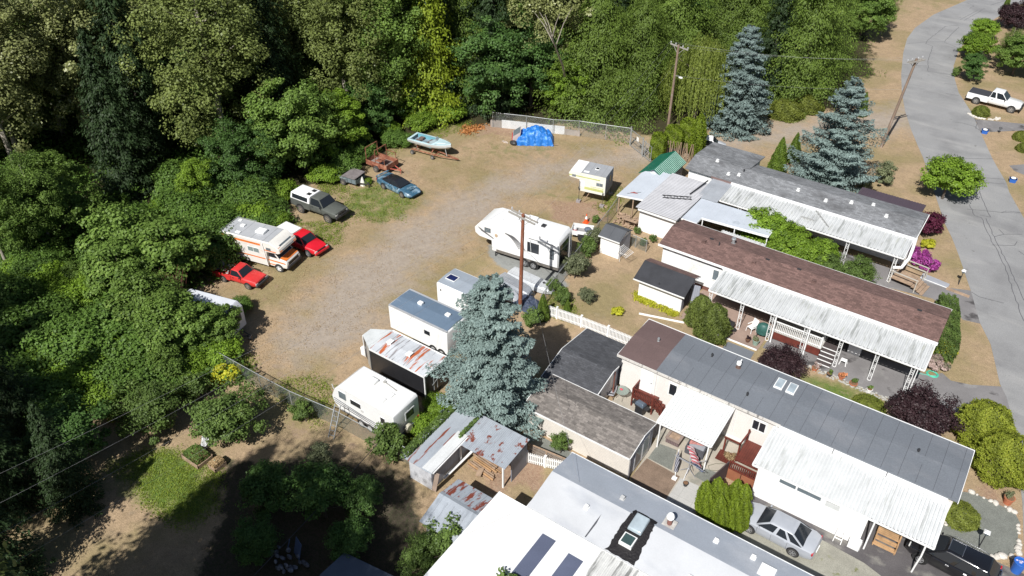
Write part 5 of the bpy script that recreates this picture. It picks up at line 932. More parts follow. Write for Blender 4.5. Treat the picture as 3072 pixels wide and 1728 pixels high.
# --- charcoal shed beside the brown roof end, with lean roofs
S = Site('dark_roofed_shed', 'large shed with a charcoal shingle gable roof between the picket fence and the tan shed', 'shed', -19.5, 37.5)
wall = S.part('wall', MB().prismx([(35.0, 0), (35.0, 2.0), (37.2, 2.55), (40.5, 2.1), (40.5, 0)], -21.2, -17.75), m_greyside)
S.part('roof', MB().prismx([(34.7, 1.95), (37.35, 2.62), (40.85, 2.1), (40.85, 2.03), (37.35, 2.55), (34.7, 1.88)], -21.55, -17.45), m_shd)
f = MB(); f.bar((-17.43, 34.7, 1.93), (-17.43, 37.35, 2.6), .04, .12); f.bar((-17.43, 37.35, 2.6), (-17.43, 38.1, 2.5), .04, .12); f.bar((-21.57, 34.7, 1.93), (-21.57, 37.35, 2.6), .04, .1); f.bar((-21.57, 37.35, 2.6), (-21.57, 40.85, 2.08), .04, .1); S.part('fascia', f, m_trim)
S.box('door', M('blue_grey_door', (.12, .13, .16), .6), -17.74, -17.70, 35.3, 36.2, .05, 1.9); S.box('panel', m_beige2, -17.74, -17.71, 36.3, 37.9, .05, 2.2); S.box('post', M('brown_post', (.2, .08, .06), .6), -17.5, -17.42, 37.6, 37.7, 0, 2.4)
# --- tan shed
S = Site('long_shed', 'long beige sided shed with a mottled tan shingle roof and glazed double doors', 'shed', -17, 33.3)
wall = S.part('wall', MB().prismx([(31.85, 0), (31.85, 2.05), (33.5, 2.42), (35.0, 2.1), (35.0, 0)], -20.7, -13.15), m_beige)
S.part('roof', MB().prismx([(31.6, 2.07), (33.45, 2.52), (35.2, 2.13), (35.2, 2.05), (33.45, 2.44), (31.6, 1.99)], -20.95, -13.05), m_sht)
f = MB(); f.box(-20.95, -13.05, 31.55, 31.6, 1.96, 2.07); f.box(-20.95, -13.05, 35.2, 35.24, 2.05, 2.14); f.bar((-13.03, 31.6, 2.05), (-13.03, 33.45, 2.5), .04, .09); f.bar((-13.03, 33.45, 2.5), (-13.03, 35.2, 2.12), .04, .09); f.bar((-20.97, 31.6, 2.05), (-20.97, 33.45, 2.5), .04, .09); S.part('fascia', f, m_trim)
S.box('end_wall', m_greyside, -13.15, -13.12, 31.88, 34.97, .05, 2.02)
for y in (32.45, 33.5):
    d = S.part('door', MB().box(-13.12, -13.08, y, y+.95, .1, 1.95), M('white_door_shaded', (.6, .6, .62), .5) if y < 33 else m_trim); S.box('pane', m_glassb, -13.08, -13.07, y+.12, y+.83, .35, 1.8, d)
f = MB(); f.box(-13.12, -13.06, 31.9, 31.98, 0, 2.0); f.tube((-13.05, 31.72, 0), (-13.05, 31.72, 2.0), .04, .04); S.part('downpipe', f, M('grey_downpipe', (.25, .24, .25), .6))
# --- silver roofed home at the bottom
S = Site('mobile_home', 'long mobile home with a silver coated roof and a tar patch round two skylights', 'house', -15.7, 24.3)
yr = 26.87; wall = S.box('wall', m_side, -15.4, 3.2, 24.6, 28.8, .3, 3.1); S.box('skirting', m_trim, -15.35, 3.1, 24.65, 28.75, 0, .3)
S.part('gable', MB().prismx([(24.65, 3.09), (yr, 3.58), (28.75, 3.09)], -15.38, 3.15), m_side, wall)
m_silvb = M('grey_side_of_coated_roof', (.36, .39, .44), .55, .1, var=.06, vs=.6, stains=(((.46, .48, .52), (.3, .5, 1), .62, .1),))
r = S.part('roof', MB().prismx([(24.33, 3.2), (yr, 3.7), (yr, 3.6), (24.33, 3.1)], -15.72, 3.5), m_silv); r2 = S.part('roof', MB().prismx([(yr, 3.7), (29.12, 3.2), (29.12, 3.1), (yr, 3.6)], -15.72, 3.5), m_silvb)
f = MB(); f.box(-15.75, 3.53, 29.12, 29.16, 3.04, 3.215); f.box(-15.76, -15.72, 24.3, 29.12, 3.0, 3.19); S.part('fascia', f, m_trim)
zf = lambda y: (3.2+.5*(y-24.33)/(yr-24.33)) if y < yr else 3.7-.5*(y-yr)/(29.12-yr)
T_ = [(-10.55, 27.25), (-9.2, 27.22), (-9.15, 26.3), (-9.0, 24.34), (-10.75, 24.34), (-10.72, 25.5)]
rd = random.Random(6); f = MB(); E_ = []
for (xa, ya), (xb, yb) in zip(T_, T_[1:]+T_[:1]):
    nn = 9
    for i in range(nn): E_.append((xa+(xb-xa)*i/nn+rd.uniform(-.07, .07), max(24.34, ya+(yb-ya)*i/nn+rd.uniform(-.05, .05))))
cx_, cy_ = -9.9, 25.8
for (xa, ya), (xb, yb) in zip(E_, E_[1:]+E_[:1]):
    if (ya-yr)*(yb-yr) < 0 or max(ya, yb) > yr: 
        f.add([(cx_, yr, 3.712), (xa, ya, zf(ya)+.012), (xb, yb, zf(yb)+.012)], [(0, 1, 2)])
    else: f.add([(cx_, cy_, zf(cy_)+.012), (xa, ya, zf(ya)+.012), (xb, yb, zf(yb)+.012)], [(0, 1, 2)])
f.add([(cx_, cy_, zf(cy_)+.013), (-9.18, yr, 3.713), (-10.62, yr, 3.713)], [(0, 1, 2)]); f.add([(cx_, cy_, zf(cy_)+.0135), (-9.15, 26.3, zf(26.3)+.0135), (-9.18, yr, 3.7135)], [(0, 1, 2)]); f.add([(cx_, cy_, zf(cy_)+.0135), (-10.62, yr, 3.7135), (-10.72, 25.5, zf(25.5)+.0135)], [(0, 1, 2)])
S.part('tar_patch', f, M('tar', (.012, .010, .011), .55, bump=.8, fs=9), r)
f = MB(); f.add([(-10.35, 25.9, 3.55), (-9.5, 25.9, 3.55), (-9.5, 27.05, 3.68), (-10.35, 27.05, 3.68), (-10.3, 25.95, 3.78), (-9.55, 25.95, 3.78), (-9.55, 27.0, 3.88), (-10.3, 27.0, 3.88)], [(3,2,1,0),(4,5,6,7),(0,1,5,4),(1,2,6,5),(2,3,7,6),(3,0,4,7)]); S.part('skylight', f, m_sky, r, bevel=.05)
sk = S.part('skylight', MB().box(-10.32, -9.58, 24.98, 25.72, 3.28, 3.58), m_trim, r); S.box('skylight_dome', M('green_grey_skylight_glass', (.05, .085, .085), .1), -10.25, -9.65, 25.05, 25.65, 3.575, 3.60, sk)
f = MB(); f.tube((-8.6, 27.5, 3.5), (-8.6, 27.5, 4.1), .14, .14, 12); sk = S.part('chimney', f, M('brick_red_flue', (.22, .10, .08), .7), r2); f = MB(); f.tube((-8.6, 27.5, 4.1), (-8.6, 27.5, 4.2), .20, .22, 12); f.tube((-8.6, 27.5, 4.27), (-8.6, 27.5, 4.38), .22, .16, 12); f.tube((-8.6, 27.5, 4.2), (-8.6, 27.5, 4.27), .16, .16, 12); S.part('chimney_cap', f, m_trim, sk); S.box('flashing', M('stained_flashing', (.5, .48, .45), .7, var=.25, vs=4), -8.95, -8.25, 27.15, 27.85, 3.48, 3.62, r2)
for x, y in [(-11.5, 27.55), (-6.1, 28.0), (-12.85, 25.9), (-6.3, 25.2), (-4.1, 28.2)]: vent(S, x, y, zf(y)+.02, M('dull_roof_vent', (.5, .5, .5), .6) if x == -11.5 else m_trim, .14, .14, r2 if y > yr else r)
S.part('roof_hatch', MB().box(-3.6, -2.8, 27.3, 28.1, 3.35, 3.62), m_trim, r2)
S.part('crack_seal', MB().add([(-12.05, 24.4, zf(24.4)+.01), (-11.98, 24.4, zf(24.4)+.01), (-11.9, 25.4, zf(25.4)+.012), (-11.95, 26.0, zf(26.0)+.01), (-12.0, 25.4, zf(25.4)+.012)], [(0, 1, 2, 3, 4)]), m_seam, r)
# its white roofed extension
S = Site('flat_roofed_extension', 'flat bright white roofed extension with two dark translucent panels at the bottom of the photo', 'building', -17.6, 22)
S.box('wall', m_stucco, -17.35, -1.0, 17.6, 24.1, 0, 2.95)
rx = S.box('roof', M('bright_white_roof', (.80, .80, .80), .5, var=.02, fine=.02), -17.6, -10.9, 17.2, 24.31, 3.0, 3.12); S.part('roof', ribbed(-10.9, -.8, 17.2, 24.31, 3.04, 3.12, .22, .03), M('worn_ribbed_roof', (.62, .62, .60), .6, var=.2, vs=1, stains=(((.25, .25, .24), (3.5, .4, 1), .56, .06),)))
f = MB(); f.box(-17.64, -17.6, 17.2, 24.31, 2.95, 3.125); f.box(-17.6, -.8, 24.28, 24.30, 3.12, 3.15); S.part('fascia', f, m_trim)
mp = M('translucent_blue_panel', (.11, .125, .185), .35, var=.12, vs=.6)
S.box('translucent_panel', mp, -14.05, -13.2, 17.3, 23.35, 3.12, 3.135, rx); S.box('translucent_panel', mp, -12.25, -11.35, 17.3, 23.1, 3.12, 3.135, rx)
S.part('roof_seam', MB().bar((-17.5, 20.7, 3.127), (-16.2, 23.4, 3.127), .03, .012), M('faint_line', (.55, .53, .5), .7), rx); S.part('roof_seam', MB().bar((-17.3, 20.4, 3.127), (-16.1, 23.2, 3.127), .02, .012), M('faint_line_dark', (.5, .48, .46), .7), rx)  # two faint darker lines running diagonally over the white roof
# --- tin sheds
S = Site('tin_shed', 'small white shed with a galvanised gable roof rusted on the far slope', 'shed', -19, 22.3)
S.part('wall', MB().prismx([(20.95, 0), (20.95, 1.95), (22.6, 2.42), (24.1, 2.05), (24.1, 0)], -20.35, -17.8), m_white)
S.part('roof', MB().prismx([(20.75, 1.98), (22.62, 2.52), (22.62, 2.47), (20.75, 1.93)], -20.65, -17.5), m_galv)
rm = M('rust_streaked_tin', (.42, .455, .50), .5, .2, var=.1, stains=(((.26, .07, .045), (3.2, .8, 1), .52, .025),))
S.part('roof', MB().prismx([(22.62, 2.52), (24.35, 2.1), (24.35, 2.05), (22.62, 2.47)], -20.65, -17.5), rm); S.part('ridge_cap', MB().prismx([(22.4, 2.475), (22.62, 2.545), (22.84, 2.485), (22.84, 2.465), (22.62, 2.525), (22.4, 2.455)], -20.66, -17.5), m_galv)
f = MB()
for i in range(7): x = -20.3+i*.45; f.bar((x, 20.76, 1.99), (x, 22.4, 2.465), .02, .025); f.bar((x, 22.84, 2.475), (x, 24.34, 2.11), .02, .025)
S.part('roof_seams', f, M('tin_seam', (.27, .29, .32), .5))
S = Site('tin_shed', 'tall narrow tin roofed shed overgrown with ivy, its grey side wall in shade', 'shed', -23.3, 26.3)
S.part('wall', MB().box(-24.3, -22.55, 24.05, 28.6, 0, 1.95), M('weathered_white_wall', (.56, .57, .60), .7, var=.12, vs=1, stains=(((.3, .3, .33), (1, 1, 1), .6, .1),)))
S.part('roof', ribbed(-24.6, -22.2, 23.7, 29.1, 2.06, 2.22, .6, .02), m_rustg); S.part('roof_sheet', ribbed(-22.95, -22.2, 23.75, 27.3, 2.13, 2.235, .35, .015), m_awnw)
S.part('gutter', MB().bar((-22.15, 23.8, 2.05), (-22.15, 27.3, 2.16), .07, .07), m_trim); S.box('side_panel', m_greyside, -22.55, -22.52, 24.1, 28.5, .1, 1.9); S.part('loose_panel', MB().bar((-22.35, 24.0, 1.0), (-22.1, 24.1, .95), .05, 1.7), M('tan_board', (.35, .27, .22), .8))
S.part('bench', MB().bar((-22.3, 24.9, .45), (-22.2, 27.9, .45), .18, .06), m_white)
leaf_obj('ivy', tuple(crown_box(95, .5, 5.0, .35, 1800, .08, 2.05, .3)), L_bush, S.o).location = (-1.15, 0, 0)
leaf_obj('ivy', tuple(crown_box(96, .22, 2.4, .2, 500, .07, 2.2, .3)), L_bush, S.o).location = (.75, 1.8, 0)
S = Site('open_shelter', 'open tin roofed lean-to with rust patches over a stack of lumber', 'shelter', -20.6, 27.9)
S.part('roof', ribbed(-22.6, -18.8, 26.5, 29.2, 2.12, 2.32, .12, .02), M('rust_patched_tin', (.42, .455, .50), .5, .2, var=.1, vs=.7, stains=(((.24, .07, .045), (1.3, 1.0, 1), .59, .02), ((.36, .38, .42), (4, .3, 1), .6, .05))))
for x, y in ((-22.4, 26.75), (-19.1, 26.75), (-19.0, 29.0), (-22.3, 29.0)): S.part('post', MB().box(x-.05, x+.05, y-.05, y+.05, 0, 2.1), m_white)
S.part('brace', MB().bar((-19.1, 26.78, 1.6), (-18.85, 26.9, 2.1), .05, .05), m_white); S.box('side_wall', m_greyside, -18.98, -18.93, 27.4, 29.1, 0, 1.9)
t = thing('lumber_stack', 'low stack of boards and bricks under the open lean-to', 'lumber', (-21.0, 27.5, 0), R(12)); rd = random.Random(5)
for i in range(16): y = -.75+i*.10; MB().box(-1.0+rd.uniform(-.2, .2), .9+rd.uniform(-.3, .3), y, y+.085, .0+.09*(i % 3), .08+.09*(i % 3)).build('board', m_wood if i % 2 else m_wood2, t)
f = MB()
for i in range(14): f.box(-.9+(i % 5)*.26, -.68+(i % 5)*.26, .3+(i//5)*.2, .45+(i//5)*.2, .25, .4)
f.build('bricks', M('old_brick', (.30, .17, .11), .9, var=.2), t); t.rotation_euler = (0, 0, R(-6)); MB().bar((.1, -.5, .32), (.35, -1.1, .30), .34, .03).build('sheet', m_wood2, t)

# ------------------------------------------------ fences
def link_fence(label, P, h=1.5, m=None, pm=None, group=None, every=3.0, rail=True):
    """chain-link run along P: posts, top rail and one woven panel per bay"""
    m = m or m_link; pm = pm or m_steel; t = thing('chain_link_fence', label, 'fence', (P[0][0], P[0][1], 0), 0, group); o = Vector((P[0][0], P[0][1], 0)); P = [Vector((p[0], p[1], 0)) for p in P]
    posts = []
    for a, b in zip(P[:-1], P[1:]):
        L = (b-a).length; n = max(1, round(L/every)); posts += [a+(b-a)*i/n for i in range(n)]
        w = MB().add([(0, 0, .05), (L, 0, .05), (L, 0, h-.04), (0, 0, h-.04)], [(0, 1, 2, 3)]).build('mesh_panel', m, t, loc=tuple(a-o), rz=math.atan2((b-a).y, (b-a).x))
        if rail: MB().tube(a-o+Vector((0, 0, h)), b-o+Vector((0, 0, h)), .025, .025, 6).build('top_rail', pm, t)
    for p in posts+[P[-1]]: MB().tube(p-o, p-o+Vector((0, 0, h+.05)), .035, .035, 6).build('post', pm, t)
    return t
link_fence('long dull chain-link fence running from the thicket past the travel trailer', [(-43.1, 23.9), (-38.0, 24.0), (-35.0, 24.1), (-31.2, 24.55), (-26.8, 24.7), (-24.7, 24.8)], 1.5, m_linkd)
link_fence('chain-link fence between the trailer yard and the home gardens', [(-29.35, 59.7), (-28.9, 57.1), (-28.6, 54.9), (-28.0, 50.6), (-27.4, 46.0), (-27.1, 43.9), (-26.9, 42.9)], 1.5, m_linkd, m_steel)
link_fence('tall chain-link fence behind the white panels at the forest edge', [(-49.5, 67.5), (-45.9, 68.9), (-43.0, 69.85), (-40.5, 71.2), (-37.6, 72.05), (-34.95, 72.9)], 1.8, m_link)
link_fence('short chain-link run with a stay from the open shelter to the workshop wall', [(-27.2, 55.3), (-25.0, 55.2), (-23.9, 55.1)], 1.2, m_linkd)
def board_run(name, label, P, h, m, cap=None, t_=.07):
    t = thing(name, label, 'fence', (P[0][0], P[0][1], 0)); o = Vector(t.location); 
    for i, (a, b) in enumerate(zip(P[:-1], P[1:])):
        a, b = Vector((a[0], a[1], 0))-o, Vector((b[0], b[1], 0))-o; hh = h[i] if hasattr(h, '__len__') else h; z = Vector((0, 0, hh/2)); MB().bar(a+z, b+z, t_, hh).build('panel', m[i % len(m)] if isinstance(m, list) else m, t)
    return t
mpw = M('white_fence_panel', (.74, .75, .76), .7, var=.06, stains=(((.35, .33, .30), (.8, 1, 6), .68, .03),)); mpg = M('dirty_grey_panel', (.34, .30, .27), .85, var=.2, vs=1)
board_run('panel_fence', 'low fence of white boards in front of the tall chain-link', [(-49.8, 67.5), (-48.6, 68.0), (-46.3, 68.95), (-44.2, 69.7), (-42.0, 70.65), (-40.35, 71.2)], [.85, .95, .95, .95, .65], [mpg, mpw, mpw, mpw, mpg])
def picket(label, P, h=1.0, group=None, gap=.115):
    t = thing('picket_fence', label, 'fence', (P[0][0], P[0][1], 0), 0, group); o = Vector(t.location); f = MB(); pf = MB(); rl = MB()
    for a, b in zip(P[:-1], P[1:]):
        a, b = Vector((a[0], a[1], 0))-o, Vector((b[0], b[1], 0))-o; L = (b-a).length; n = int(L/gap); d = (b-a)/n
        for i in range(n): q = a+d*i; f.bar(q+Vector((0, 0, .05)), q+Vector((0, 0, h)), .022, .075, up=(d.x, d.y, 0))
        for z in (.25, h-.2): rl.bar(a+Vector((0, .02, z)), b+Vector((0, .02, z)), .03, .07)
        np_ = max(1, round(L/2.4))
        for i in range(1, np_+1) if pf.v else range(np_+1): q = a+(b-a)*i/np_; pf.box(q.x-.06, q.x+.06, q.y-.06, q.y+.06, 0, h+.1); pf.box(q.x-.08, q.x+.08, q.y-.08, q.y+.08, h+.1, h+.14)
    f.build('pickets', m_white, t); rl.build('rail', m_white, t); pf.build('posts', m_white, t); return t
picket('white picket fence curving from the pole to the brown roofed end', [(-26.5, 42.6), (-25.3, 42.75), (-23.2, 42.95), (-20.9, 43.05), (-18.2, 43.1)], 1.05)
picket('short white picket fence between the lumber lean-to and the silver roof', [(-19.05, 29.25), (-17.85, 29.6), (-16.4, 30.1)], .95)
t = thing('lattice_panel', 'tan lattice panel with a top rail behind the short picket fence', 'trellis', (-19.3, 29.75, 0), R(6)); MB().add([(0, 0, .3), (2.6, 0, .3), (2.6, 0, 1.15), (0, 0, 1.15)], [(0, 1, 2, 3)]).build('lattice', m_latt, t); f = MB(); f.box(0, 2.8, -.03, .03, 1.15, 1.22); f.box(0, .08, -.04, .04, 0, 1.2); f.box(1.3, 1.38, -.04, .04, 0, 1.2); f.box(2.6, 2.68, -.04, .04, 0, 1.2); f.build('frame', m_wood2, t)
t = thing('white_gate', 'little white slatted gate section behind the white shed', 'fence', (-27.6, 55.1, 0), R(-8)); f = MB(); f.box(0, 1.7, -.03, .03, 1.0, 1.1)
for i in range(12): f.box(.05+i*.14, .11+i*.14, -.02, .02, .3, 1.0)
f.build('slats', m_white, t)
def swing_gate(label, x, y, rz, L, h=1.9):
    t = thing('chain_link_gate', label, 'gate', (x, y, 0), rz); f = MB()
    for a, b in (((0, 0, .12), (L, 0, .12)), ((0, 0, h), (L, 0, h)), ((0, 0, .12), (0, 0, h)), ((L, 0, .12), (L, 0, h)), ((0, 0, h*.55), (L, 0, h*.55))): f.tube(a, b, .03, .03, 6)
    f.build('frame', m_steel, t); MB().add([(0, 0, .12), (L, 0, .12), (L, 0, h), (0, 0, h)], [(0, 1, 2, 3)]).build('mesh_panel', m_link, t); MB().tube((-.08, 0, 0), (-.08, 0, h+.35), .05, .05, 8).build('post', m_steel, t); return t
t = swing_gate('silver chain-link gate leaf with a white sign standing open by the lane', -34.75, 72.4, R(-31), 2.3); MB().box(1.2, 1.6, -.05, -.03, 1.2, 1.65).build('sign', m_white, t)
swing_gate('second gate leaf nearer the cypress hedge', -32.6, 71.1, R(-31), 1.6, 1.75)
t = thing('bollard', 'pair of pale steel gate posts beside the hedge', 'post', (-32.5, 70.9, 0)); MB().tube((0, 0, 0), (0, 0, 1.9), .05, .05, 8).build('post', m_steel, t); MB().tube((.2, .1, 0), (.2, .1, 1.9), .05, .05, 8).build('post', m_steel, t)

# ------------------------------------------------ utility poles and wires
def pole(label, x, y, h, m, rz, arms=1, lamp=False, lean=(0, 0), r=.16, armL=2.4):
    t = thing('utility_pole', label, 'utility pole', (x, y, 0)); lx, ly = lean; MB().path([(0, 0, -.3), (lx, ly, h)], [r, r*.72], 10).build('pole', m, t, smooth=True)
    f = MB(); ins = MB(); d = Vector((math.cos(rz), math.sin(rz), 0)); s = Vector((-d.y, d.x, 0))
    for k in range(arms):
        off = s*(.14+.0*k) if arms == 1 else s*(.16 if k else -.16); c = Vector((lx, ly, h-.25)); f.bar(c+off-d*armL/2, c+off+d*armL/2, .10, .12)
        for q in (-.48, -.2, .2, .48):
            if arms == 2 and k == 0: continue
            e = c+off+d*armL*q; ins.tube(e+Vector((0, 0, .06)), e+Vector((0, 0, .16)), .03, .03, 6); ins.tube(e+Vector((0, 0, .16)), e+Vector((0, 0, .28)), .07, .05, 8)
    c = Vector((lx, ly, h-.25)); f.bar(c+d*.75+s*.1, c+Vector((0, 0, -.75)), .04, .04); f.bar(c-d*.75+s*.1, c+Vector((0, 0, -.75)), .04, .04)
    f.build('crossarm', M('grey_crossarm', (.33, .31, .28), .8), t); ins.build('insulators', M('porcelain', (.5, .5, .52), .3), t)
    if lamp:
        f = MB(); q = Vector((lx*.62, ly*.62, h*.66)); f.path([q, q+Vector((.5, -.2, .15)), q+Vector((.75, -.3, .12))], .035, 6); f.build('lamp_arm', m_steel, t); MB().ball(q+Vector((.85, -.34, .10)), (.24, .16, .10)).build('lamp_head', m_trim, t)
    return t
ARM = R(-16)
pole('brown power pole with a street lamp standing by the gate and the willow', -32.97, 77.81, 9.9, m_pole, ARM, 1, True)
pole('red brown power pole with a double crossarm in front of the fifth-wheel trailer', -28.29, 41.99, 8.9, m_pole2, R(-8), 2, False, (0.1, .1), .17, 2.6)
pole('leaning weathered power pole beside the street', -12.50, 87.91, 9.9, m_pole, R(62), 2, False, (.75, .35), .16, 2.2)
def wire(label, a, b, sag=.5, r=.0045, m=None):
    t = thing('power_line', label, 'wire', a, 0, None); a, b = Vector(a), Vector(b); P = []
    for i in range(15): u = i/14; P.append((b-a)*u-Vector((0, 0, sag*4*u*(1-u)))) 
    MB().path(P, r, 4).build('cable', m or M_wire, t); t['group'] = 'overhead wires'; return t
M_wire = M('wire', (.40, .40, .40), .5, .3)
def arm_pt(x, y, h, rz, q, L=2.4, lean=(0, 0)): return (x+lean[0]+math.cos(rz)*L*q, y+lean[1]+math.sin(rz)*L*q, h+.03)
for i, q in enumerate((-.48, -.2, .48)):
    A1 = arm_pt(-32.97, 77.81, 9.9, ARM, q); B1 = arm_pt(-28.29, 41.99, 8.9, R(-8), q, 2.6); C1 = arm_pt(-12.50, 87.91, 9.9, R(62), q, 2.2, (.75, .35))
    wire('thin overhead wire from the lamp pole to the red brown pole', A1, B1, .8); wire('thin overhead wire from the lamp pole across to the leaning pole', A1, C1, .6)
    e = at(-150, 1490+i*95, 8.6); wire('thin overhead wire from the red brown pole over the dark orchard', B1, tuple(e), .7)
wire('low overhead cable from the lamp pole to the leaning pole', (-32.9, 77.8, 6.6), (-12.1, 88.1, 6.6), .5, .006)
wire('low overhead cable from the red brown pole over the orchard', (-28.25, 42.05, 6.4), tuple(at(-150, 1800, 6.4)), .6, .005)
wire('service cable from the red brown pole to the silver roofed home', (-28.25, 42.0, 7.2), (-14.0, 26.9, 3.9), .5, .007)
wire('stay wire from the red brown pole to the fence corner', (-28.2, 41.9, 6.2), (-27.0, 46.5, .2), .02, .012, m_darkst)
wire('thick dark cable from the dark yard to the fence below the travel trailer', tuple(at(760, 1728, 3.0)), (-26.9, 24.8, 1.6), .1, .02, m_darkst)

# ------------------------------------------------ decks, patio furniture and small garden things
t = thing('deck', 'red brown stained stair deck at the door under the slate roof', 'deck', (-15.2, 38, 0)); b = MB(); b.box(-.8, .75, -.3, .7, .72, .8); b.build('floor', m_deck, t)
f = MB(); f.box(-.8, .72, -.36, -.30, 1.55, 1.63); f.bar((.7, -.33, 1.6), (1.45, -.33, .95), .06, .08); f.box(-.86, -.78, -.36, .7, 1.55, 1.63)
for i in range(12): x = -.76+i*.125; f.box(x, x+.06, -.36, -.32, .75, 1.56)
for i in range(6): x = .8+i*.11; z = 1.5-i*.095; f.box(x, x+.05, -.36, -.32, z-.8, z)
for x, z in ((-.8, 1.65), (.72, 1.65), (1.42, 1.0)): f.box(x-.05, x+.05, -.38, -.28, 0, z)
for i in range(6): y = -.2+i*.15; f.box(-.84, -.80, y, y+.06, .75, 1.56)
f.build('railing', m_deckp, t)
for i in range(4): MB().box(.75+i*.24, 1.02+i*.24, -.28, .65, .56-i*.17, .62-i*.17).build('step', m_deck, t)
t = thing('deck', 'red brown stained deck with a plank gate below the white framed window', 'deck', (-7.5, 37.3, 0)); MB().box(-.6, .95, -.75, 1.3, .62, .70).build('floor', m_deck, t)
f = MB(); f.box(-1.65, -.55, -.25, -.15, 1.55, 1.63); f.bar((-.6, -.2, 1.6), (-.5, 1.2, 1.6), .10, .08); f.box(-1.6, -1.5, -.25, -.15, 0, 1.6); f.box(-.65, -.55, -.25, -.15, 0, 1.7); f.box(-.6, -.5, 1.1, 1.2, 0, 1.75); f.build('railing', m_deckp, t)
MB().box(-1.75, -.9, -1.0, -.1, .25, .32).build('step', m_deck, t); MB().box(-1.2, -.6, -.9, -.2, .42, .48).build('step', m_deck, t)
t = thing('wooden_gate', 'double plank gate with red brown rails between the arborvitae and the white carport room', 'gate', (-7.3, 35.42, 0)); f = MB(); f.box(-.8, .95, -.04, .04, 1.55, 1.63); f.box(-.8, .95, -.04, .04, .95, 1.02)
for i in range(14): x = -.77+i*.125; f.box(x, x+.07, -.03, .03, .98, 1.58)
f.build('rails', m_deckp, t); MB().box(-.78, .05, -.025, .025, .08, .95).build('gate_leaf', m_gatew, t); MB().box(.09, .93, -.025, .025, .08, .95).build('gate_leaf', m_gatew, t)
t = thing('privacy_screen', 'dark brown board screen beside the arborvitae cluster', 'screen', (-8.35, 34.4, 0), R(78)); f = MB(); f.box(-.9, 1.1, -.03, .03, .05, 1.5); f.build('boards', M('dark_brown_boards', (.085, .06, .06), .8, lines=(('x', .12, .012, .5),)), t)
def round_table(name, label, x, y, r, h, mt, ml):
    t = thing(name, label, 'table', (x, y, 0)); MB().tube((0, 0, h-.015), (0, 0, h), r, r, 24).build('tabletop', mt, t); P = [(r*math.cos(a/12*math.pi), r*math.sin(a/12*math.pi), h) for a in range(25)]; MB().path(P, .02, 6, False).build('rim', ml, t)
    for k in range(4): a = k*math.pi/2+.6; MB().path([(math.cos(a)*r*.8, math.sin(a)*r*.8, h-.02), (math.cos(a)*r*.55, math.sin(a)*r*.55, h*.5), (math.cos(a)*r*.8, math.sin(a)*r*.8, 0)], .014, 5).build('leg', ml, t)
    return t
round_table('patio_table', 'round glass topped patio table beside the red brown stair deck', -16.9, 37.9, .48, .72, M('green_glass_top', (.30, .36, .32), .12, alpha=.6), M('bronze_frame', (.14, .13, .11), .5))
t = thing('towel', 'pink red cloth lying on the glass patio table', 'cloth', (-17.0, 37.95, .725)); MB().ball((0, 0, .03), (.13, .10, .035), 8, 5).build('cloth', M('red_pink_cloth', (.55, .08, .11), .8), t)
def metal_chair(label, x, y, rz, m, ml, name='patio_chair'):
    t = thing(name, label, 'chair', (x, y, 0), rz); MB().box(-.25, .25, -.25, .25, .40, .45).build('seat', m, t, bevel=.02); MB().add([(-.25, .25, .45), (.25, .25, .45), (.25, .38, 1.0), (-.25, .38, 1.0), (-.25, .29, .45), (.25, .29, .45), (.25, .42, 1.0), (-.25, .42, 1.0)], [(0,1,2,3), (7,6,5,4), (0,4,5,1), (3,2,6,7), (0,3,7,4), (1,5,6,2)]).build('backrest', m, t)
    for sx, sy in ((-1, -1), (1, -1), (1, 1), (-1, 1)): MB().bar((sx*.23, sy*.23, .42), (sx*.26, sy*.28, 0), .04, .04).build('leg', ml, t)
    for sx in (-1, 1): MB().box(sx*.27-.025, sx*.27+.025, -.2, .3, .62, .66).build('armrest', ml, t)
    return t
metal_chair('grey cushioned patio chair next to the glass table', -17.6, 37.5, R(-70), M('grey_cushion', (.38, .38, .41), .9), m_darkst)
metal_chair('white plastic chair on the brown patio by the covered barbecue', -12.25, 50.1, R(-25), m_white, m_white)
def barbecue(label, x, y, rz, body, hood, cover=False):
    t = thing('barbecue', label, 'barbecue', (x, y, 0), rz)
    if cover:
        MB().loft([[(math.cos(a/10*math.tau)*r, math.sin(a/10*math.tau)*r*.75, z) for a in range(10)] for r, z in ((.50, .35), (.52, .8), (.46, 1.05), (.28, 1.2))]).build('cover', M('green_vinyl_cover', (.035, .11, .095), .5, var=.25, vs=4), t, smooth=True)
        for sx in (-.35, .35): MB().box(sx-.03, sx+.03, -.28, .28, 0, .36).build('leg', m_darkst, t)
        return t
    MB().box(-.35, .35, -.25, .25, .7, .85).build('firebox', body, t, bevel=.03); MB().loft([[(-.35, -.25, .85), (.35, -.25, .85), (.35, .25, .85), (-.35, .25, .85)], [(-.32, -.2, 1.02), (.32, -.2, 1.02), (.32, .22, 1.05), (-.32, .22, 1.05)], [(-.25, -.08, 1.12), (.25, -.08, 1.12), (.25, .15, 1.14), (-.25, .15, 1.14)]]).build('lid', hood, t, bevel=.03)
    MB().box(-.65, -.37, -.2, .2, .78, .82).build('side_shelf', m_plas, t); MB().box(.37, .65, -.2, .2, .78, .82).build('side_shelf', m_plas, t); MB().box(-.3, .3, -.2, .2, .1, .68).build('cabinet', m_plas, t)
    for sx in (-.28, .28): MB().disc((sx, -.15, .08), .08, .04, 'x', 10).build('wheel', m_black, t)
    return t
barbecue('black and grey barbecue in front of the red brown stair deck', -15.15, 37.3, R(170), m_plas, M('blue_grey_lid', (.10, .13, .17), .3)); barbecue('barbecue under a dark green vinyl cover beside the white chair', -11.35, 50.0, R(10), m_plas, m_plas, True)
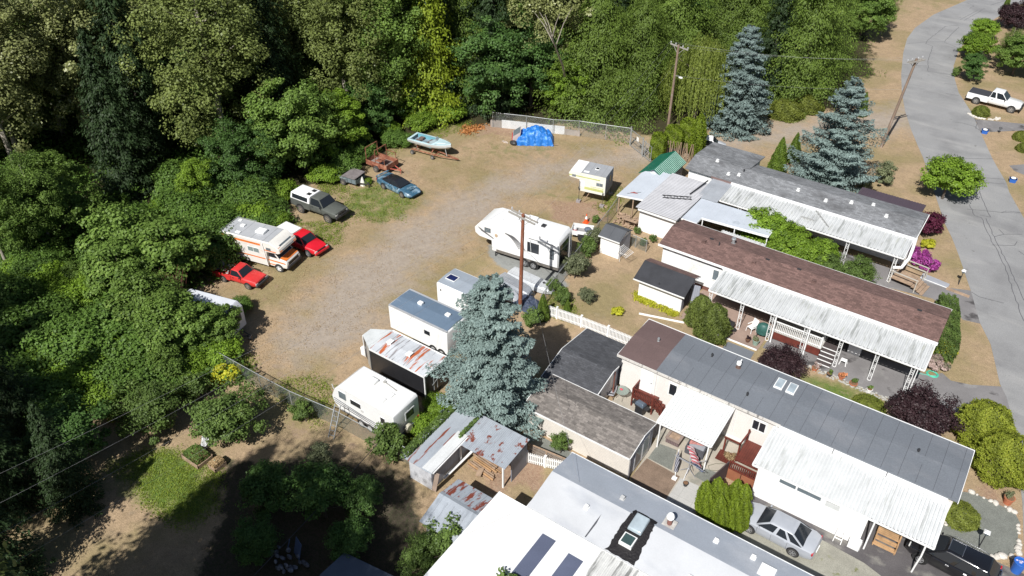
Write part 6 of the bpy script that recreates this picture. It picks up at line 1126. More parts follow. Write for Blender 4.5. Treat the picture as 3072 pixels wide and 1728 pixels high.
t = thing('fire_table', 'square carved stone fire table between the awning and the gravel square', 'table', (-12.08, 36.3, 0)); MB().box(-.45, .45, -.42, .42, .12, .50).build('base', M('mauve_brown_stone', (.17, .12, .12), .8, lines=(('x', .12, .04, .5), ('y', .12, .04, .5))), t); f = MB(); f.box(-.5, .5, -.47, -.30, .5, .57); f.box(-.5, .5, .30, .47, .5, .57); f.box(-.5, -.33, -.3, .3, .5, .57); f.box(.33, .5, -.3, .3, .5, .57); f.build('rim', M('stone_top', (.27, .21, .18), .8, var=.2), t); MB().box(-.32, .32, -.29, .29, .48, .53).build('lid', M('tan_tile_lid', (.34, .24, .17), .8, var=.3, vs=5), t)
t = thing('wicker_sofa', 'dark grey wicker sofa half under the bright awning', 'sofa', (-10.55, 36.4, 0), R(3)); mw = M('grey_wicker', (.10, .10, .115), .8, lines=(('x', .05, .02, .5),)); MB().box(-.55, .55, -.5, .4, .05, .35).build('base', mw, t); MB().box(-.55, .55, -.58, -.48, .05, .75).build('backrest', mw, t); MB().box(-.62, -.54, -.55, .4, .05, .6).build('armrest', mw, t); MB().box(.54, .62, -.55, .4, .05, .6).build('armrest', mw, t); MB().box(-.5, .5, -.45, .38, .35, .46).build('cushion', M('blue_grey_cushion', (.30, .31, .34), .9), t, bevel=.04)
t = thing('beach_towel', 'faded pink patterned towel draped over the wicker sofa', 'towel', (-10.7, 36.75, .5), R(20)); MB().prismy([(-.5, 0), (-.2, .05), (.2, .03), (.5, .06), (.5, .03), (.2, 0), (-.2, .02), (-.5, -.03)], -.3, .3).build('cloth', M('pink_towel', (.50, .22, .20), .9, var=.35, vs=5), t)
t = thing('clothes_dryer', 'rotary clothes airer on the grey paving with open arms', 'clothes airer', (-10.2, 34.3, 0)); f = MB()
for a in (0, 1.57, 3.14, 4.71): f.bar((0, 0, 1.0), (math.cos(a+.4)*.95, math.sin(a+.4)*.95, 1.5), .03); f.bar((0, 0, .6), (math.cos(a)*.55, math.sin(a)*.55, 0), .03)
f.tube((0, 0, 0), (0, 0, 1.5), .025, .025, 6); f.bar((-.9, -.3, 1.5), (1.2, -.5, 1.5), .03); f.build('frame', M('light_metal_frame', (.42, .43, .46), .4, .3), t)
def drape(name, label, x, y, z, rz, m, w=.8, l=1.2, cat='towel', seed=1):
    t = thing(name, label, cat, (x, y, z), rz); V = []; F = []; nx, ny = 14, 8; rd = random.Random(seed)
    for j in range(ny+1):
        for i in range(nx+1): u, v = i/nx-.5, j/ny; V.append((u*w, .05*math.sin(i*1.9+v*3)+.25*math.sin(v*3.1)*.4, -v*l+.04*math.sin(i*.7)))
    for j in range(ny):
        for i in range(nx): a = j*(nx+1)+i; F.append((a, a+1, a+nx+2, a+nx+1))
    n_ = len(V); V2 = [(p[0], p[1]+.015, p[2]) for p in V]; b = MB().add(V+V2, F+[tuple(q+n_ for q in f[::-1]) for f in F]); b.build('cloth', m, t, smooth=True); return t
ms = M('red_white_striped_towel', (.62, .60, .60), .9, lines=(('x', .16, .08, .0),), var=.05)
def stripe_mat(name, a, b_, per, wd, ax='x'):
    m, nt, b = _m(name); tc = nt.nodes.new('ShaderNodeTexCoord').outputs['Object']; sp = nt.nodes.new('ShaderNodeSeparateXYZ'); nt.links.new(tc, sp.inputs[0]); fr = _math(nt, 'FRACT', _math(nt, 'DIVIDE', sp.outputs['xyz'.index(ax)], per)); c = _mix(nt, _math(nt, 'LESS_THAN', fr, wd), a, b_); nt.links.new(c, b.inputs['Base Color']); b.inputs['Roughness'].default_value = .85; return m
t = drape('striped_towel', 'red and white striped beach towel hung over the airer', -10.35, 34.55, 1.5, R(-50), stripe_mat('red_white_stripes', (.62, .56, .57), (.50, .07, .09), .16, .45), 1.5, .8); t.rotation_euler = (R(48), 0, R(-50))
t = drape('blue_cloth', 'denim blue cloth with grey stripes hanging from the airer', -9.75, 33.95, 1.45, R(-20), stripe_mat('denim_stripes', (.10, .14, .28), (.17, .20, .31), .12, .4), .8, .85, 'towel', 2); t.rotation_euler = (R(35), 0, R(-20))
t = thing('closed_umbrella', 'closed black and white patio umbrella leaning beside the airer', 'umbrella', (-10.95, 34.1, 0), 0); MB().path([(-.2, .6, 1.1), (0, .1, .8), (.15, -.35, .35)], [.04, .14, .10], 8).build('canopy', M('black_white_fabric', (.06, .06, .07), .8, lines=(('x', .1, .04, 6),)), t); MB().tube((-.25, .75, 1.2), (.25, -.6, .05), .02, .02, 6).build('shaft', m_steel, t); MB().box(.1, .4, -.75, -.5, 0, .12).build('base', m_white, t)
def pot(label, x, y, r, h, mp_, plant_=None, name='plant_pot', cat='plant pot', pk=None, ps=.8):
    t = thing(name, label, cat, (x, y, 0)); MB().tube((0, 0, 0), (0, 0, h), r*.75, r, 14).build('pot', mp_, t, smooth=True); MB().tube((0, 0, h-.05), (0, 0, h+.01), r*1.07, r*1.07, 14).build('rim', mp_, t); MB().tube((0, 0, h), (0, 0, h+.015), r*.92, r*.92, 14).build('soil', m_soil, t)
    if plant_: o = leaf_obj('plant', crown_blob(int(x*9)+99, .55, .32*ps, .0, 10, 26, .05, .4, .9, .6, 3, .35), plant_, t); o.location = (0, 0, h-.1)
    return t
mt_ = M('terracotta', (.42, .14, .07), .8, var=.15); L_org = leafmat('orange_flowers', (.2, .1, .03), (.62, .24, .10), (.80, .42, .25), .3)
pot('white bucket on the grey paving below the airer', -9.92, 33.4, .16, .25, m_plas); pot('terracotta pot with agave on the dry strip by the street', 6.75, 43.5, .30, .5, mt_, L_grey, ps=1.3)
pot('small dark pot on the brown patio near the curb', -12.0, 48.75, .17, .25, M('brown_pot', (.12, .06, .04), .8), L_purp, ps=.6); pot('pale green glazed pot beside the dark brown patio pot', -11.4, 48.8, .26, .45, M('pale_green_glaze', (.26, .36, .30), .4), L_grey)
p = at(2304+550/2.516, 576+1405/2.516); pot('terracotta pot of orange flowers on the carport asphalt', p.x, p.y, .24, .32, mt_, L_org, ps=1.0); p = at(2304+460/2.516, 576+1385/2.516); pot('dark pot at the foot of an iron post', p.x, p.y, .20, .2, m_plas, L_bush, ps=.6)
p = at(2304+350/2.516, 576+1345/2.516); pot('pale variegated plant in a pot by the dark steps', p.x, p.y, .22, .25, mt_, L_hyd, ps=1.1); p = at(2304+760/2.516, 1152+60/2.516); pot('white round pot in the stone strip', p.x, p.y, .2, .3, m_white, L_bush, ps=.6); p = at(2304+640/2.516, 1152+8/2.516); pot('terracotta saucer plant in the stone strip', p.x, p.y, .28, .2, mt_, L_bush)
t = thing('wheelbarrow', 'dark barrow tub tipped against the moss green cypress', 'wheelbarrow', (-13.9, 49.3, 0)); MB().loft([[(-.35, -.25, .1), (.35, -.25, .1), (.35, .25, .1), (-.35, .25, .1)], [(-.6, -.4, .75), (.5, -.4, .6), (.5, .4, .6), (-.6, .4, .75)]]).build('tub', m_plas, t, bevel=.05); MB().disc((.6, 0, .18), .18, .08, 'y', 12).build('wheel', m_black, t); f = MB(); f.bar((-.3, -.3, .3), (-1.1, -.35, .55), .04); f.bar((-.3, .3, .3), (-1.1, .35, .55), .04); f.build('handle', m_wood2, t)
t = thing('white_stool', 'white plastic step stool on the carport asphalt', 'stool', (-5.3, 50.4, 0)); MB().box(-.22, .22, -.18, .18, .38, .42).build('top', m_white, t, bevel=.02)
for sx, sy in ((-1, -1), (1, -1), (1, 1), (-1, 1)): MB().bar((sx*.17, sy*.13, .38), (sx*.24, sy*.2, 0), .05).build('leg', m_white, t)
t = thing('white_box', 'white storage freezer in the shade of the carport beside the steps', 'freezer', (-5.0, 52.2, 0)); MB().box(-.45, .45, -.35, .35, .02, .9).build('body', m_trim, t, bevel=.02); MB().box(-.46, .46, -.36, .36, .9, .97).build('lid', m_trim, t, bevel=.02)
t = thing('stepladder', 'white folding stepladder against the white carport wall', 'ladder', (-.9, 34.85, 0)); f = MB(); f.bar((-.22, -.25, 0), (-.18, .1, 1.2), .04); f.bar((.22, -.25, 0), (.18, .1, 1.2), .04); f.build('rail', m_trim, t); [MB().box(*q).build('step', m_trim, t) for q in ((-.2, .2, -.2, -.12, .28, .31), (-.2, .2, -.12, -.02, .56, .59), (-.19, .19, -.04, .08, .84, .87), (-.2, .2, -.02, .16, 1.17, 1.21))]
t = thing('white_cabinet', 'white low cabinet at the corner of the carport wall', 'cabinet', (-.05, 34.85, 0)); MB().box(-.3, .35, -.2, .2, .03, .7).build('body', m_trim, t, bevel=.02); MB().box(.36, .38, -.15, .15, .1, .62).build('door', M('white_louvre', (.6, .6, .6), .6, lines=(('z', .08, .02, .4),)), t)
t = thing('garden_hose', 'coil of turquoise garden hose beside the hydrangea', 'hose', (.35, 53.0, 0)); P = []
for k in range(90): a = k/90*6*math.tau; r_ = .42-.02*(k/15); P.append((r_*math.cos(a), r_*math.sin(a)*.9, .03+.004*k/9+.02*math.sin(a*1.7)))
MB().path(P+[(-.3, -.3, .02), (-1.0, -.5, .02)], .022, 5).build('hose', M('turquoise_hose', (.08, .48, .34), .5), t)
t = thing('garden_hose', 'thin grey hose looped on the concrete beside the awning', 'hose', (-9.3, 35.9, 0)); MB().path([(1.0, .6, .02), (.6, .5, .02), (.2, .2, .02), (-.1, -.2, .02), (.1, -.5, .02), (.5, -.3, .02), (.8, .1, .02), (1.2, .3, .02), (1.1, .7, .03), (.8, .6, .03)], .018, 5).build('hose', M('olive_hose', (.12, .12, .08), .6), t)
t = thing('dry_plant', 'straw coloured dead plant spilling over the deck step', 'plant', (-8.3, 36.6, .4)); leaf_obj('leaves', crown_blob(141, .5, .5, 0, 14, 40, .07, .4, .7, .4, 3, .4), L_dry, t)
t = thing('tyre', 'black tyre lying by the silver roof edge and the arborvitae', 'tyre', (-9.1, 31.1, 0)); P = [(.28*math.cos(a/14*math.tau), .28*math.sin(a/14*math.tau), .12) for a in range(15)]; MB().path(P, .11, 8, False).build('rubber', m_black, t, smooth=True)
t = thing('rubbish_bin', 'big blue barrel bin full of bottles at the corner of the gravel bed', 'bin', (7.95, 38.55, 0)); mb_ = M('blue_plastic', (.03, .13, .48), .45); MB().tube((0, 0, 0), (0, 0, .85), .27, .33, 18).build('barrel', mb_, t, smooth=True); P = [(.33*math.cos(a/18*math.tau), .33*math.sin(a/18*math.tau), .85) for a in range(19)]; MB().path(P, .025, 6, False).build('rim', mb_, t); f = MB(); rd = random.Random(9)
for i in range(14): a = rd.uniform(0, 6.28); r_ = rd.uniform(0, .22); f.ball((r_*math.cos(a), r_*math.sin(a), .82+rd.uniform(0, .06)), (.07, .05, .05), 6, 4)
f.build('contents', M('mixed_recycling', (.45, .42, .55), .4, var=.5, vs=12), t)
for lb, p in (('blue recycling box with white paper at the first driveway across the street', at(2952, 400)), ('blue recycling box by the lower driveway across the street', at(3036, 546))):
    t = thing('recycling_box', lb, 'bin', p, R(10)); MB().loft([[(-.26, -.2, 0), (.26, -.2, 0), (.26, .2, 0), (-.26, .2, 0)], [(-.32, -.25, .42), (.32, -.25, .42), (.32, .25, .42), (-.32, .25, .42)]]).build('box', mb_, t); MB().box(-.35, .35, -.27, .27, .38, .42).build('rim', mb_, t); MB().ball((0, .03, .42), (.26, .2, .14), 8, 5).build('contents', m_white, t)
def lamp_post(label, x, y, h, mh=m_trim):
    t = thing('garden_lamp', label, 'lamp', (x, y, 0)); MB().tube((0, 0, 0), (0, 0, h-.15), .035, .03, 8).build('post', m_darkst, t); MB().loft([[(-.09, -.09, h-.2), (.09, -.09, h-.2), (.09, .09, h-.2), (-.09, .09, h-.2)], [(-.13, -.13, h), (.13, -.13, h), (.13, .13, h), (-.13, .13, h)]]).build('lantern', m_glassb, t); MB().loft([[(-.17, -.17, h), (.17, -.17, h), (.17, .17, h), (-.17, .17, h)], [(-.03, -.03, h+.13), (.03, -.03, h+.13), (.03, .03, h+.13), (-.03, .03, h+.13)]]).build('lantern_cap', mh, t); return t
p = at(2936, 1642); lamp_post('garden lamp post on the grey gravel bed beside the black car', p.x, p.y, 1.42); lamp_post('garden lamp post on the dry strip between the two driveways', -.4, 65.9, 1.4); p = at(2304+1742/2.516, 1005/2.516); lamp_post('small dark lamp post on the dry lawn across the street', p.x, p.y, .6, m_darkst)
ST = [(650, 690, .22), (700, 712, .1), (760, 740, .1), (822, 768, .16), (868, 790, .22), (960, 822, .1), (993, 848, .22), (1036, 870, .2), (1072, 990, .14), (1076, 1024, .16), (1080, 1060, .12), (1078, 1135, .18), (1085, 1165, .16), (1068, 1200, .24), (1074, 1232, .22), (1082, 1250, .2), (1012, 1270, .2), (922, 1272, .30), (880, 1280, .24), (840, 1278, .18), (433, 932, .28), (408, 955, .14), (415, 985, .12)]
t0 = None
for i, (a, b_, s) in enumerate(ST):
    p = at(2700+a/3.032, 1250+b_/3.032)
    if t0 is None:
        t0 = thing('boulder', 'white boulder in the ring round the grey gravel bed', 'stone', p, 0, 'white boulders round the gravel bed'); bb = MB(); bb.ball((0, 0, .25), (1, .8, .65), 9, 6); rd = random.Random(1); bb.v = [(v[0]*(1+rd.uniform(-.12, .12)), v[1]*(1+rd.uniform(-.12, .12)), v[2]) for v in bb.v]; bb.build('stone', m_stone, t0, smooth=True); t0.scale = (s,)*3
    else: copy_thing(t0, p, i*1.3, 'white boulder in the ring round the grey gravel bed', 'white boulders round the gravel bed', s)
p = g(2466, 288); rd = random.Random(4); f = MB()
for i in range(90): a = rd.uniform(-2.7, .2); r_ = rd.uniform(1.1, 1.4); f.ball((p.x+math.cos(a)*r_*(1.0 if a < -1 else 1.5), p.y+math.sin(a)*r_, .05), (rd.uniform(.08, .15), rd.uniform(.08, .13), .08), 5, 3)
o = f.build('pebble_ring', m_stone); tag(o, 'ring of white pebbles round the oval boxwood', 'stones', None, 'stuff')
f = MB()
for i in range(110): u = i/110; q = Vector((-7.3, 48.6, 0)).lerp(Vector((-1.2, 48.45, 0)), u); f.ball((q.x, q.y+rd.uniform(-.25, .25), .04), (rd.uniform(.06, .14), rd.uniform(.05, .11), .07), 5, 3)
o = f.build('pebble_strip', M('grey_cobbles', (.38, .37, .34), .9, var=.3, vs=5)); tag(o, 'strip of grey cobbles along the carport asphalt', 'stones', None, 'stuff')
t = thing('airer', 'white winged drying rack folded open against the white shed', 'drying rack', (-25.1, 52.5, 0), R(-15)); f = MB()
for i in range(7): f.tube((-.1, -.45+i*.15, 1.35+i*.02), (1.0, -.35+i*.15, 1.05+i*.03), .012, .012, 4)
f.bar((0, 0, 0), (0, 0, 1.4), .03); f.bar((-.1, -.5, 1.35), (-.1, .5, 1.5), .025); f.bar((1, -.4, 1.05), (1, .55, 1.25), .025); f.bar((0, 0, .9), (.9, 0, 1.1), .025); f.build('frame', m_trim, t)
t = thing('wooden_stairs', 'weathered wooden steps and handrails beside the magenta shrub', 'steps', (-4.3, 63.6, 0), R(-8)); f = MB()
for i in range(5): f.box(-.8, .9, -.9, .75, .5, .55) if i == 0 else f.box(.9+(i-1)*.26, 1.16+(i-1)*.26, -.9, .75, .50-i*.11, .55-i*.11)
f.build('tread', m_wood2, t); mh_ = M('pale_grey_timber', (.46, .43, .38), .85)
for y in (-.95, .79, 1.5): MB().box(-.9, 1.3, y, y+.08, 1.15, 1.22).box(-.85, -.78, y, y+.08, 0, 1.18).box(1.2, 1.27, y, y+.08, 0, 1.18).build('handrail', mh_, t)
t = thing('metal_ramp', 'pale grey metal plate ramp between the wooden steps and the street', 'ramp', (-2.1, 65.1, 0), R(-3)); MB().add([(-1.1, -.4, .03), (1.1, -.35, .03), (1.1, .35, .03), (-1.1, .42, .03), (-1.1, -.4, .22), (1.1, -.35, .10), (1.1, .35, .10), (-1.1, .42, .22)], [(3,2,1,0),(4,5,6,7),(0,1,5,4),(1,2,6,5),(2,3,7,6),(3,0,4,7)]).build('plate', M('grey_plate', (.34, .35, .38), .6, var=.12), t); MB().bar((-1.1, -.42, .22), (1.1, -.37, .10), .04, .05).build('edge', m_trim, t)
t = thing('timber_edging', 'long pale beam edging the dry strip by the driveway', 'edging', (-.3, 64.6, 0), R(-5)); MB().box(-.8, 1.0, -.12, .08, 0, .14).build('beam', m_wood2, t)
def rbed(label, x, y, w, l, rz, lf):
    t = thing('raised_bed', label, 'planter', (x, y, 0), rz); f = MB(); f.box(-w/2, w/2, -l/2, -l/2+.05, 0, .32); f.box(-w/2, w/2, l/2-.05, l/2, 0, .32); f.box(-w/2, -w/2+.05, -l/2, l/2, 0, .32); f.box(w/2-.05, w/2, -l/2, l/2, 0, .32); f.build('boards', m_wood2, t); MB().box(-w/2+.05, w/2-.05, -l/2+.05, l/2-.05, .0, .24).build('soil', m_soil, t); o = leaf_obj('plants', crown_box(int(x*7)+300, w*.85, l*.85, .35, 1100, .06, .22, .4), lf, t); return t
rbed('grey wooden raised bed full of leafy greens with two white flowers', -36.5, 17.4, 1.7, 1.2, 0, L_bush); rbed('smaller raised bed of dry plants holding a teal pot', -34.9, 17.7, .75, .9, 0, L_dry)
t = thing('teal_pot', 'small teal watering can standing in the smaller raised bed', 'watering can', (-35.0, 17.6, .35)); MB().tube((0, 0, 0), (0, 0, .2), .12, .09, 10).build('body', M('teal_plastic', (.03, .32, .33), .4), t); MB().path([(.1, 0, .05), (.25, 0, .18)], .02, 5).build('spout', M('teal_spout', (.03, .32, .33), .4), t)
t = thing('white_netting', 'crumpled white netting heap behind the raised beds', 'netting', (-37.3, 19.0, 0), R(120)); b = MB(); b.ball((0, 0, .3), (1.1, .35, .4), 16, 9); b.ball((.9, .2, .25), (.5, .35, .3), 12, 7); rd = random.Random(3); b.v = [(v[0]+rd.uniform(-.08, .08), v[1]+rd.uniform(-.08, .08), max(0, v[2]+rd.uniform(-.1, .1))) for v in b.v]; b.build('net', M('white_net', (.62, .62, .63), .9, var=.25, vs=8), t)
t = thing('traffic_cone', 'orange traffic cone with a white collar behind the small utility trailer', 'traffic cone', (-30.68, 56.3, 0)); mo = M('cone_orange', (.80, .10, .02), .5); MB().box(-.26, .26, -.26, .26, 0, .04).build('base', mo, t); MB().tube((0, 0, .04), (0, 0, .42), .20, .13, 14).build('body', mo, t, smooth=True); MB().tube((0, 0, .42), (0, 0, .70), .13, .06, 14).build('collar', m_white, t, smooth=True); MB().tube((0, 0, .70), (0, 0, .92), .06, .035, 12).build('tip', mo, t, smooth=True)
t = thing('rubbish_heap', 'dark sack and pale scraps on the dry grass left of the blue tarpaulin', 'rubbish', at(1180+1680/4.77, 370+300/4.77)); MB().ball((.3, .1, .22), (.45, .35, .28), 10, 7).build('sack', m_plas, t); f = MB(); rd = random.Random(2)
for i in range(12): f.ball((-.6+rd.uniform(-.5, .5), rd.uniform(-.15, .15), .06), (rd.uniform(.08, .2), .08, .06), 6, 4)
f.build('scraps', M('pale_scraps', (.45, .38, .33), .9, var=.4, vs=6), t)
t = thing('white_sack', 'white draped sheet on a small stake beside the grey trailer', 'sheet', at(1088, 556)); MB().loft([[(.3*math.cos(a/8*math.tau)*k, .22*math.sin(a/8*math.tau)*k, z) for a in range(8)] for k, z in ((1.1, 0), (.9, .35), (.55, .75), (.35, .95), (.1, 1.02))]).build('sheet', M('white_sheet', (.72, .71, .66), .9, var=.15, vs=5), t)
t = thing('paving_slab', 'loose flat slab on the grass below the truck camper', 'slab', at(1660+910/6.04, 460+955/6.04), R(-5)); MB().box(-.45, .45, -.2, .2, 0, .08).build('slab', m_wood2, t)

# ------------------------------------------------ vehicles (local frame: +x forwards, z up, origin on the ground)
def carpaint(name, c, rough=.35, coat=.6, var=.04, **k): return M(name, c, rough, 0, var, 1.5, 0, 14, coat=coat, **k)
m_head = M('headlamp', (.62, .62, .60), .15, var=0); m_tail = M('tail_lamp_red', (.50, .02, .03), .25, var=0); m_amber = M('amber_lamp', (.7, .25, .03), .3, var=0)
def wheels(t, xs, y, r=.33, w=.2, tyre=m_tyre, rim=m_rim, sides=(-1, 1), hub=True, name='wheel'):
    first = None
    for x in xs:
        for s in sides:
            o = MB(); P = [(x+r*math.cos(a/20*math.tau), r+r*math.sin(a/20*math.tau)) for a in range(20)]; yo = s*y; yi = s*(y-w); o.loft([[(p[0], yi, p[1]) for p in P], [(p[0], yo-s*.03, p[1]) for p in P], [(x+(p[0]-x)*.93, yo, r+(p[1]-r)*.93) for p in P]])
            wh = o.build(name, tyre, t, smooth=True); rb = MB(); rb.disc((x, yo+s*.004, r), r*.64, .02, 'y', 16)
            rm = rb.build('rim', M_rimd, wh); sp = MB()
            for k in range(5): a = k/5*math.tau+.3; sp.bar((x, yo+s*.018, r), (x+math.cos(a)*r*.58, yo+s*.018, r+math.sin(a)*r*.58), r*.2, .02, up=(0, 1, 0))
            sp.disc((x, yo+s*.02, r), r*.17, .03, 'y', 10); pts = [(x+r*.6*math.cos(a/16*math.tau), yo+s*.016, r+r*.6*math.sin(a/16*math.tau)) for a in range(17)]; sp.path(pts, r*.05, 4, False); sp.build('hub', rim, wh)
M_rimd = M('rim_shadow_gap', (.05, .05, .052), .6)
def body_loft(st, W):
    """stations (x, z_low, z_belt, half width factor, shoulder drop)"""
    rings = []
    for x, zl, zb, k, sh in st:
        h = W/2*k; rings.append([(x, -h*.90, zl), (x, -h*.985, zl+.12), (x, -h, (zl+zb)/2), (x, -h*.975, zb-sh), (x, -h*.86, zb), (x, 0, zb+.025), (x, h*.86, zb), (x, h*.975, zb-sh), (x, h, (zl+zb)/2), (x, h*.985, zl+.12), (x, h*.90, zl)])
    return MB().loft(rings)
def cabin(t, m, xb0, xt0, xt1, xb1, zb, zt, wb, wt, pil=(), glass=None, rear=True, front=True, roof_m=None, crown=.05, mb_parent=None, side_ins=.05):
    """greenhouse: xb0/xt0 rear base/top, xt1/xb1 front top/base; pil = side pillar positions 0..1"""
    B0, B1 = wb/2, wt/2; c = MB(); lo = [(xb0, -B0, zb-.05), (xb1, -B0, zb-.05), (xb1, B0, zb-.05), (xb0, B0, zb-.05)]; up = [(xt0, -B1, zt), (xt1, -B1, zt), (xt1, B1, zt), (xt0, B1, zt)]
    cw = MB().loft([lo, up, [(xt0+.12, -B1*.82, zt+crown), (xt1-.12, -B1*.82, zt+crown), (xt1-.12, B1*.82, zt+crown), (xt0+.12, B1*.82, zt+crown)]]).build('roof', roof_m or m, t, bevel=.035)
    g_ = glass or m_glass; LF = lambda a, b, u: (a[0]+(b[0]-a[0])*u, a[1]+(b[1]-a[1])*u, a[2]+(b[2]-a[2])*u); lo = [(p[0], p[1], zb) for p in lo]
    if front: MB().pane([lo[1], lo[2], up[2], up[1]], .10, .012).build('windshield', g_, cw)
    if rear: MB().pane([lo[3], lo[0], up[0], up[3]], .10, .012).build('rear_window', g_, cw)
    cuts = [0]+list(pil)+[1]
    for s in (0, 1):
        a0, a1, b0, b1 = (lo[0], lo[1], up[0], up[1]) if s == 0 else (lo[2], lo[3], up[2], up[3]); cc = cuts if s == 0 else [1-q for q in cuts[::-1]]
        for u0, u1 in zip(cc[:-1], cc[1:]): 
            u0 += .02; u1 -= .02; MB().pane([LF(a0, a1, u0), LF(a0, a1, u1), LF(b0, b1, u1), LF(b0, b1, u0)], side_ins, .012).build('side_window', g_, cw)
    return cw
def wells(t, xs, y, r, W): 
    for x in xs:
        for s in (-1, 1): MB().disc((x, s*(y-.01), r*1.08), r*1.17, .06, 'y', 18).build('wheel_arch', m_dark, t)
def lamps(t, xf, xr, y, zf, zr, w=.28, h=.13, m=m_head, tw=.25, th=.2):
    for s in (-1, 1): MB().box(xf-.06, xf+.015, s*y-w/2, s*y+w/2, zf-h/2, zf+h/2).build('headlight', m, t, bevel=.02); MB().box(xr-.015, xr+.08, s*(y+.06)-tw/2, s*(y+.06)+tw/2, zr-th/2, zr+th/2).build('tail_light', m_tail, t, bevel=.02)
def handles(t, xs, y, z, m): 
    for x in xs:
        for s in (-1, 1): MB().box(x-.09, x+.09, s*y-.02, s*y+.02, z-.02, z+.02).build('door_handle', m, t)
def mirrors(t, x, y, z, m):
    for s in (-1, 1): MB().ball((x, s*(y+.10), z), (.06, .10, .07), 8, 5).build('mirror', m, t, smooth=True)
def seam(t, xs, y, z0, z1, m=m_dark):
    b = MB()
    for x in xs:
        for s in (-1, 1): b.box(x-.006, x+.006, s*y-.004, s*y+.004, z0, z1)
    b.build('panel_gap', m, t)

def sedan(label, x, y, rz, paint):
    t = thing('parked_car', label, 'car', (x, y, 0), rz); W = 1.80
    body_loft([(-2.36, .42, .80, .74, .10), (-2.28, .28, .93, .88, .08), (-1.9, .22, 1.0, .97, .06), (-1.0, .20, .97, 1.0, .06), (.6, .20, .94, 1.0, .06), (1.5, .20, .88, .98, .08), (2.1, .24, .74, .90, .10), (2.34, .32, .62, .72, .12)], W).build('body', paint, t, smooth=True)
    cabin(t, paint, -1.78, -.95, .38, 1.12, .93, 1.38, 1.62, 1.16, (.30, .60)); wells(t, (-1.28, 1.36), .88, .32, W); wheels(t, (-1.28, 1.36), .905, .32)
    lamps(t, 2.22, -2.30, .62, .64, .80, .34, .14); handles(t, (-.75, .15), .89, .82, paint); mirrors(t, .85, .85, .98, paint); seam(t, (-.85, .1, .95), .902, .35, .9)
    MB().box(-2.40, -2.34, -.26, .26, .55, .67).build('number_plate', m_white, t); MB().box(-2.0, -1.2, -.905, -.89, .43, .46).box(-.9, 1.0, -.915, -.895, .43, .47).build('side_moulding', m_trim, t); return t
silver = carpaint('silver_paint', (.40, .42, .46), .3, .5)
c = sedan('silver four door car parked under the arborvitae beside the white wall', -4.0, 33.15, R(178), silver)
def suv(label, x, y, rz, paint):
    t = thing('parked_car', label, 'car', (x, y, 0), rz); W = 1.88
    body_loft([(-2.38, .45, .95, .74, .12), (-2.30, .30, 1.08, .90, .10), (-1.8, .25, 1.10, .98, .06), (0, .24, 1.04, 1.0, .06), (1.2, .24, 1.0, .99, .07), (1.9, .28, .92, .93, .10), (2.32, .38, .76, .74, .14)], W).build('body', paint, t, smooth=True)
    cabin(t, paint, -2.28, -1.75, .45, 1.25, 1.05, 1.60, 1.68, 1.24, (.30, .62)); wells(t, (-1.42, 1.38), .925, .36, W); wheels(t, (-1.42, 1.38), .945, .36)
    lamps(t, 2.16, -2.3, .66, .82, 1.0, .30, .14); handles(t, (-.85, .1), .94, .92, m_chrome); mirrors(t, .9, .9, 1.1, paint); seam(t, (-.95, .1, 1.0), .943, .4, 1.0)
    f = MB(); f.box(-.35, .35, -.42, .42, 1.655, 1.665); f.build('sunroof', m_glass, t); f = MB(); f.box(-.38, -.35, -.45, .45, 1.655, 1.675); f.box(-.35, .35, -.45, -.42, 1.655, 1.675); f.box(.35, .38, -.45, .45, 1.655, 1.675); f.build('sunroof_frame', m_chrome, t)
    f = MB(); f.path([(-1.5, -.66, 1.62), (-1.2, -.66, 1.70), (.2, -.66, 1.70), (.4, -.66, 1.63)], .018, 5); f.path([(-1.5, .66, 1.62), (-1.2, .66, 1.70), (.2, .66, 1.70), (.4, .66, 1.63)], .018, 5); f.build('roof_rail', m_chrome, t)
    MB().box(-2.43, -2.37, -.6, -.2, .96, .99).build('tail_trim', m_chrome, t); return t
suv('black estate car with open sunroof half under the white carport awning', 4.75, 36.75, R(176), carpaint('black_paint', (.010, .010, .012), .18, 1.0, 0))
def coupe(label, x, y, rz, paint):
    t = thing('parked_car', label, 'car', (x, y, 0), rz); W = 1.84
    body_loft([(-2.38, .45, .78, .74, .10), (-2.28, .28, .88, .90, .10), (-1.7, .2, .92, 1.0, .10), (-.6, .18, .82, .97, .08), (.6, .18, .80, .98, .08), (1.5, .18, .74, 1.0, .10), (2.15, .22, .56, .92, .10), (2.45, .32, .44, .66, .08)], W).build('body', paint, t, smooth=True)
    cabin(t, paint, -1.95, -.78, .05, .98, .84, 1.20, 1.52, 1.02, (.55,), roof_m=M('black_t_top', (.02, .02, .025), .2, coat=.5)); wells(t, (-1.28, 1.30), .90, .31, W); wheels(t, (-1.28, 1.30), .925, .31, rim=m_steelrim)
    f = MB(); f.box(-2.42, -2.2, -.82, .82, 1.0, 1.03); f.box(-2.35, -2.25, -.78, -.7, .85, 1.0); f.box(-2.35, -2.25, .7, .78, .85, 1.0); f.build('spoiler', paint, t, bevel=.01)
    for s in (-1, 1): MB().box(-2.40, -2.33, s*.55-.25, s*.55+.25, .62, .78).build('tail_light', m_tail, t); mirrors(t, .75, .85, .86, paint) if s == 1 else None
    MB().box(1.35, 1.9, -.35, .35, .745, .775).build('bonnet_scoop', paint, t, bevel=.03); return t
coupe('faded blue sports coupe with mottled paint on the grass', -48.75, 50.85, R(-5), M('mottled_blue_paint', (.045, .115, .18), .35, 0, .15, 1.5, 0, coat=.3, stains=(((.26, .36, .44), (2.2, 1.4, 2), .56, .08), ((.02, .05, .08), (3, 2.5, 2), .62, .06))))
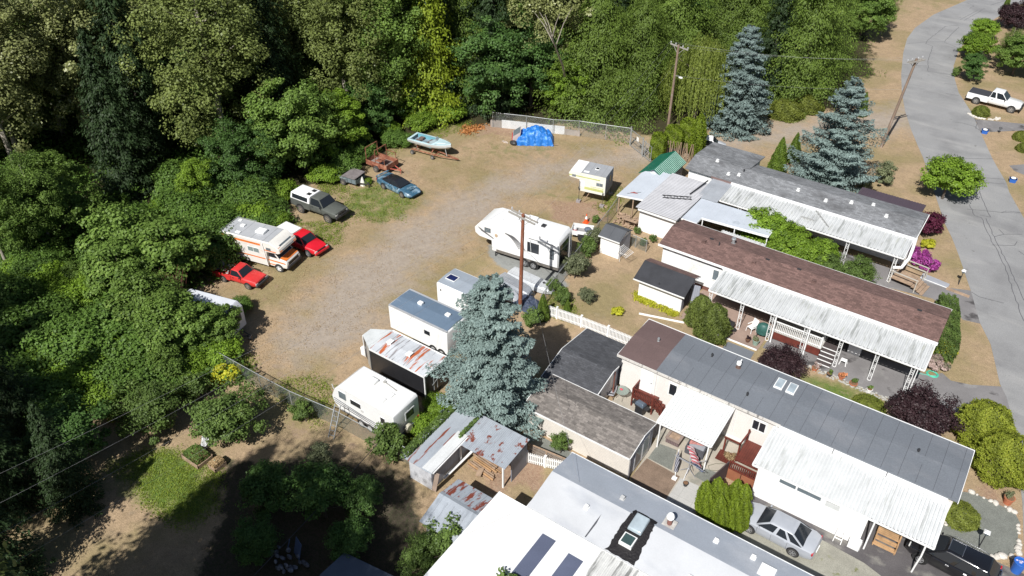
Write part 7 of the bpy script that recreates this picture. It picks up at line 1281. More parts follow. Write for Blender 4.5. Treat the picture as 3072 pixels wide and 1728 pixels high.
def pickup(label, x, y, rz, paint, L=5.2, W=1.8, z0=.45, belt=1.05, top=1.62, cab=(-.45, 1.35), cabn=0.0, r=.36, bed='open', canopy=None, hood=1.0, pil=(.5,), rim=m_rim, wx=None, tyre=m_tyre, name='pickup_truck', bump=None, glass=None, ctop=None, round_=False):
    t = thing(name, label, 'pickup truck', (x, y, 0), rz); h = L/2; xc0, xc1 = cab; hw = W/2
    body_loft([(xc0-.02, z0, belt, 1.0, .05), (xc1, z0, belt, 1.0, .06), (xc1+.15, z0, hood+.02, .99, .08), (h-.35, z0, hood-.05, .96 if round_ else .98, .09), (h-.05, z0+.08, hood-.16 if round_ else hood-.10, .86 if round_ else .95, .10), (h, z0+.12, hood-.28 if round_ else hood-.2, .74 if round_ else .93, .06)], W).build('body', paint, t, smooth=True)
    cabin(t, paint, xc0, xc0+.12, xc1-.42 if not cabn else xc1-cabn, xc1+.12, belt, top, W*.93, W*.76, pil, glass)
    b = MB(); b.box(-h, xc0-.03, -hw, -hw+.07, z0, belt-.02); b.box(-h, xc0-.03, hw-.07, hw, z0, belt-.02); b.box(-h, -h+.07, -hw+.07, hw-.07, z0, belt-.02); b.box(-h+.07, xc0-.03, -hw+.07, hw-.07, z0+.1, z0+.16); b.box(xc0-.09, xc0-.03, -hw+.07, hw-.07, z0, belt-.02); bd = b.build('bed', paint, t, bevel=.02)
    wx = wx or (-h+1.15, h-.85); wells(t, wx, hw-.012, r, W); wheels(t, wx, hw+.012, r, .22, tyre, rim)
    bp = bump or m_chrome; MB().box(h-.02, h+.12, -hw*.95, hw*.95, z0+.02, z0+.22).build('bumper', bp, t, bevel=.03); MB().box(-h-.12, -h+.02, -hw*.95, hw*.95, z0, z0+.18).build('bumper', bp, t, bevel=.03)
    MB().box(h-.03, h+.02, -hw*.55, hw*.55, hood-.38, hood-.18).build('grille', m_plas, t); lamps(t, h+.0, -h+.0, hw*.74, hood-.28, belt-.25, .30, .17, tw=.14, th=.3); handles(t, (xc0+.35,), hw, belt-.15, m_plas); mirrors(t, xc1-.1, hw, belt+.08, m_plas); seam(t, (xc0+.1, xc1-.1), hw+.002, z0+.05, belt-.05)
    if bed == 'cover': MB().box(-h+.03, xc0-.06, -hw+.04, hw-.04, belt-.03, belt+.02).build('bed_cover', M('black_vinyl', (.045, .045, .055), .7), t, bevel=.02)
    if bed == 'canopy':
        c = canopy or m_white; x0, x1 = -h-.02, xc0-.02; tp = ctop or top-.02; cb = MB().loft([[(x0, -hw*.98, belt-.02), (x1, -hw*.98, belt-.02), (x1, hw*.98, belt-.02), (x0, hw*.98, belt-.02)], [(x0+.10, -hw*.86, tp-.10), (x1-.02, -hw*.86, tp-.10), (x1-.02, hw*.86, tp-.10), (x0+.10, hw*.86, tp-.10)], [(x0+.25, -hw*.68, tp), (x1-.04, -hw*.68, tp), (x1-.04, hw*.68, tp), (x0+.25, hw*.68, tp)]]).build('canopy', c, t, bevel=.04)
        for s in (-1, 1):
            P = [(x0+.25, s*hw*.97, belt+.10), (x1-.2, s*hw*.97, belt+.10), (x1-.2, s*hw*.885, tp-.16), (x0+.25, s*hw*.885, tp-.16)]; MB().pane(P if s < 0 else P[::-1], .03, .02).build('side_window', m_glass, cb)
        P = [(x0+.02, hw*.8, belt+.08), (x0+.02, -hw*.8, belt+.08), (x0+.09, -hw*.72, tp-.16), (x0+.09, hw*.72, tp-.16)]; MB().pane(P, .03, .02).build('rear_window', m_glass, cb)
    return t
red = carpaint('bright_red_paint', (.62, .012, .025), .35, .5); redf = M('faded_red_paint', (.58, .03, .03), .5, 0, .08, coat=.2)
t = pickup('red pickup with a plain white canopy parked next to the motorhome', -49.15, 38.35, R(1), red, 5.0, 1.72, .38, .98, 1.52, (-.35, 1.15), 0, .33, 'canopy', hood=.92, pil=(.38,), bump=red, rim=m_rim, round_=True)
t = pickup('small flat-nosed red pickup with scrap piled in its open bed', -49.55, 31.9, R(11), redf, 4.5, 1.62, .36, .92, 1.42, (-.35, .85), 0, .30, 'open', hood=.90, pil=(), rim=m_steelrim, bump=m_darkst); TR = t
s_ = thing('scrap_heap', 'grey tarpaulin, tyre and white scrap piled in the red pickup bed', 'scrap', (-50.95, 31.65, .62), R(11)); MB().ball((-.55, .25, .35), (.42, .38, .38), 10, 7).build('tarpaulin', M('grey_tarpaulin', (.40, .42, .46), .6, var=.3, vs=6), s_); P = [(-.45+.26*math.cos(a/12*math.tau), -.45+.26*math.sin(a/12*math.tau), .42) for a in range(13)]; MB().path(P, .1, 7, False).build('tyre', m_tyre, s_, smooth=True); f = MB(); rd = random.Random(12)
for i in range(26): q = Vector((rd.uniform(-.1, .75), rd.uniform(-.5, .5), rd.uniform(.05, .4))); f.ball(q, (rd.uniform(.05, .16), rd.uniform(.05, .12), rd.uniform(.04, .12)), 6, 4)
f.build('scrap', M('white_grey_scrap', (.42, .42, .40), .7, var=.6, vs=7), s_)
MB().bar((-.9, .75, .35), (-.2, .85, .35), .04, .3).build('red_panel', redf, s_)
t = pickup('olive grey four wheel drive pickup with a white canopy and big tyres', -51.85, 43.3, R(3), M('primer_olive_paint', (.085, .092, .082), .75, 0, .15, 2), 5.5, 1.9, .62, 1.32, 1.98, (-.35, 1.15), 0, .44, 'canopy', hood=1.25, pil=(), rim=m_steelrim, bump=m_darkst, wx=(-1.6, 1.75), canopy=m_white, ctop=2.0)
f = MB(); f.path([(2.78, -.6, .75), (2.95, -.6, 1.0), (2.9, -.6, 1.3), (2.9, .6, 1.3), (2.95, .6, 1.0), (2.78, .6, .75)], .035, 6); f.bar((2.92, -.2, .7), (2.92, -.2, 1.3), .04); f.bar((2.92, .2, .7), (2.92, .2, 1.3), .04); f.build('bull_bar', m_darkst, t); MB().box(-1.0, -.55, -.55, -.15, 2.0, 2.02).box(-1.0, -.55, .15, .55, 2.0, 2.02).build('roof_vent', m_plas, t)
t = pickup('white pickup with a black bed cover parked across the street', -4.55, 106.75, R(-5), carpaint('white_car_paint', (.78, .78, .78), .3, .5, 0), 5.85, 1.98, .50, 1.22, 1.90, (-.55, 1.25), .55, .40, 'cover', hood=1.15, pil=(.38,), bump=m_plas, round_=True)
t = thing('parked_car', 'white roofed car mostly hidden behind the cypress hedge and grey roof', 'car', (-27.6, 76.2, 0), R(20)); body_loft([(-2.0, .4, .9, .8, .1), (-1.8, .28, 1.0, .95, .08), (1.3, .25, .95, 1.0, .06), (1.95, .35, .75, .8, .1)], 1.75).build('body', carpaint('white_blue_paint', (.7, .72, .76)), t, smooth=True); cabin(t, m_white, -1.7, -1.3, .5, 1.1, .95, 1.5, 1.6, 1.25, (.5,)); wheels(t, (-1.2, 1.25), .89, .31)

# --- motorhome
t = thing('motorhome', 'white class C motorhome with orange stripes parked at the thicket', 'motorhome', (-50.25, 35.05, 0), R(12.5)); Wm = 2.4; hw = Wm/2
cream = M('cream_white_panel', (.74, .71, .66), .45, var=.05, stains=(((.5, .45, .38), (.6, .6, 3), .66, .06),)); orange = M('orange_stripe_paint', (.72, .20, .04), .45, var=.12, vs=1)
MB().prismy([(-3.15, .55), (-3.15, 2.75), (-3.0, 2.9), (1.95, 2.9), (2.75, 2.45), (2.85, 2.1), (2.6, 1.98), (1.45, 1.92), (1.35, .5)], -hw, hw).build('body', cream, t, bevel=.04)
b = MB(); b.loft([[(x, -k, zl), (x, -k*1.02, (zl+zh)/2), (x, -k*.9, zh), (x, k*.9, zh), (x, k*1.02, (zl+zh)/2), (x, k, zl)] for x, k, zl, zh in ((1.3, 1.0, .45, 1.35), (2.3, 1.0, .45, 1.30), (3.0, .98, .48, 1.18), (3.12, .94, .5, 1.05))]); cb = b.build('cab', cream, t, bevel=.04)
MB().add([(1.35, -.98, 1.3), (2.45, -.98, 1.3), (2.45, .98, 1.3), (1.35, .98, 1.3), (1.35, -.85, 1.95), (1.75, -.85, 1.95), (1.75, .85, 1.95), (1.35, .85, 1.95)], [(3,2,1,0),(4,5,6,7),(0,1,5,4),(1,2,6,5),(2,3,7,6),(3,0,4,7)]).build('cab_roof', cream, t); MB().pane([(2.45, -.98, 1.3), (2.45, .98, 1.3), (1.75, .85, 1.95), (1.75, -.85, 1.95)], .06, .012).build('windshield', m_glass, cb)
for s in (-1, 1):
    P = [(1.4, s*.98, 1.32), (2.35, s*.98, 1.32), (1.78, s*.86, 1.9), (1.4, s*.86, 1.9)]; MB().pane(P if s < 0 else P[::-1], .05, .012).build('side_window', m_glass, cb)
MB().add([(2.42, -.85, 1.312), (3.02, -.85, 1.20), (3.02, .85, 1.20), (2.42, .85, 1.312)], [(0, 1, 2, 3)]).build('bonnet_stripe', orange, cb)
MB().box(3.10, 3.14, -.72, .72, .72, 1.0).build('grille', m_plas, cb); MB().box(3.08, 3.22, -.98, .98, .46, .62).build('bumper', m_darkst, cb, bevel=.02)
for s in (-1, 1): MB().disc((3.15, s*.80, .86), .10, .04, 'x', 12).build('headlight', m_head, cb); MB().disc((3.13, s*.80, .86), .14, .04, 'x', 4).build('lamp_bezel', m_chrome, cb)
st = MB()
for s in (-1, 1):
    y0, y1 = (-hw-.004, -hw+.001) if s < 0 else (hw-.001, hw+.004); st.add([(-2.2, y0 if s < 0 else y1, 2.42), (.95, y0 if s < 0 else y1, 2.42), (.95, y0 if s < 0 else y1, 2.62), (-2.2, y0 if s < 0 else y1, 2.62)], [(0, 1, 2, 3)])
    yy = y0 if s < 0 else y1
    for x0, x1, z0, z1 in ((-3.12, 1.3, 1.12, 1.24), (-3.1, -2.7, 2.5, 2.7), (1.3, 2.45, 2.06, 2.16)): st.add([(x0, yy, z0), (x1, yy, z0), (x1, yy, z1), (x0, yy, z1)], [(0, 1, 2, 3)])
    st.add([(1.4, s*1.022, .98), (3.0, s*1.005, .92), (3.0, s*1.005, 1.04), (1.4, s*1.022, 1.12)], [(0, 1, 2, 3)]); st.add([(1.4, s*1.018, .6), (2.2, s*1.018, .6), (2.2, s*1.018, .70), (1.4, s*1.018, .70)], [(0, 1, 2, 3)])
st.build('stripe', orange, t)
MB().box(-2.95, 1.75, -1.1, 1.1, 2.905, 2.92).build('roof_sheet', M('grey_roof_sheet', (.40, .41, .43), .6, var=.08, lines=(('x', 1.2, .03, .4),)), t)
f = MB(); f.box(-.1, .75, -.35, .35, 2.92, 3.14); f.build('roof_air_conditioner', m_white, t, bevel=.06); f = MB(); f.box(-1.9, -1.5, .0, .35, 2.92, 3.05); f.box(-2.6, -2.3, .65, .95, 2.92, 2.99); f.box(-1.7, -1.25, -.95, -.65, 2.92, 3.0); f.build('roof_vent', m_white, t, bevel=.03)
f = MB(); f.path([(-2.95, -1.1, 2.9), (-2.95, -1.1, 3.02), (-2.95, 1.12, 3.02), (-1.0, 1.12, 3.02), (-1.0, 1.12, 2.9)], .02, 5); f.path([(-3.2, -.9, .9), (-3.25, -.9, 2.9), (-2.95, -.9, 3.02)], .02, 5); f.path([(-3.2, -.55, .9), (-3.25, -.55, 2.9), (-2.95, -.55, 3.02)], .02, 5); f.build('roof_rack', m_steel, t)
w_ = MB().box(-.45, .75, -hw-.02, -hw+.01, 1.62, 2.12).build('window', m_trim, t); MB().box(-.40, .12, -hw-.028, -hw, 1.67, 2.07).box(.17, .70, -hw-.028, -hw, 1.67, 2.07).build('pane', M('pale_green_glass', (.22, .27, .26), .15, var=.1), w_)
d = MB().box(-2.65, -1.95, -hw-.02, -hw+.01, .6, 2.4).build('door', m_white, t); MB().box(-2.45, -2.15, -hw-.03, -hw, 1.75, 2.2).build('door_window', m_glass, d)
MB().pane([(2.78, -.78, 2.17), (2.78, .78, 2.17), (2.50, .78, 2.60), (2.50, -.78, 2.60)], 0, .07).build('front_window', m_glassb, t); MB().pane([(2.80, -1.12, 2.15), (2.80, -.80, 2.15), (2.60, -.80, 2.5), (2.60, -1.12, 2.5)], 0, .06).build('stripe', orange, t); MB().pane([(2.80, .80, 2.15), (2.80, 1.12, 2.15), (2.60, 1.12, 2.5), (2.60, .80, 2.5)], 0, .06).build('stripe', orange, t)
MB().box(1.5, 1.95, -hw-.02, -hw+.01, 2.15, 2.4).build('side_window', m_glassb, t); MB().bar((1.42, -hw-.05, .55), (1.20, -hw-.05, 2.75), .07).build('awning_arm', m_trim, t); wells(t, (-1.7, 2.3), 1.0, .36, Wm); wheels(t, (2.3,), 1.03, .36, .2, rim=m_trim); wheels(t, (-1.7,), 1.12, .36, .2, rim=m_trim)

# --- boxy trailers
def trailer_box(name, label, cat, x, y, rz, L, W, z0, z1, wall, roof, rnd=.12, group=None, nose=0.0, wx=(-.3, .5), tongue=1, r=.33, wheel_sides=(-1, 1)):
    t = thing(name, label, cat, (x, y, 0), rz, group); h, hw = L/2, W/2
    if nose: MB().prism([(-h, -hw), (h, -hw), (h, hw), (-h, hw), (-h-nose, hw*.3), (-h-nose, -hw*.3)], z0, z1-.001).build('body', wall, t, bevel=.03)
    else: MB().prismy([(-h, z0), (h, z0), (h, z1-rnd), (h-rnd, z1), (-h+rnd, z1), (-h, z1-rnd)], -hw, hw).build('body', wall, t, bevel=.03)
    wells(t, wx, hw-.015, r, W); wheels(t, wx, hw+.01, r, .2, rim=m_trim, sides=wheel_sides); f = MB(); s = -1 if tongue < 0 else 1; f.bar((s*h*.9, -.5, z0), (s*(h+1.2), 0, z0), .07); f.bar((s*h*.9, .5, z0), (s*(h+1.2), 0, z0), .07); f.box(min(s*(h+.9), s*(h+1.25)), max(s*(h+.9), s*(h+1.25)), -.08, .08, .1, z0+.1); f.box(-h+.1, h-.1, -hw*.7, hw*.7, z0-.1, z0); f.build('tongue', m_darkst, t)
    return t
# white box trailer with blue grey roof
t = trailer_box('cargo_trailer', 'white box trailer with a blue grey roof and one dark window behind the spruce', 'trailer', -32.05, 35.3, 0, 5.6, 2.5, .45, 2.62, m_white, None, tongue=1, wx=(1.4, 2.2)); 
br = M('blue_grey_roof_sheet', (.17, .235, .32), .4, .2, var=.07, vs=.6, stains=(((.26, .32, .40), (.7, 2, 1), .66, .05),)); MB().prismx([(-1.1, 2.63), (0, 2.72), (1.1, 2.63), (1.1, 2.60), (0, 2.68), (-1.1, 2.60)], -2.72, 2.72).build('roof', br, t); f = MB(); f.bar((-2.78, -1.18, 2.60), (2.78, -1.18, 2.60), .17, .06); f.bar((-2.78, 1.18, 2.60), (2.78, 1.18, 2.60), .17, .06); f.bar((-2.76, -1.18, 2.62), (-2.76, 1.18, 2.62), .08, .06); f.build('roof_trim', M('silver_edge_trim', (.52, .53, .55), .4, .3), t)
MB().box(-1.0, -.6, -.02, .32, 2.70, 2.92).build('roof_vent', m_white, t, bevel=.05); MB().box(1.5, 1.9, .1, .45, 2.68, 2.85).build('roof_vent', m_white, t, bevel=.05); MB().box(.62, 1.17, -1.262, -1.24, 1.50, 1.87).build('window', m_glass, t, bevel=.02)
t = trailer_box('cargo_trailer', 'white box trailer with a solar panel on its pale roof', 'trailer', -31.4, 39.55, 0, 4.7, 2.3, .5, 2.62, m_white, None, .1, tongue=1); MB().prismx([(-1.08, 2.63), (0, 2.72), (1.08, 2.63), (1.08, 2.6), (0, 2.68), (-1.08, 2.6)], -2.3, 2.3).build('roof', M('pale_grey_blue_roof', (.33, .37, .42), .45, .1, var=.05), t)
sp_ = MB().box(-1.95, -1.15, -.45, .15, 2.73, 2.76).build('solar_panel', M('solar_cells', (.012, .018, .07), .15, lines=(('x', .13, .008, 3), ('y', .15, .008, 3))), t); f = MB(); f.box(-2.0, -1.95, -.5, .2, 2.72, 2.77); f.box(-1.15, -1.10, -.5, .2, 2.72, 2.77); f.box(-1.95, -1.15, -.5, -.45, 2.72, 2.77); f.box(-1.95, -1.15, .15, .2, 2.72, 2.77); f.build('frame', m_trim, sp_); MB().box(-2.0, -1.9, -1.165, -1.14, 1.9, 2.1).build('side_light', m_plas, t)
# black trailer with the rusted roof
blk = M('black_trailer_skin', (.018, .018, .021), .45, var=.12, coat=.2); t = trailer_box('cargo_trailer', 'black V-nosed cargo trailer with a rust streaked white roof', 'trailer', -30.15, 30.85, 0, 4.95, 2.45, .45, 2.5, blk, None, nose=1.4, tongue=-1)
MB().prism([(-2.5, -1.25), (-2.5, 1.25), (-3.9, .42), (-3.9, -.42)][::-1], 2.5, 2.56).build('nose_roof', M('pale_nose_roof', (.60, .62, .62), .5, var=.08), t)
MB().prismx([(-1.22, 2.51), (0, 2.60), (1.22, 2.51), (1.22, 2.49), (0, 2.57), (-1.22, 2.49)], -2.5, 2.48).build('roof', M('rust_streaked_white_roof', (.56, .58, .61), .5, var=.1, stains=(((.26, .25, .26), (4.6, .30, 1), .60, .03), ((.46, .12, .045), (2.1, .26, 1), .61, .02))), t)
f = MB(); f.bar((-2.5, -1.25, 2.5), (2.5, -1.25, 2.5), .07, .10); f.bar((-2.5, 1.25, 2.5), (2.5, 1.25, 2.5), .07, .10); f.bar((2.48, -1.25, 2.5), (2.48, 1.25, 2.5), .08, .10); f.bar((2.48, -1.22, .5), (2.48, -1.22, 2.5), .08); f.bar((-3.9, -.42, .5), (-3.9, -.42, 2.5), .06); f.build('edge_trim', m_trim, t)
MB().prism([(-2.52, -1.262), (-3.2, -.86), (-3.2, -.80), (-2.52, -1.2)], .5, 2.45).build('nose_panel', M('grey_nose_panel', (.36, .35, .33), .5, var=.1), t); MB().box(-4.35, -3.95, -.45, -.1, .45, 1.2).build('propane_tank', m_white, t, bevel=.08)
for x, y in ((-1.7, .1), (.25, -.1)): v_ = MB().box(x-.2, x+.2, y-.22, y+.22, 2.57, 2.72).build('roof_vent', m_white, t, bevel=.02); MB().box(x+.2, x+.21, y-.18, y+.18, 2.58, 2.70).build('louvre', m_darkst, v_)
f = MB(); f.bar((2.50, .05, .6), (2.50, .05, 2.4), .05); f.bar((2.50, -.3, .6), (2.50, -.3, 2.4), .04); f.bar((2.52, -.5, 1.2), (2.52, .3, 1.5), .03); f.build('door_bars', m_steel, t)
# travel trailer
t = thing('travel_trailer', 'white travel trailer with a spare wheel on its rear beside the chain-link fence', 'travel trailer', (-29.25, 26.7, 0), 0); hw = 1.22
MB().prismy([(-2.3, .45), (2.45, .45), (2.5, .7), (2.5, 2.65), (2.35, 2.8), (-2.25, 2.8), (-2.75, 2.3), (-3.1, 1.5), (-2.95, .9)], -hw, hw).build('body', M('white_gel_coat', (.78, .78, .78), .35, var=.03), t, bevel=.05)
MB().box(-2.15, 2.3, -1.12, 1.12, 2.802, 2.812).build('roof_sheet', M('white_rubber_roof', (.76, .75, .73), .7, var=.04, vs=.8, fine=.05), t)
f = MB(); f.box(-1.0, -.35, .1, .65, 2.81, 3.02); f.build('roof_air_conditioner', m_trim, t, bevel=.06)
for x0, x1, y0, y1 in ((1.0, 1.35, -.1, .3), (.85, 1.2, -.75, -.35), (-.5, -.1, .85, 1.1)): MB().box(x0, x1, y0, y1, 2.81, 2.90).build('roof_vent', m_trim, t, bevel=.02)
f = MB(); f.bar((.0, .8, 2.84), (1.2, .62, 2.84), .06, .05); f.tube((0, .8, 2.81), (0, .8, 2.88), .12, .12, 10); f.build('antenna', M('grey_antenna', (.38, .37, .35), .6), t)
for x0, x1, z0, z1 in ((-2.35, -1.7, 1.75, 2.35), (-1.3, -.4, 1.75, 2.15), (1.35, 1.72, 1.55, 2.05)): w_ = MB().box(x0-.04, x1+.04, -hw-.015, -hw+.01, z0-.04, z1+.04).build('window', m_trim, t); MB().box(x0, x1, -hw-.025, -hw, z0, z1).build('pane', m_glassb if x0 < -2 else m_glass, w_)
gst = M('charcoal_swoosh', (.16, .17, .19), .4); f = MB()
for z_, a in ((1.25, -.10), (1.05, -.04), (.85, -.02)): f.add([(-2.9, -hw-.013, z_+.15), (-.6, -hw-.013, z_+a), (1.4, -hw-.013, z_-.16), (1.4, -hw-.013, z_-.10), (-.6, -hw-.013, z_+a+.10), (-2.9, -hw-.013, z_+.22)], [(0, 1, 2, 3, 4, 5)])
f.add([(-2.3, -hw-.013, .5), (2.4, -hw-.013, .5), (2.4, -hw-.013, .66), (-2.3, -hw-.013, .66)], [(0, 1, 2, 3)]); f.build('stripe', gst, t)
MB().disc((-.3, -hw-.01, 1.62), .12, .02, 'y', 14).build('emblem', M('grey_emblem', (.5, .5, .5), .5), t); MB().box(2.5, 2.515, -.9, .9, .62, .72).build('rear_band', M('blue_grey_band', (.22, .26, .32), .5), t); w_ = MB().box(2.5, 2.52, -.15, .75, 1.45, 2.15).build('window', m_trim, t); MB().box(2.52, 2.53, -.07, .67, 1.52, 2.08).build('pane', m_glass, w_)
MB().disc((2.72, -.15, .95), .33, .24, 'x', 18).build('spare_wheel_cover', M('beige_vinyl', (.45, .42, .33), .6), t, bevel=.05); f = MB(); f.box(2.5, 2.65, -1.15, 1.15, .45, .55); f.bar((2.5, .3, .7), (2.85, .9, .6), .05); f.bar((2.5, -.8, .5), (2.8, .9, .95), .05); f.build('rear_bumper', m_darkst, t)
for s in (-1, 1): MB().box(2.5, 2.53, s*1.05-.08, s*1.05+.08, .78, .98).build('tail_light', m_tail, t)
wells(t, (-.55, .25), hw-.01, .31, 2.4); wheels(t, (-.55, .25), hw+.012, .31, .2, rim=m_trim); f = MB(); f.bar((-2.2, -.5, .5), (-4.0, 0, .5), .07); f.bar((-2.2, .5, .5), (-4.0, 0, .5), .07); f.build('tongue', m_darkst, t); MB().box(-3.4, -3.1, -.25, .25, .5, .95).build('propane_tank', m_white, t, bevel=.08); MB().path([(-2.75, -1.25, 2.3), (-2.78, -1.3, 2.75)], .03, 5).build('marker', m_trim, t)
# fifth wheel
t = thing('fifth_wheel_trailer', 'large white fifth-wheel trailer with grey swoosh stripes on the gravel pad', 'travel trailer', (-31.65, 48.35, 0), R(6.5)); hw = 1.22; gel = M('white_fibreglass', (.78, .78, .78), .3, var=.02)
MB().prismy([(-3.05, .62), (3.3, .62), (3.3, 3.35), (3.05, 3.6), (-3.3, 3.6), (-4.1, 3.25), (-4.75, 2.5), (-4.7, 2.0), (-4.3, 1.72), (-3.1, 1.62)], -hw, hw).build('body', gel, t, bevel=.07, seg=3)
so = MB().box(.35, 3.25, -hw-.10, -hw+.02, .95, 3.15).build('slide_out', gel, t, bevel=.02); w_ = MB().box(.42, 1.52, -hw-.12, -hw-.09, 1.75, 2.72).build('window', m_darkst, so, bevel=.02); MB().box(.47, 1.47, -hw-.127, -hw-.11, 1.80, 2.67).build('pane', m_glass, w_); w_ = MB().box(2.52, 2.92, -hw-.12, -hw-.09, 1.65, 2.65).build('window', m_darkst, so, bevel=.02); MB().box(2.56, 2.88, -hw-.127, -hw-.11, 2.1, 2.6).box(2.56, 2.88, -hw-.127, -hw-.11, 1.7, 2.05).build('pane', m_glassb, w_)
w_ = MB().box(-3.75, -3.15, -hw-.02, -hw+.01, 2.35, 2.8).build('window', m_darkst, t, bevel=.02); MB().box(-3.71, -3.19, -hw-.028, -hw, 2.39, 2.76).build('pane', m_glassb, w_)
f = MB()
for i in range(5):
    o = i*.17; P = []
    for k in range(9): u = k/8; P.append((-1.75+o*.9+u*1.35, 2.75-.02*i-u*.2-1.0*u*u+.0*o)); 
    P = [(p[0], p[1]) for p in P]
    for (xa, za), (xb, zb) in zip(P[:-1], P[1:]): f.add([(xa, -hw-.014, za), (xb, -hw-.014, zb), (xb, -hw-.014, zb+.11), (xa, -hw-.014, za+.11)], [(0, 1, 2, 3)])
for i in range(3): f.add([(-4.4+i*.12, -hw-.006, 2.62-i*.12), (-2.9, -hw-.006, 1.9-i*.02), (-2.85, -hw-.006, 1.94-i*.02), (-4.3+i*.12, -hw-.006, 2.68-i*.12)], [(0, 1, 2, 3)])
f.build('stripe', M('graphite_stripe', (.15, .15, .16), .4), t)
f = MB(); f.box(-2.6, 3.3, -hw-.012, -hw+.01, .62, .90); f.build('skirt_band', M('brown_grey_skirt', (.16, .145, .13), .5), t); f = MB(); f.box(-3.0, -2.6, -hw-.02, -hw+.01, .75, 1.15); f.box(-2.9, -1.9, -hw-.03, -hw+.01, 1.05, 1.10); f.build('hatch', m_trim, t); MB().disc((-1.0, -hw-.015, 1.45), .16, .02, 'y', 14).build('hatch_cover', m_trim, t)
MB().box(3.3, 3.32, -1.05, 1.05, .95, 3.0).build('rear_window', m_glass, t, bevel=.03); f = MB(); f.bar((3.36, .75, .8), (3.36, .75, 3.5), .035); f.bar((3.36, 1.1, .8), (3.36, 1.1, 3.5), .035)
for k in range(7): f.bar((3.36, .75, 1.0+k*.36), (3.36, 1.1, 1.0+k*.36), .03)
f.build('ladder', m_trim, t); MB().box(3.3, 3.5, -1.15, 1.15, .55, .68).build('bumper', m_darkst, t)
MB().box(1.0, 1.35, .0, .4, 3.6, 3.72).build('roof_vent', m_darkst, t); MB().box(-.6, .3, .55, 1.05, 3.6, 3.78).build('roof_air_conditioner', m_white, t, bevel=.05); MB().path([(-1.4, .3, 3.6), (-1.6, .1, 3.75), (-1.1, -.1, 3.75)], .03, 5).build('antenna', m_trim, t); f = MB(); f.bar((.55, -hw-.13, 3.12), (3.0, -hw-.13, 3.10), .05, .06); f.build('awning_roll', M('grey_roll', (.3, .3, .3), .6), t)
MB().tube((.85, -1.45, 1.9), (.72, -1.4, 3.0), .02, .02, 5).build('pole_prop', m_trim, t)
wells(t, (.15, 1.0), hw+.0, .38, 2.44); wheels(t, (.15, 1.0), hw+.02, .38, .22, rim=m_rim); f = MB(); f.box(-2.9, 3.2, -.9, .9, .42, .62); f.bar((-2.8, -1.0, .62), (-2.8, -1.0, 0), .08); f.bar((-2.8, 1.0, .62), (-2.8, 1.0, 0), .08); f.build('chassis', m_darkst, t)
MB().ball((-2.6, -hw-.02, 2.3), (.14, .015, .18), 8, 6).build('decal', M('tan_brown_decal', (.45, .33, .22), .6, var=.5, vs=9), t)
# truck camper on jacks
t = thing('truck_camper', 'old cream and green truck camper standing on jacks', 'camper', (-32.7, 60.5, 0), R(11)); hw = 1.15; crm = M('cream_aluminium', (.76, .75, .67), .5, var=.05, lines=(('z', .14, .012, .85),)); lime = M('lime_band', (.50, .53, .20), .5, var=.1)
MB().prismy([(-.85, 1.15), (1.75, 1.15), (1.75, 3.1), (-1.75, 3.1), (-1.95, 2.85), (-1.85, 2.45), (-.85, 2.35)], -hw, hw).build('body', crm, t, bevel=.03)
MB().box(-.7, 1.76, -hw-.01, hw+.01, 3.10, 3.14).build('roof', M('grey_flat_roof', (.34, .35, .37), .6, var=.08, lines=(('x', .62, .02, .55),)), t); MB().box(-1.78, -.7, -hw-.01, hw+.01, 3.10, 3.145).build('roof', m_trim, t); MB().box(.3, .7, -.1, .3, 3.14, 3.20).build('roof_vent', m_trim, t); MB().box(.35, .65, -.05, .25, 3.20, 3.205).build('vent_lid', m_glass, t); MB().box(-.55, .0, -.95, -.7, 3.14, 3.17).build('roof_patch', m_white, t)
f = MB()
for x0, x1, z0, z1 in ((-.3, 1.6, 1.45, 1.72), (-1.9, 1.2, 2.62, 2.74), (.3, 1.6, 1.80, 1.86)): f.box(x0, x1, -hw-.006, -hw, z0, z1)
f.build('stripe', lime, t)
for x0, x1, z0, z1 in ((-1.6, -1.2, 2.55, 2.8), (.85, 1.5, 2.05, 2.4)): w_ = MB().box(x0, x1, -hw-.02, -hw, z0, z1).build('window', M('grey_window_frame', (.35, .35, .33), .5), t); MB().box(x0+.04, (x0+x1)/2-.02, -hw-.028, -hw, z0+.04, z1-.04).box((x0+x1)/2+.02, x1-.04, -hw-.028, -hw, z0+.04, z1-.04).build('pane', m_glassb, w_)
d = MB().box(1.75, 1.77, -.1, .5, 1.2, 2.9).build('door', m_greyside, t); MB().box(1.77, 1.78, .0, .4, 2.1, 2.7).build('door_window', m_glass, d); MB().box(1.74, 1.76, -hw+.02, hw-.02, 1.2, 3.05).build('rear_wall', m_greyside, t); MB().box(-.8, -.3, -hw-.008, -hw, 1.7, 2.3).build('hatch', m_white, t)
for x_, y_ in ((-.75, -1.3), (1.6, -1.3), (-.75, 1.3), (1.6, 1.3)): MB().tube((x_, y_, .2), (x_, y_, 2.3 if x_ < 0 else 1.6), .025, .025, 6).box(x_-.05, x_+.05, min(y_, y_*.88), max(y_, y_*.88), 1.3, 1.4).build('jack', m_darkst, t); MB().box(x_-.2, x_+.2, y_-.2, y_+.2, 0, .22).build('jack_block', M('grey_block', (.30, .27, .27), .9), t)
MB().bar((.2, -.9, 1.1), (-.3, -1.2, .1), .05).bar((.2, .2, 1.1), (.5, 1.0, .1), .05).build('strut', m_wood2, t)
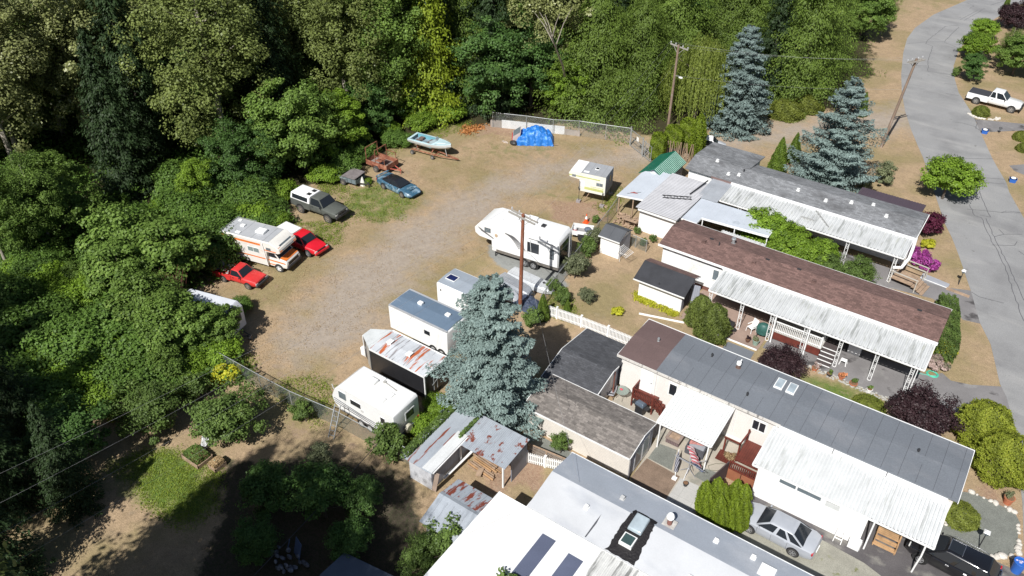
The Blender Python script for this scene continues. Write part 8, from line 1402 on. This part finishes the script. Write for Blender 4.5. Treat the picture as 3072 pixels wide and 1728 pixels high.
# utility trailers
t = thing('utility_trailer', 'small white sided utility trailer holding a bucket and a dark sack', 'trailer', (-29.75, 54.0, 0), R(20)); f = MB(); f.box(-.95, .95, -.65, -.61, .5, .95); f.box(-.95, .95, .61, .65, .5, .95); f.box(-.95, -.91, -.61, .61, .5, .95); f.box(.91, .95, -.61, .61, .5, .95); f.build('box', m_trim, t); MB().box(-.92, .92, -.62, .62, .48, .55).build('floor', M('grey_plywood', (.28, .27, .27), .8), t); wheels(t, (.1,), .86, .36, .2, m_black, m_black); f = MB(); f.path([(-.35, -.78, .55), (-.25, -.78, .78), (.45, -.78, .78), (.55, -.78, .55)], .05, 5); f.build('mudguard', m_trim, t); MB().bar((-.9, 0, .45), (-2.0, 0, .45), .07).build('tongue', m_darkst, t)
s_ = thing('bucket', 'white jug with a red label standing in the small utility trailer', 'container', (-30.35, 53.75, .55)); MB().tube((0, 0, 0), (0, 0, .42), .16, .16, 12).build('jug', m_white, s_); MB().tube((0, 0, .05), (0, 0, .2), .165, .165, 12).build('label_band', m_tail, s_)
s_ = thing('sack', 'dark blue grey sack in the small utility trailer', 'sack', (-29.35, 54.3, .55)); MB().ball((0, 0, .2), (.36, .3, .24), 10, 7).build('sack', M('blue_grey_sack', (.10, .12, .16), .8, var=.3, vs=6), s_, smooth=True)
def util(label, x, y, rz, L, W, z0, z1, m, rack=False):
    t = thing('utility_trailer', label, 'trailer', (x, y, 0), rz); h, hw = L/2, W/2; f = MB(); f.box(-h, h, -hw, -hw+.04, z0, z1); f.box(-h, h, hw-.04, hw, z0, z1); f.box(-h, -h+.04, -hw+.04, hw-.04, z0, z1); f.box(h-.04, h, -hw+.04, hw-.04, z0, z1); f.build('box', m, t)
    MB().box(-h+.04, h-.04, -hw+.04, hw-.04, z0, z0+.05).build('floor', M('grey_brown_boards', (.22, .19, .17), .9, var=.3, vs=2), t); wheels(t, (0,), hw+.18, .33, .18, rim=m_steelrim)
    for s in (-1, 1): MB().path([(-.5, s*(hw+.08), z0), (-.38, s*(hw+.08), z0+.3), (.38, s*(hw+.08), z0+.3), (.5, s*(hw+.08), z0)], .07, 6).build('mudguard', m, t)
    f = MB(); f.bar((h-.1, -.4, z0), (h+1.1, 0, z0-.05), .07); f.bar((h-.1, .4, z0), (h+1.1, 0, z0-.05), .07); f.bar((h+1.0, 0, 0), (h+1.0, 0, z0+.2), .05); f.build('tongue', m_darkst if not rack else M('red_tongue', (.42, .10, .07), .7), t); return t
t = util('rusty red utility trailer with a tall open rack frame', -53.1, 53.25, R(2), 2.75, 1.85, .5, 1.02, m_rust, True); f = MB()
for x_ in (-1.3, -.1, 1.1):
    f = MB(); zt = 2.3 if x_ < 0 else 1.75
    for s in (-1, 1): f.bar((x_, s*.88, 1.0), (x_, s*.88, zt), .06)
    if x_ != 1.1: f.bar((x_, -.88, zt), (x_, .88, zt), .06)
    f.build('rack_hoop', m_rust, t)
f = MB(); f.bar((-.1, -.88, 1.7), (1.1, -.88, 1.7), .05); f.build('rack_rail', m_rust, t); MB().bar((-.1, .88, 1.7), (1.1, .88, 1.7), .05).build('rack_rail', m_rust, t); MB().box(-.1, .6, -.88, .2, 1.18, 1.22).build('shelf', m_rust, t); MB().ball((.1, -.2, .7), (.3, .22, .14), 8, 5).build('drum', M('pale_grey_drum', (.42, .45, .46), .5), t)
t = util('weathered grey utility trailer with a ply covered front half beside the weeds', -53.95, 49.2, R(5), 3.1, 1.45, .45, .9, M('grey_green_boards', (.15, .175, .175), .8, var=.2, vs=2, lines=(('x', .55, .05, .35),)))
MB().add([(-.1, -.85, 1.05), (1.5, -.85, 1.05), (1.75, -.1, 1.3), (1.55, .85, 1.15), (0, .85, 1.15), (-.1, -.85, 1.0), (1.5, -.85, 1.0), (1.75, -.1, 1.25), (1.55, .85, 1.1), (0, .85, 1.1)], [(0,1,2,3,4), (9,8,7,6,5), (0,5,6,1), (1,6,7,2), (2,7,8,3), (3,8,9,4), (4,9,5,0)]).build('lid', M('mossy_plywood', (.17, .15, .15), .9, var=.25, vs=3), t); MB().box(0, 1.5, -.76, -.70, .45, 1.02).build('side_panel', M('slate_glass_panel', (.16, .20, .22), .4, lines=(('x', .5, .05, .25),)), t)
# boat and trailer
t = thing('motor_boat', 'pale blue and white open motor boat on a rusty trailer', 'boat', (-51.1, 58.75, 0), R(5)); 
R_ = []
for x, w, top, keel in ((-2.45, .92, 1.42, .78), (-1.2, .98, 1.42, .74), (.2, .95, 1.45, .74), (1.3, .74, 1.50, .82), (2.1, .40, 1.58, 1.0), (2.5, .05, 1.64, 1.3)): R_.append([(x, -w, top), (x, -w*.93, top-.28), (x, -w*.72, keel+.2), (x, 0, keel), (x, w*.72, keel+.2), (x, w*.93, top-.28), (x, w, top)])
n7 = len(R_); hb = MB(); V = [p for r_ in R_ for p in r_]; F = [(i*7+k, i*7+k+1, (i+1)*7+k+1, (i+1)*7+k) for i in range(n7-1) for k in range(6)]+[(0, 1, 2, 3, 4, 5, 6)]; hb.add(V, F); hull = hb.build('hull', M('chalky_white_hull', (.66, .69, .70), .4, var=.08, vs=2), t, smooth=True)
db = M('pale_blue_deck', (.48, .63, .67), .5, var=.08); V = []; F = []
for (x, w, top, _) in ((-2.45, .92, 1.42, 0), (-1.2, .98, 1.42, 0), (.2, .95, 1.45, 0), (.45, .92, 1.46, 0), (1.3, .74, 1.50, 0), (2.1, .40, 1.58, 0), (2.5, .05, 1.64, 0)): V.append((x, w, top))
b = MB()
for i in range(3, 6): (x0, w0, z0), (x1, w1, z1) = V[i], V[i+1]; b.add([(x0, -w0, z0+.004), (x1, -w1, z1+.004), (x1, 0, z1+.07), (x0, 0, z0+.07), (x0, w0, z0+.004), (x1, w1, z1+.004)], [(0, 1, 2, 3), (3, 2, 5, 4)])
for i in range(0, 3):
    (x0, w0, z0), (x1, w1, z1) = V[i], V[i+1]
    for s in (-1, 1): b.add([(x0, s*w0, z0+.004), (x1, s*w1, z1+.004), (x1, s*(w1-.22), z1+.03), (x0, s*(w0-.22), z0+.03)], [(0, 1, 2, 3)])
b.box(-2.45, -2.2, -.9, .9, 1.38, 1.44); b.build('deck', db, t); MB().box(-2.2, .45, -.72, .72, 1.0, 1.04).build('cockpit_floor', M('stained_blue_floor', (.20, .26, .30), .8, var=.4, vs=3), t); f = MB(); f.box(-2.2, .45, -.76, -.70, 1.0, 1.45); f.box(-2.2, .45, .70, .76, 1.0, 1.45); f.build('cockpit_side', M('turquoise_liner', (.16, .38, .46), .5), t); mv_ = M('brown_vinyl', (.16, .11, .10), .7)
for q in ((-1.7, -1.2, -.6, -.1, 1.04, 1.3), (-1.7, -1.2, .1, .6, 1.04, 1.3), (-.4, .0, -.6, .6, 1.04, 1.25)): MB().box(*q).build('seat', mv_, t)
MB().add([(.45, -.85, 1.48), (.75, -.1, 1.50), (.75, .1, 1.5), (.45, .85, 1.48), (.25, -.75, 1.72), (.5, -.1, 1.75), (.5, .1, 1.75), (.25, .75, 1.72)], [(0, 1, 5, 4), (1, 2, 6, 5), (2, 3, 7, 6)]).build('windscreen', M('perspex', (.35, .42, .44), .1), t); f = MB(); f.path([(.9, -.75, 1.5), (1.2, -.7, 1.68), (2.0, -.35, 1.75), (2.4, 0, 1.78), (2.0, .35, 1.75), (1.2, .7, 1.68), (.9, .75, 1.5)], .014, 5); f.build('rail', m_steel, t); MB().path([(-2.4, -.9, 1.42), (-2.3, -.9, 1.62), (-1.6, -.93, 1.6)], .014, 5).build('rail', m_steel, t)
s_ = thing('boat_trailer', 'rusty two wheeled boat trailer under the pale blue boat', 'trailer', (-51.1, 58.35, 0), R(5)); f = MB(); f.bar((-1.9, -.55, .42), (1.6, -.45, .42), .09); f.bar((-1.9, .75, .42), (1.6, .3, .42), .09); f.bar((1.5, -.45, .42), (3.6, .1, .34), .08); f.bar((1.5, .3, .42), (3.6, .1, .34), .08); f.bar((-1.6, -.75, .34), (-1.6, .95, .34), .07); f.bar((.9, -.75, .3), (.9, .5, .3), .07); f.bar((-1.5, 0, .45), (-1.5, 0, .85), .1); f.bar((.5, -.3, .45), (.5, .4, .85), .1); f.build('frame', m_rust, s_); wheels(s_, (-1.6,), .95, .24, .14, rim=m_rim); wheels(s_, (.9,), .85, .22, .13, rim=m_rim, sides=(-1,)); MB().bar((2.2, 0, .4), (1.75, .3, 1.3), .04).bar((-1.0, -.95, 1.3), (-1.0, -.6, .4), .03).build('strap', M('pale_strap', (.45, .45, .42), .8), s_)
# tarpaulin over an old car
t = thing('covered_car', 'old car under a crumpled bright blue tarpaulin with its rear window showing', 'car', (-43.75, 67.35, 0), R(33)); rg_ = np.random.default_rng(3); b = MB(); nx, ny = 34, 26; V = []; F = []
def tz(u, v):
    x, y = (u-.5)*4.1, (v-.5)*2.3; ed = max(0, 1-max(abs(u-.5)*2, abs(v-.5)*2)**5); z = .95*min(1, ed*1.5)
    z += .55*max(0, 1-((x-.1)/1.25)**4)*max(0, 1-(y/.95)**4); z += .22*max(0, 1-((x-.15)**2+(y-.35)**2)*2.2); z += .05*math.sin(x*7+y*4)+.045*math.sin(y*9-x*5)+.03*math.sin(x*17+y*3); return x, y, max(.02, z*(1 if ed > .02 else 0))
for j in range(ny+1):
    for i in range(nx+1): x_, y_, z_ = tz(i/nx, j/ny); V.append((x_+.04*math.sin(j*1.3), y_+.05*math.sin(i*1.1), z_))
for j in range(ny):
    for i in range(nx): a = j*(nx+1)+i; F.append((a, a+1, a+nx+2, a+nx+1))
b.add(V, F).build('tarpaulin', M('blue_tarpaulin', (.02, .17, .56), .42, var=.18, vs=3, bump=.5, stains=(((.14, .34, .68), (3, 3, 3), .6, .06),)), t); f = MB().add([(-2.45, -.8, .3), (-1.7, -.85, .3), (-1.7, .85, .3), (-2.45, .8, .3), (-2.35, -.75, .85), (-1.5, -.8, 1.4), (-1.5, .8, 1.4), (-2.35, .75, .85)], [(3,2,1,0),(4,5,6,7),(0,1,5,4),(1,2,6,5),(2,3,7,6),(3,0,4,7)]).build('tail', M('grey_red_bodywork', (.42, .36, .36), .5), t); MB().pane([(-2.35, .72, .87), (-2.35, -.72, .87), (-1.55, -.76, 1.38), (-1.55, .76, 1.38)], .08, .012).build('rear_window', m_glassb, f); MB().box(-2.47, -2.40, -.8, .8, .45, .62).build('tail_light', m_tail, f); MB().bar((2.0, -.9, .15), (2.5, -1.0, .1), .06).build('stick', m_wood2, t)
# upturned aluminium boats
def jon(label, x, y, rz, L, W, H, m):
    t = thing('upturned_boat', label, 'boat', (x, y, .16), rz); Rr = []
    for u, wv, zz_ in ((-.5, .96, .98), (-.2, 1, 1), (.15, .98, 1), (.32, .86, .95), (.44, .55, .62), (.5, .30, .22)):
        w_ = W/2*wv; xx = u*L; z1 = H*zz_; Rr.append([(xx, -w_, 0), (xx, -w_*.86, z1*.75), (xx, -w_*.62, z1), (xx, 0, z1+.03), (xx, w_*.62, z1), (xx, w_*.86, z1*.75), (xx, w_, 0)])
    V = [p for r_ in Rr for p in r_]; n = len(Rr); F = [(i*7+k, i*7+k+1, (i+1)*7+k+1, (i+1)*7+k) for i in range(n-1) for k in range(6)]+[(0, 1, 2, 3, 4, 5, 6), tuple((n-1)*7+k for k in range(7))]; MB().add(V, F).build('hull', m, t); f = MB()
    for k in range(-3, 4): y_ = k*W*.105; f.bar((-.49*L, y_, H*1.0+.012), (.30*L, y_*.95, H*.97+.012), .035, .03)
    f.path([(-.5*L, -W/2, .02), (.15*L, -W/2, .02), (.42*L, -W*.3, .02)], .025, 5); f.path([(-.5*L, W/2, .02), (.15*L, W/2, .02), (.42*L, W*.3, .02)], .025, 5); f.build('ribs', m_rim, t); return t
al = M('bright_aluminium', (.60, .62, .64), .42, .35, var=.10, vs=1.5); ald = M('dull_aluminium', (.33, .35, .38), .5, .4, var=.18, vs=1.5)
t = jon('larger upturned aluminium boat nearest the fifth-wheel trailer', -29.4, 45.35, R(-3), 4.3, 1.55, .48, al); MB().disc((1.15, .1, .53), .12, .02, 'z', 12).build('patch', m_darkst, t); jon('duller upturned aluminium boat half under the blue spruce', -30.2, 44.15, R(-8), 3.4, 1.45, .42, ald)
t = jon('third upturned aluminium boat mostly hidden by the blue spruce', -30.6, 42.9, R(-6), 3.2, 1.4, .38, M('pale_aluminium', (.5, .52, .55), .45, .3, var=.1))
t = thing('boat_cover', 'crumpled navy cover on the ground behind the red brown pole', 'tarpaulin', (-28.0, 42.9, 0), R(-20)); V = []; F = []
for j in range(11):
    for i in range(13): V.append(((i/12-.5)*2.6, (j/10-.5)*1.8, max(.02, .5*(1-((i/12-.5)*2)**4)*(1-((j/10-.5)*2)**4)+.07*math.sin(i*1.7+j)+.05*math.sin(j*2.1))))
for j in range(10):
    for i in range(12): a = j*13+i; F.append((a, a+1, a+14, a+13))
MB().add(V, F).build('cover', M('navy_cover', (.045, .06, .10), .6, var=.25, vs=3), t)
# shaded trailer in the thicket
t = trailer_box('cargo_trailer', 'pale blunt nosed cargo trailer in the tree shade at the edge of the thicket', 'trailer', -46.3, 26.3, R(14), 5.0, 2.25, .45, 2.6, M('grey_white_skin', (.55, .56, .60), .5, var=.06), None, .35, tongue=1, wx=(-.4, .4)); MB().box(-2.1, 2.1, -1.08, 1.08, 2.602, 2.62).build('roof', M('white_roof_skin', (.68, .70, .74), .4, .1, var=.05), t); MB().box(2.5, 2.515, -.35, .75, 1.2, 1.9).build('front_panel', m_darkst, t); MB().box(2.505, 2.53, -.2, .6, 2.0, 2.04).build('marker_strip', m_trim, t)
# bottom corner heap under the trees
t = thing('shed_roof', 'dark blue grey roof corner of a low hut at the bottom edge in the shade', 'hut', at(1060, 1840), R(8)); MB().prismx([(-1.8, 0), (-1.8, 1.7), (0, 2.2), (1.8, 1.7), (1.8, 0)], -1.6, 1.6).build('wall', m_greyside, t); MB().prismx([(-2.0, 1.7), (0, 2.32), (2.0, 1.7), (2.0, 1.64), (0, 2.26), (-2.0, 1.64)], -1.8, 1.8).build('roof', M('dark_blue_roof', (.10, .12, .16), .6), t)
t = thing('yard_clutter', 'heap of chairs and white buckets in deep shade at the bottom edge', 'clutter', at(860, 1690)); rd = random.Random(6); f = MB()
for i in range(22): f.ball((rd.uniform(-1.2, 1.2), rd.uniform(-.6, .6), rd.uniform(.05, .4)), (rd.uniform(.08, .25), rd.uniform(.08, .2), rd.uniform(.06, .2)), 6, 4)
f.build('buckets', M('blue_white_clutter', (.18, .19, .23), .7, var=.7, vs=4), t); MB().bar((.2, .6, .1), (.3, .9, 1.3), .7, .03).bar((-.5, .5, .1), (-.4, .8, 1.0), .05, .05).build('frame', M('blue_frame', (.10, .15, .28), .5), t)
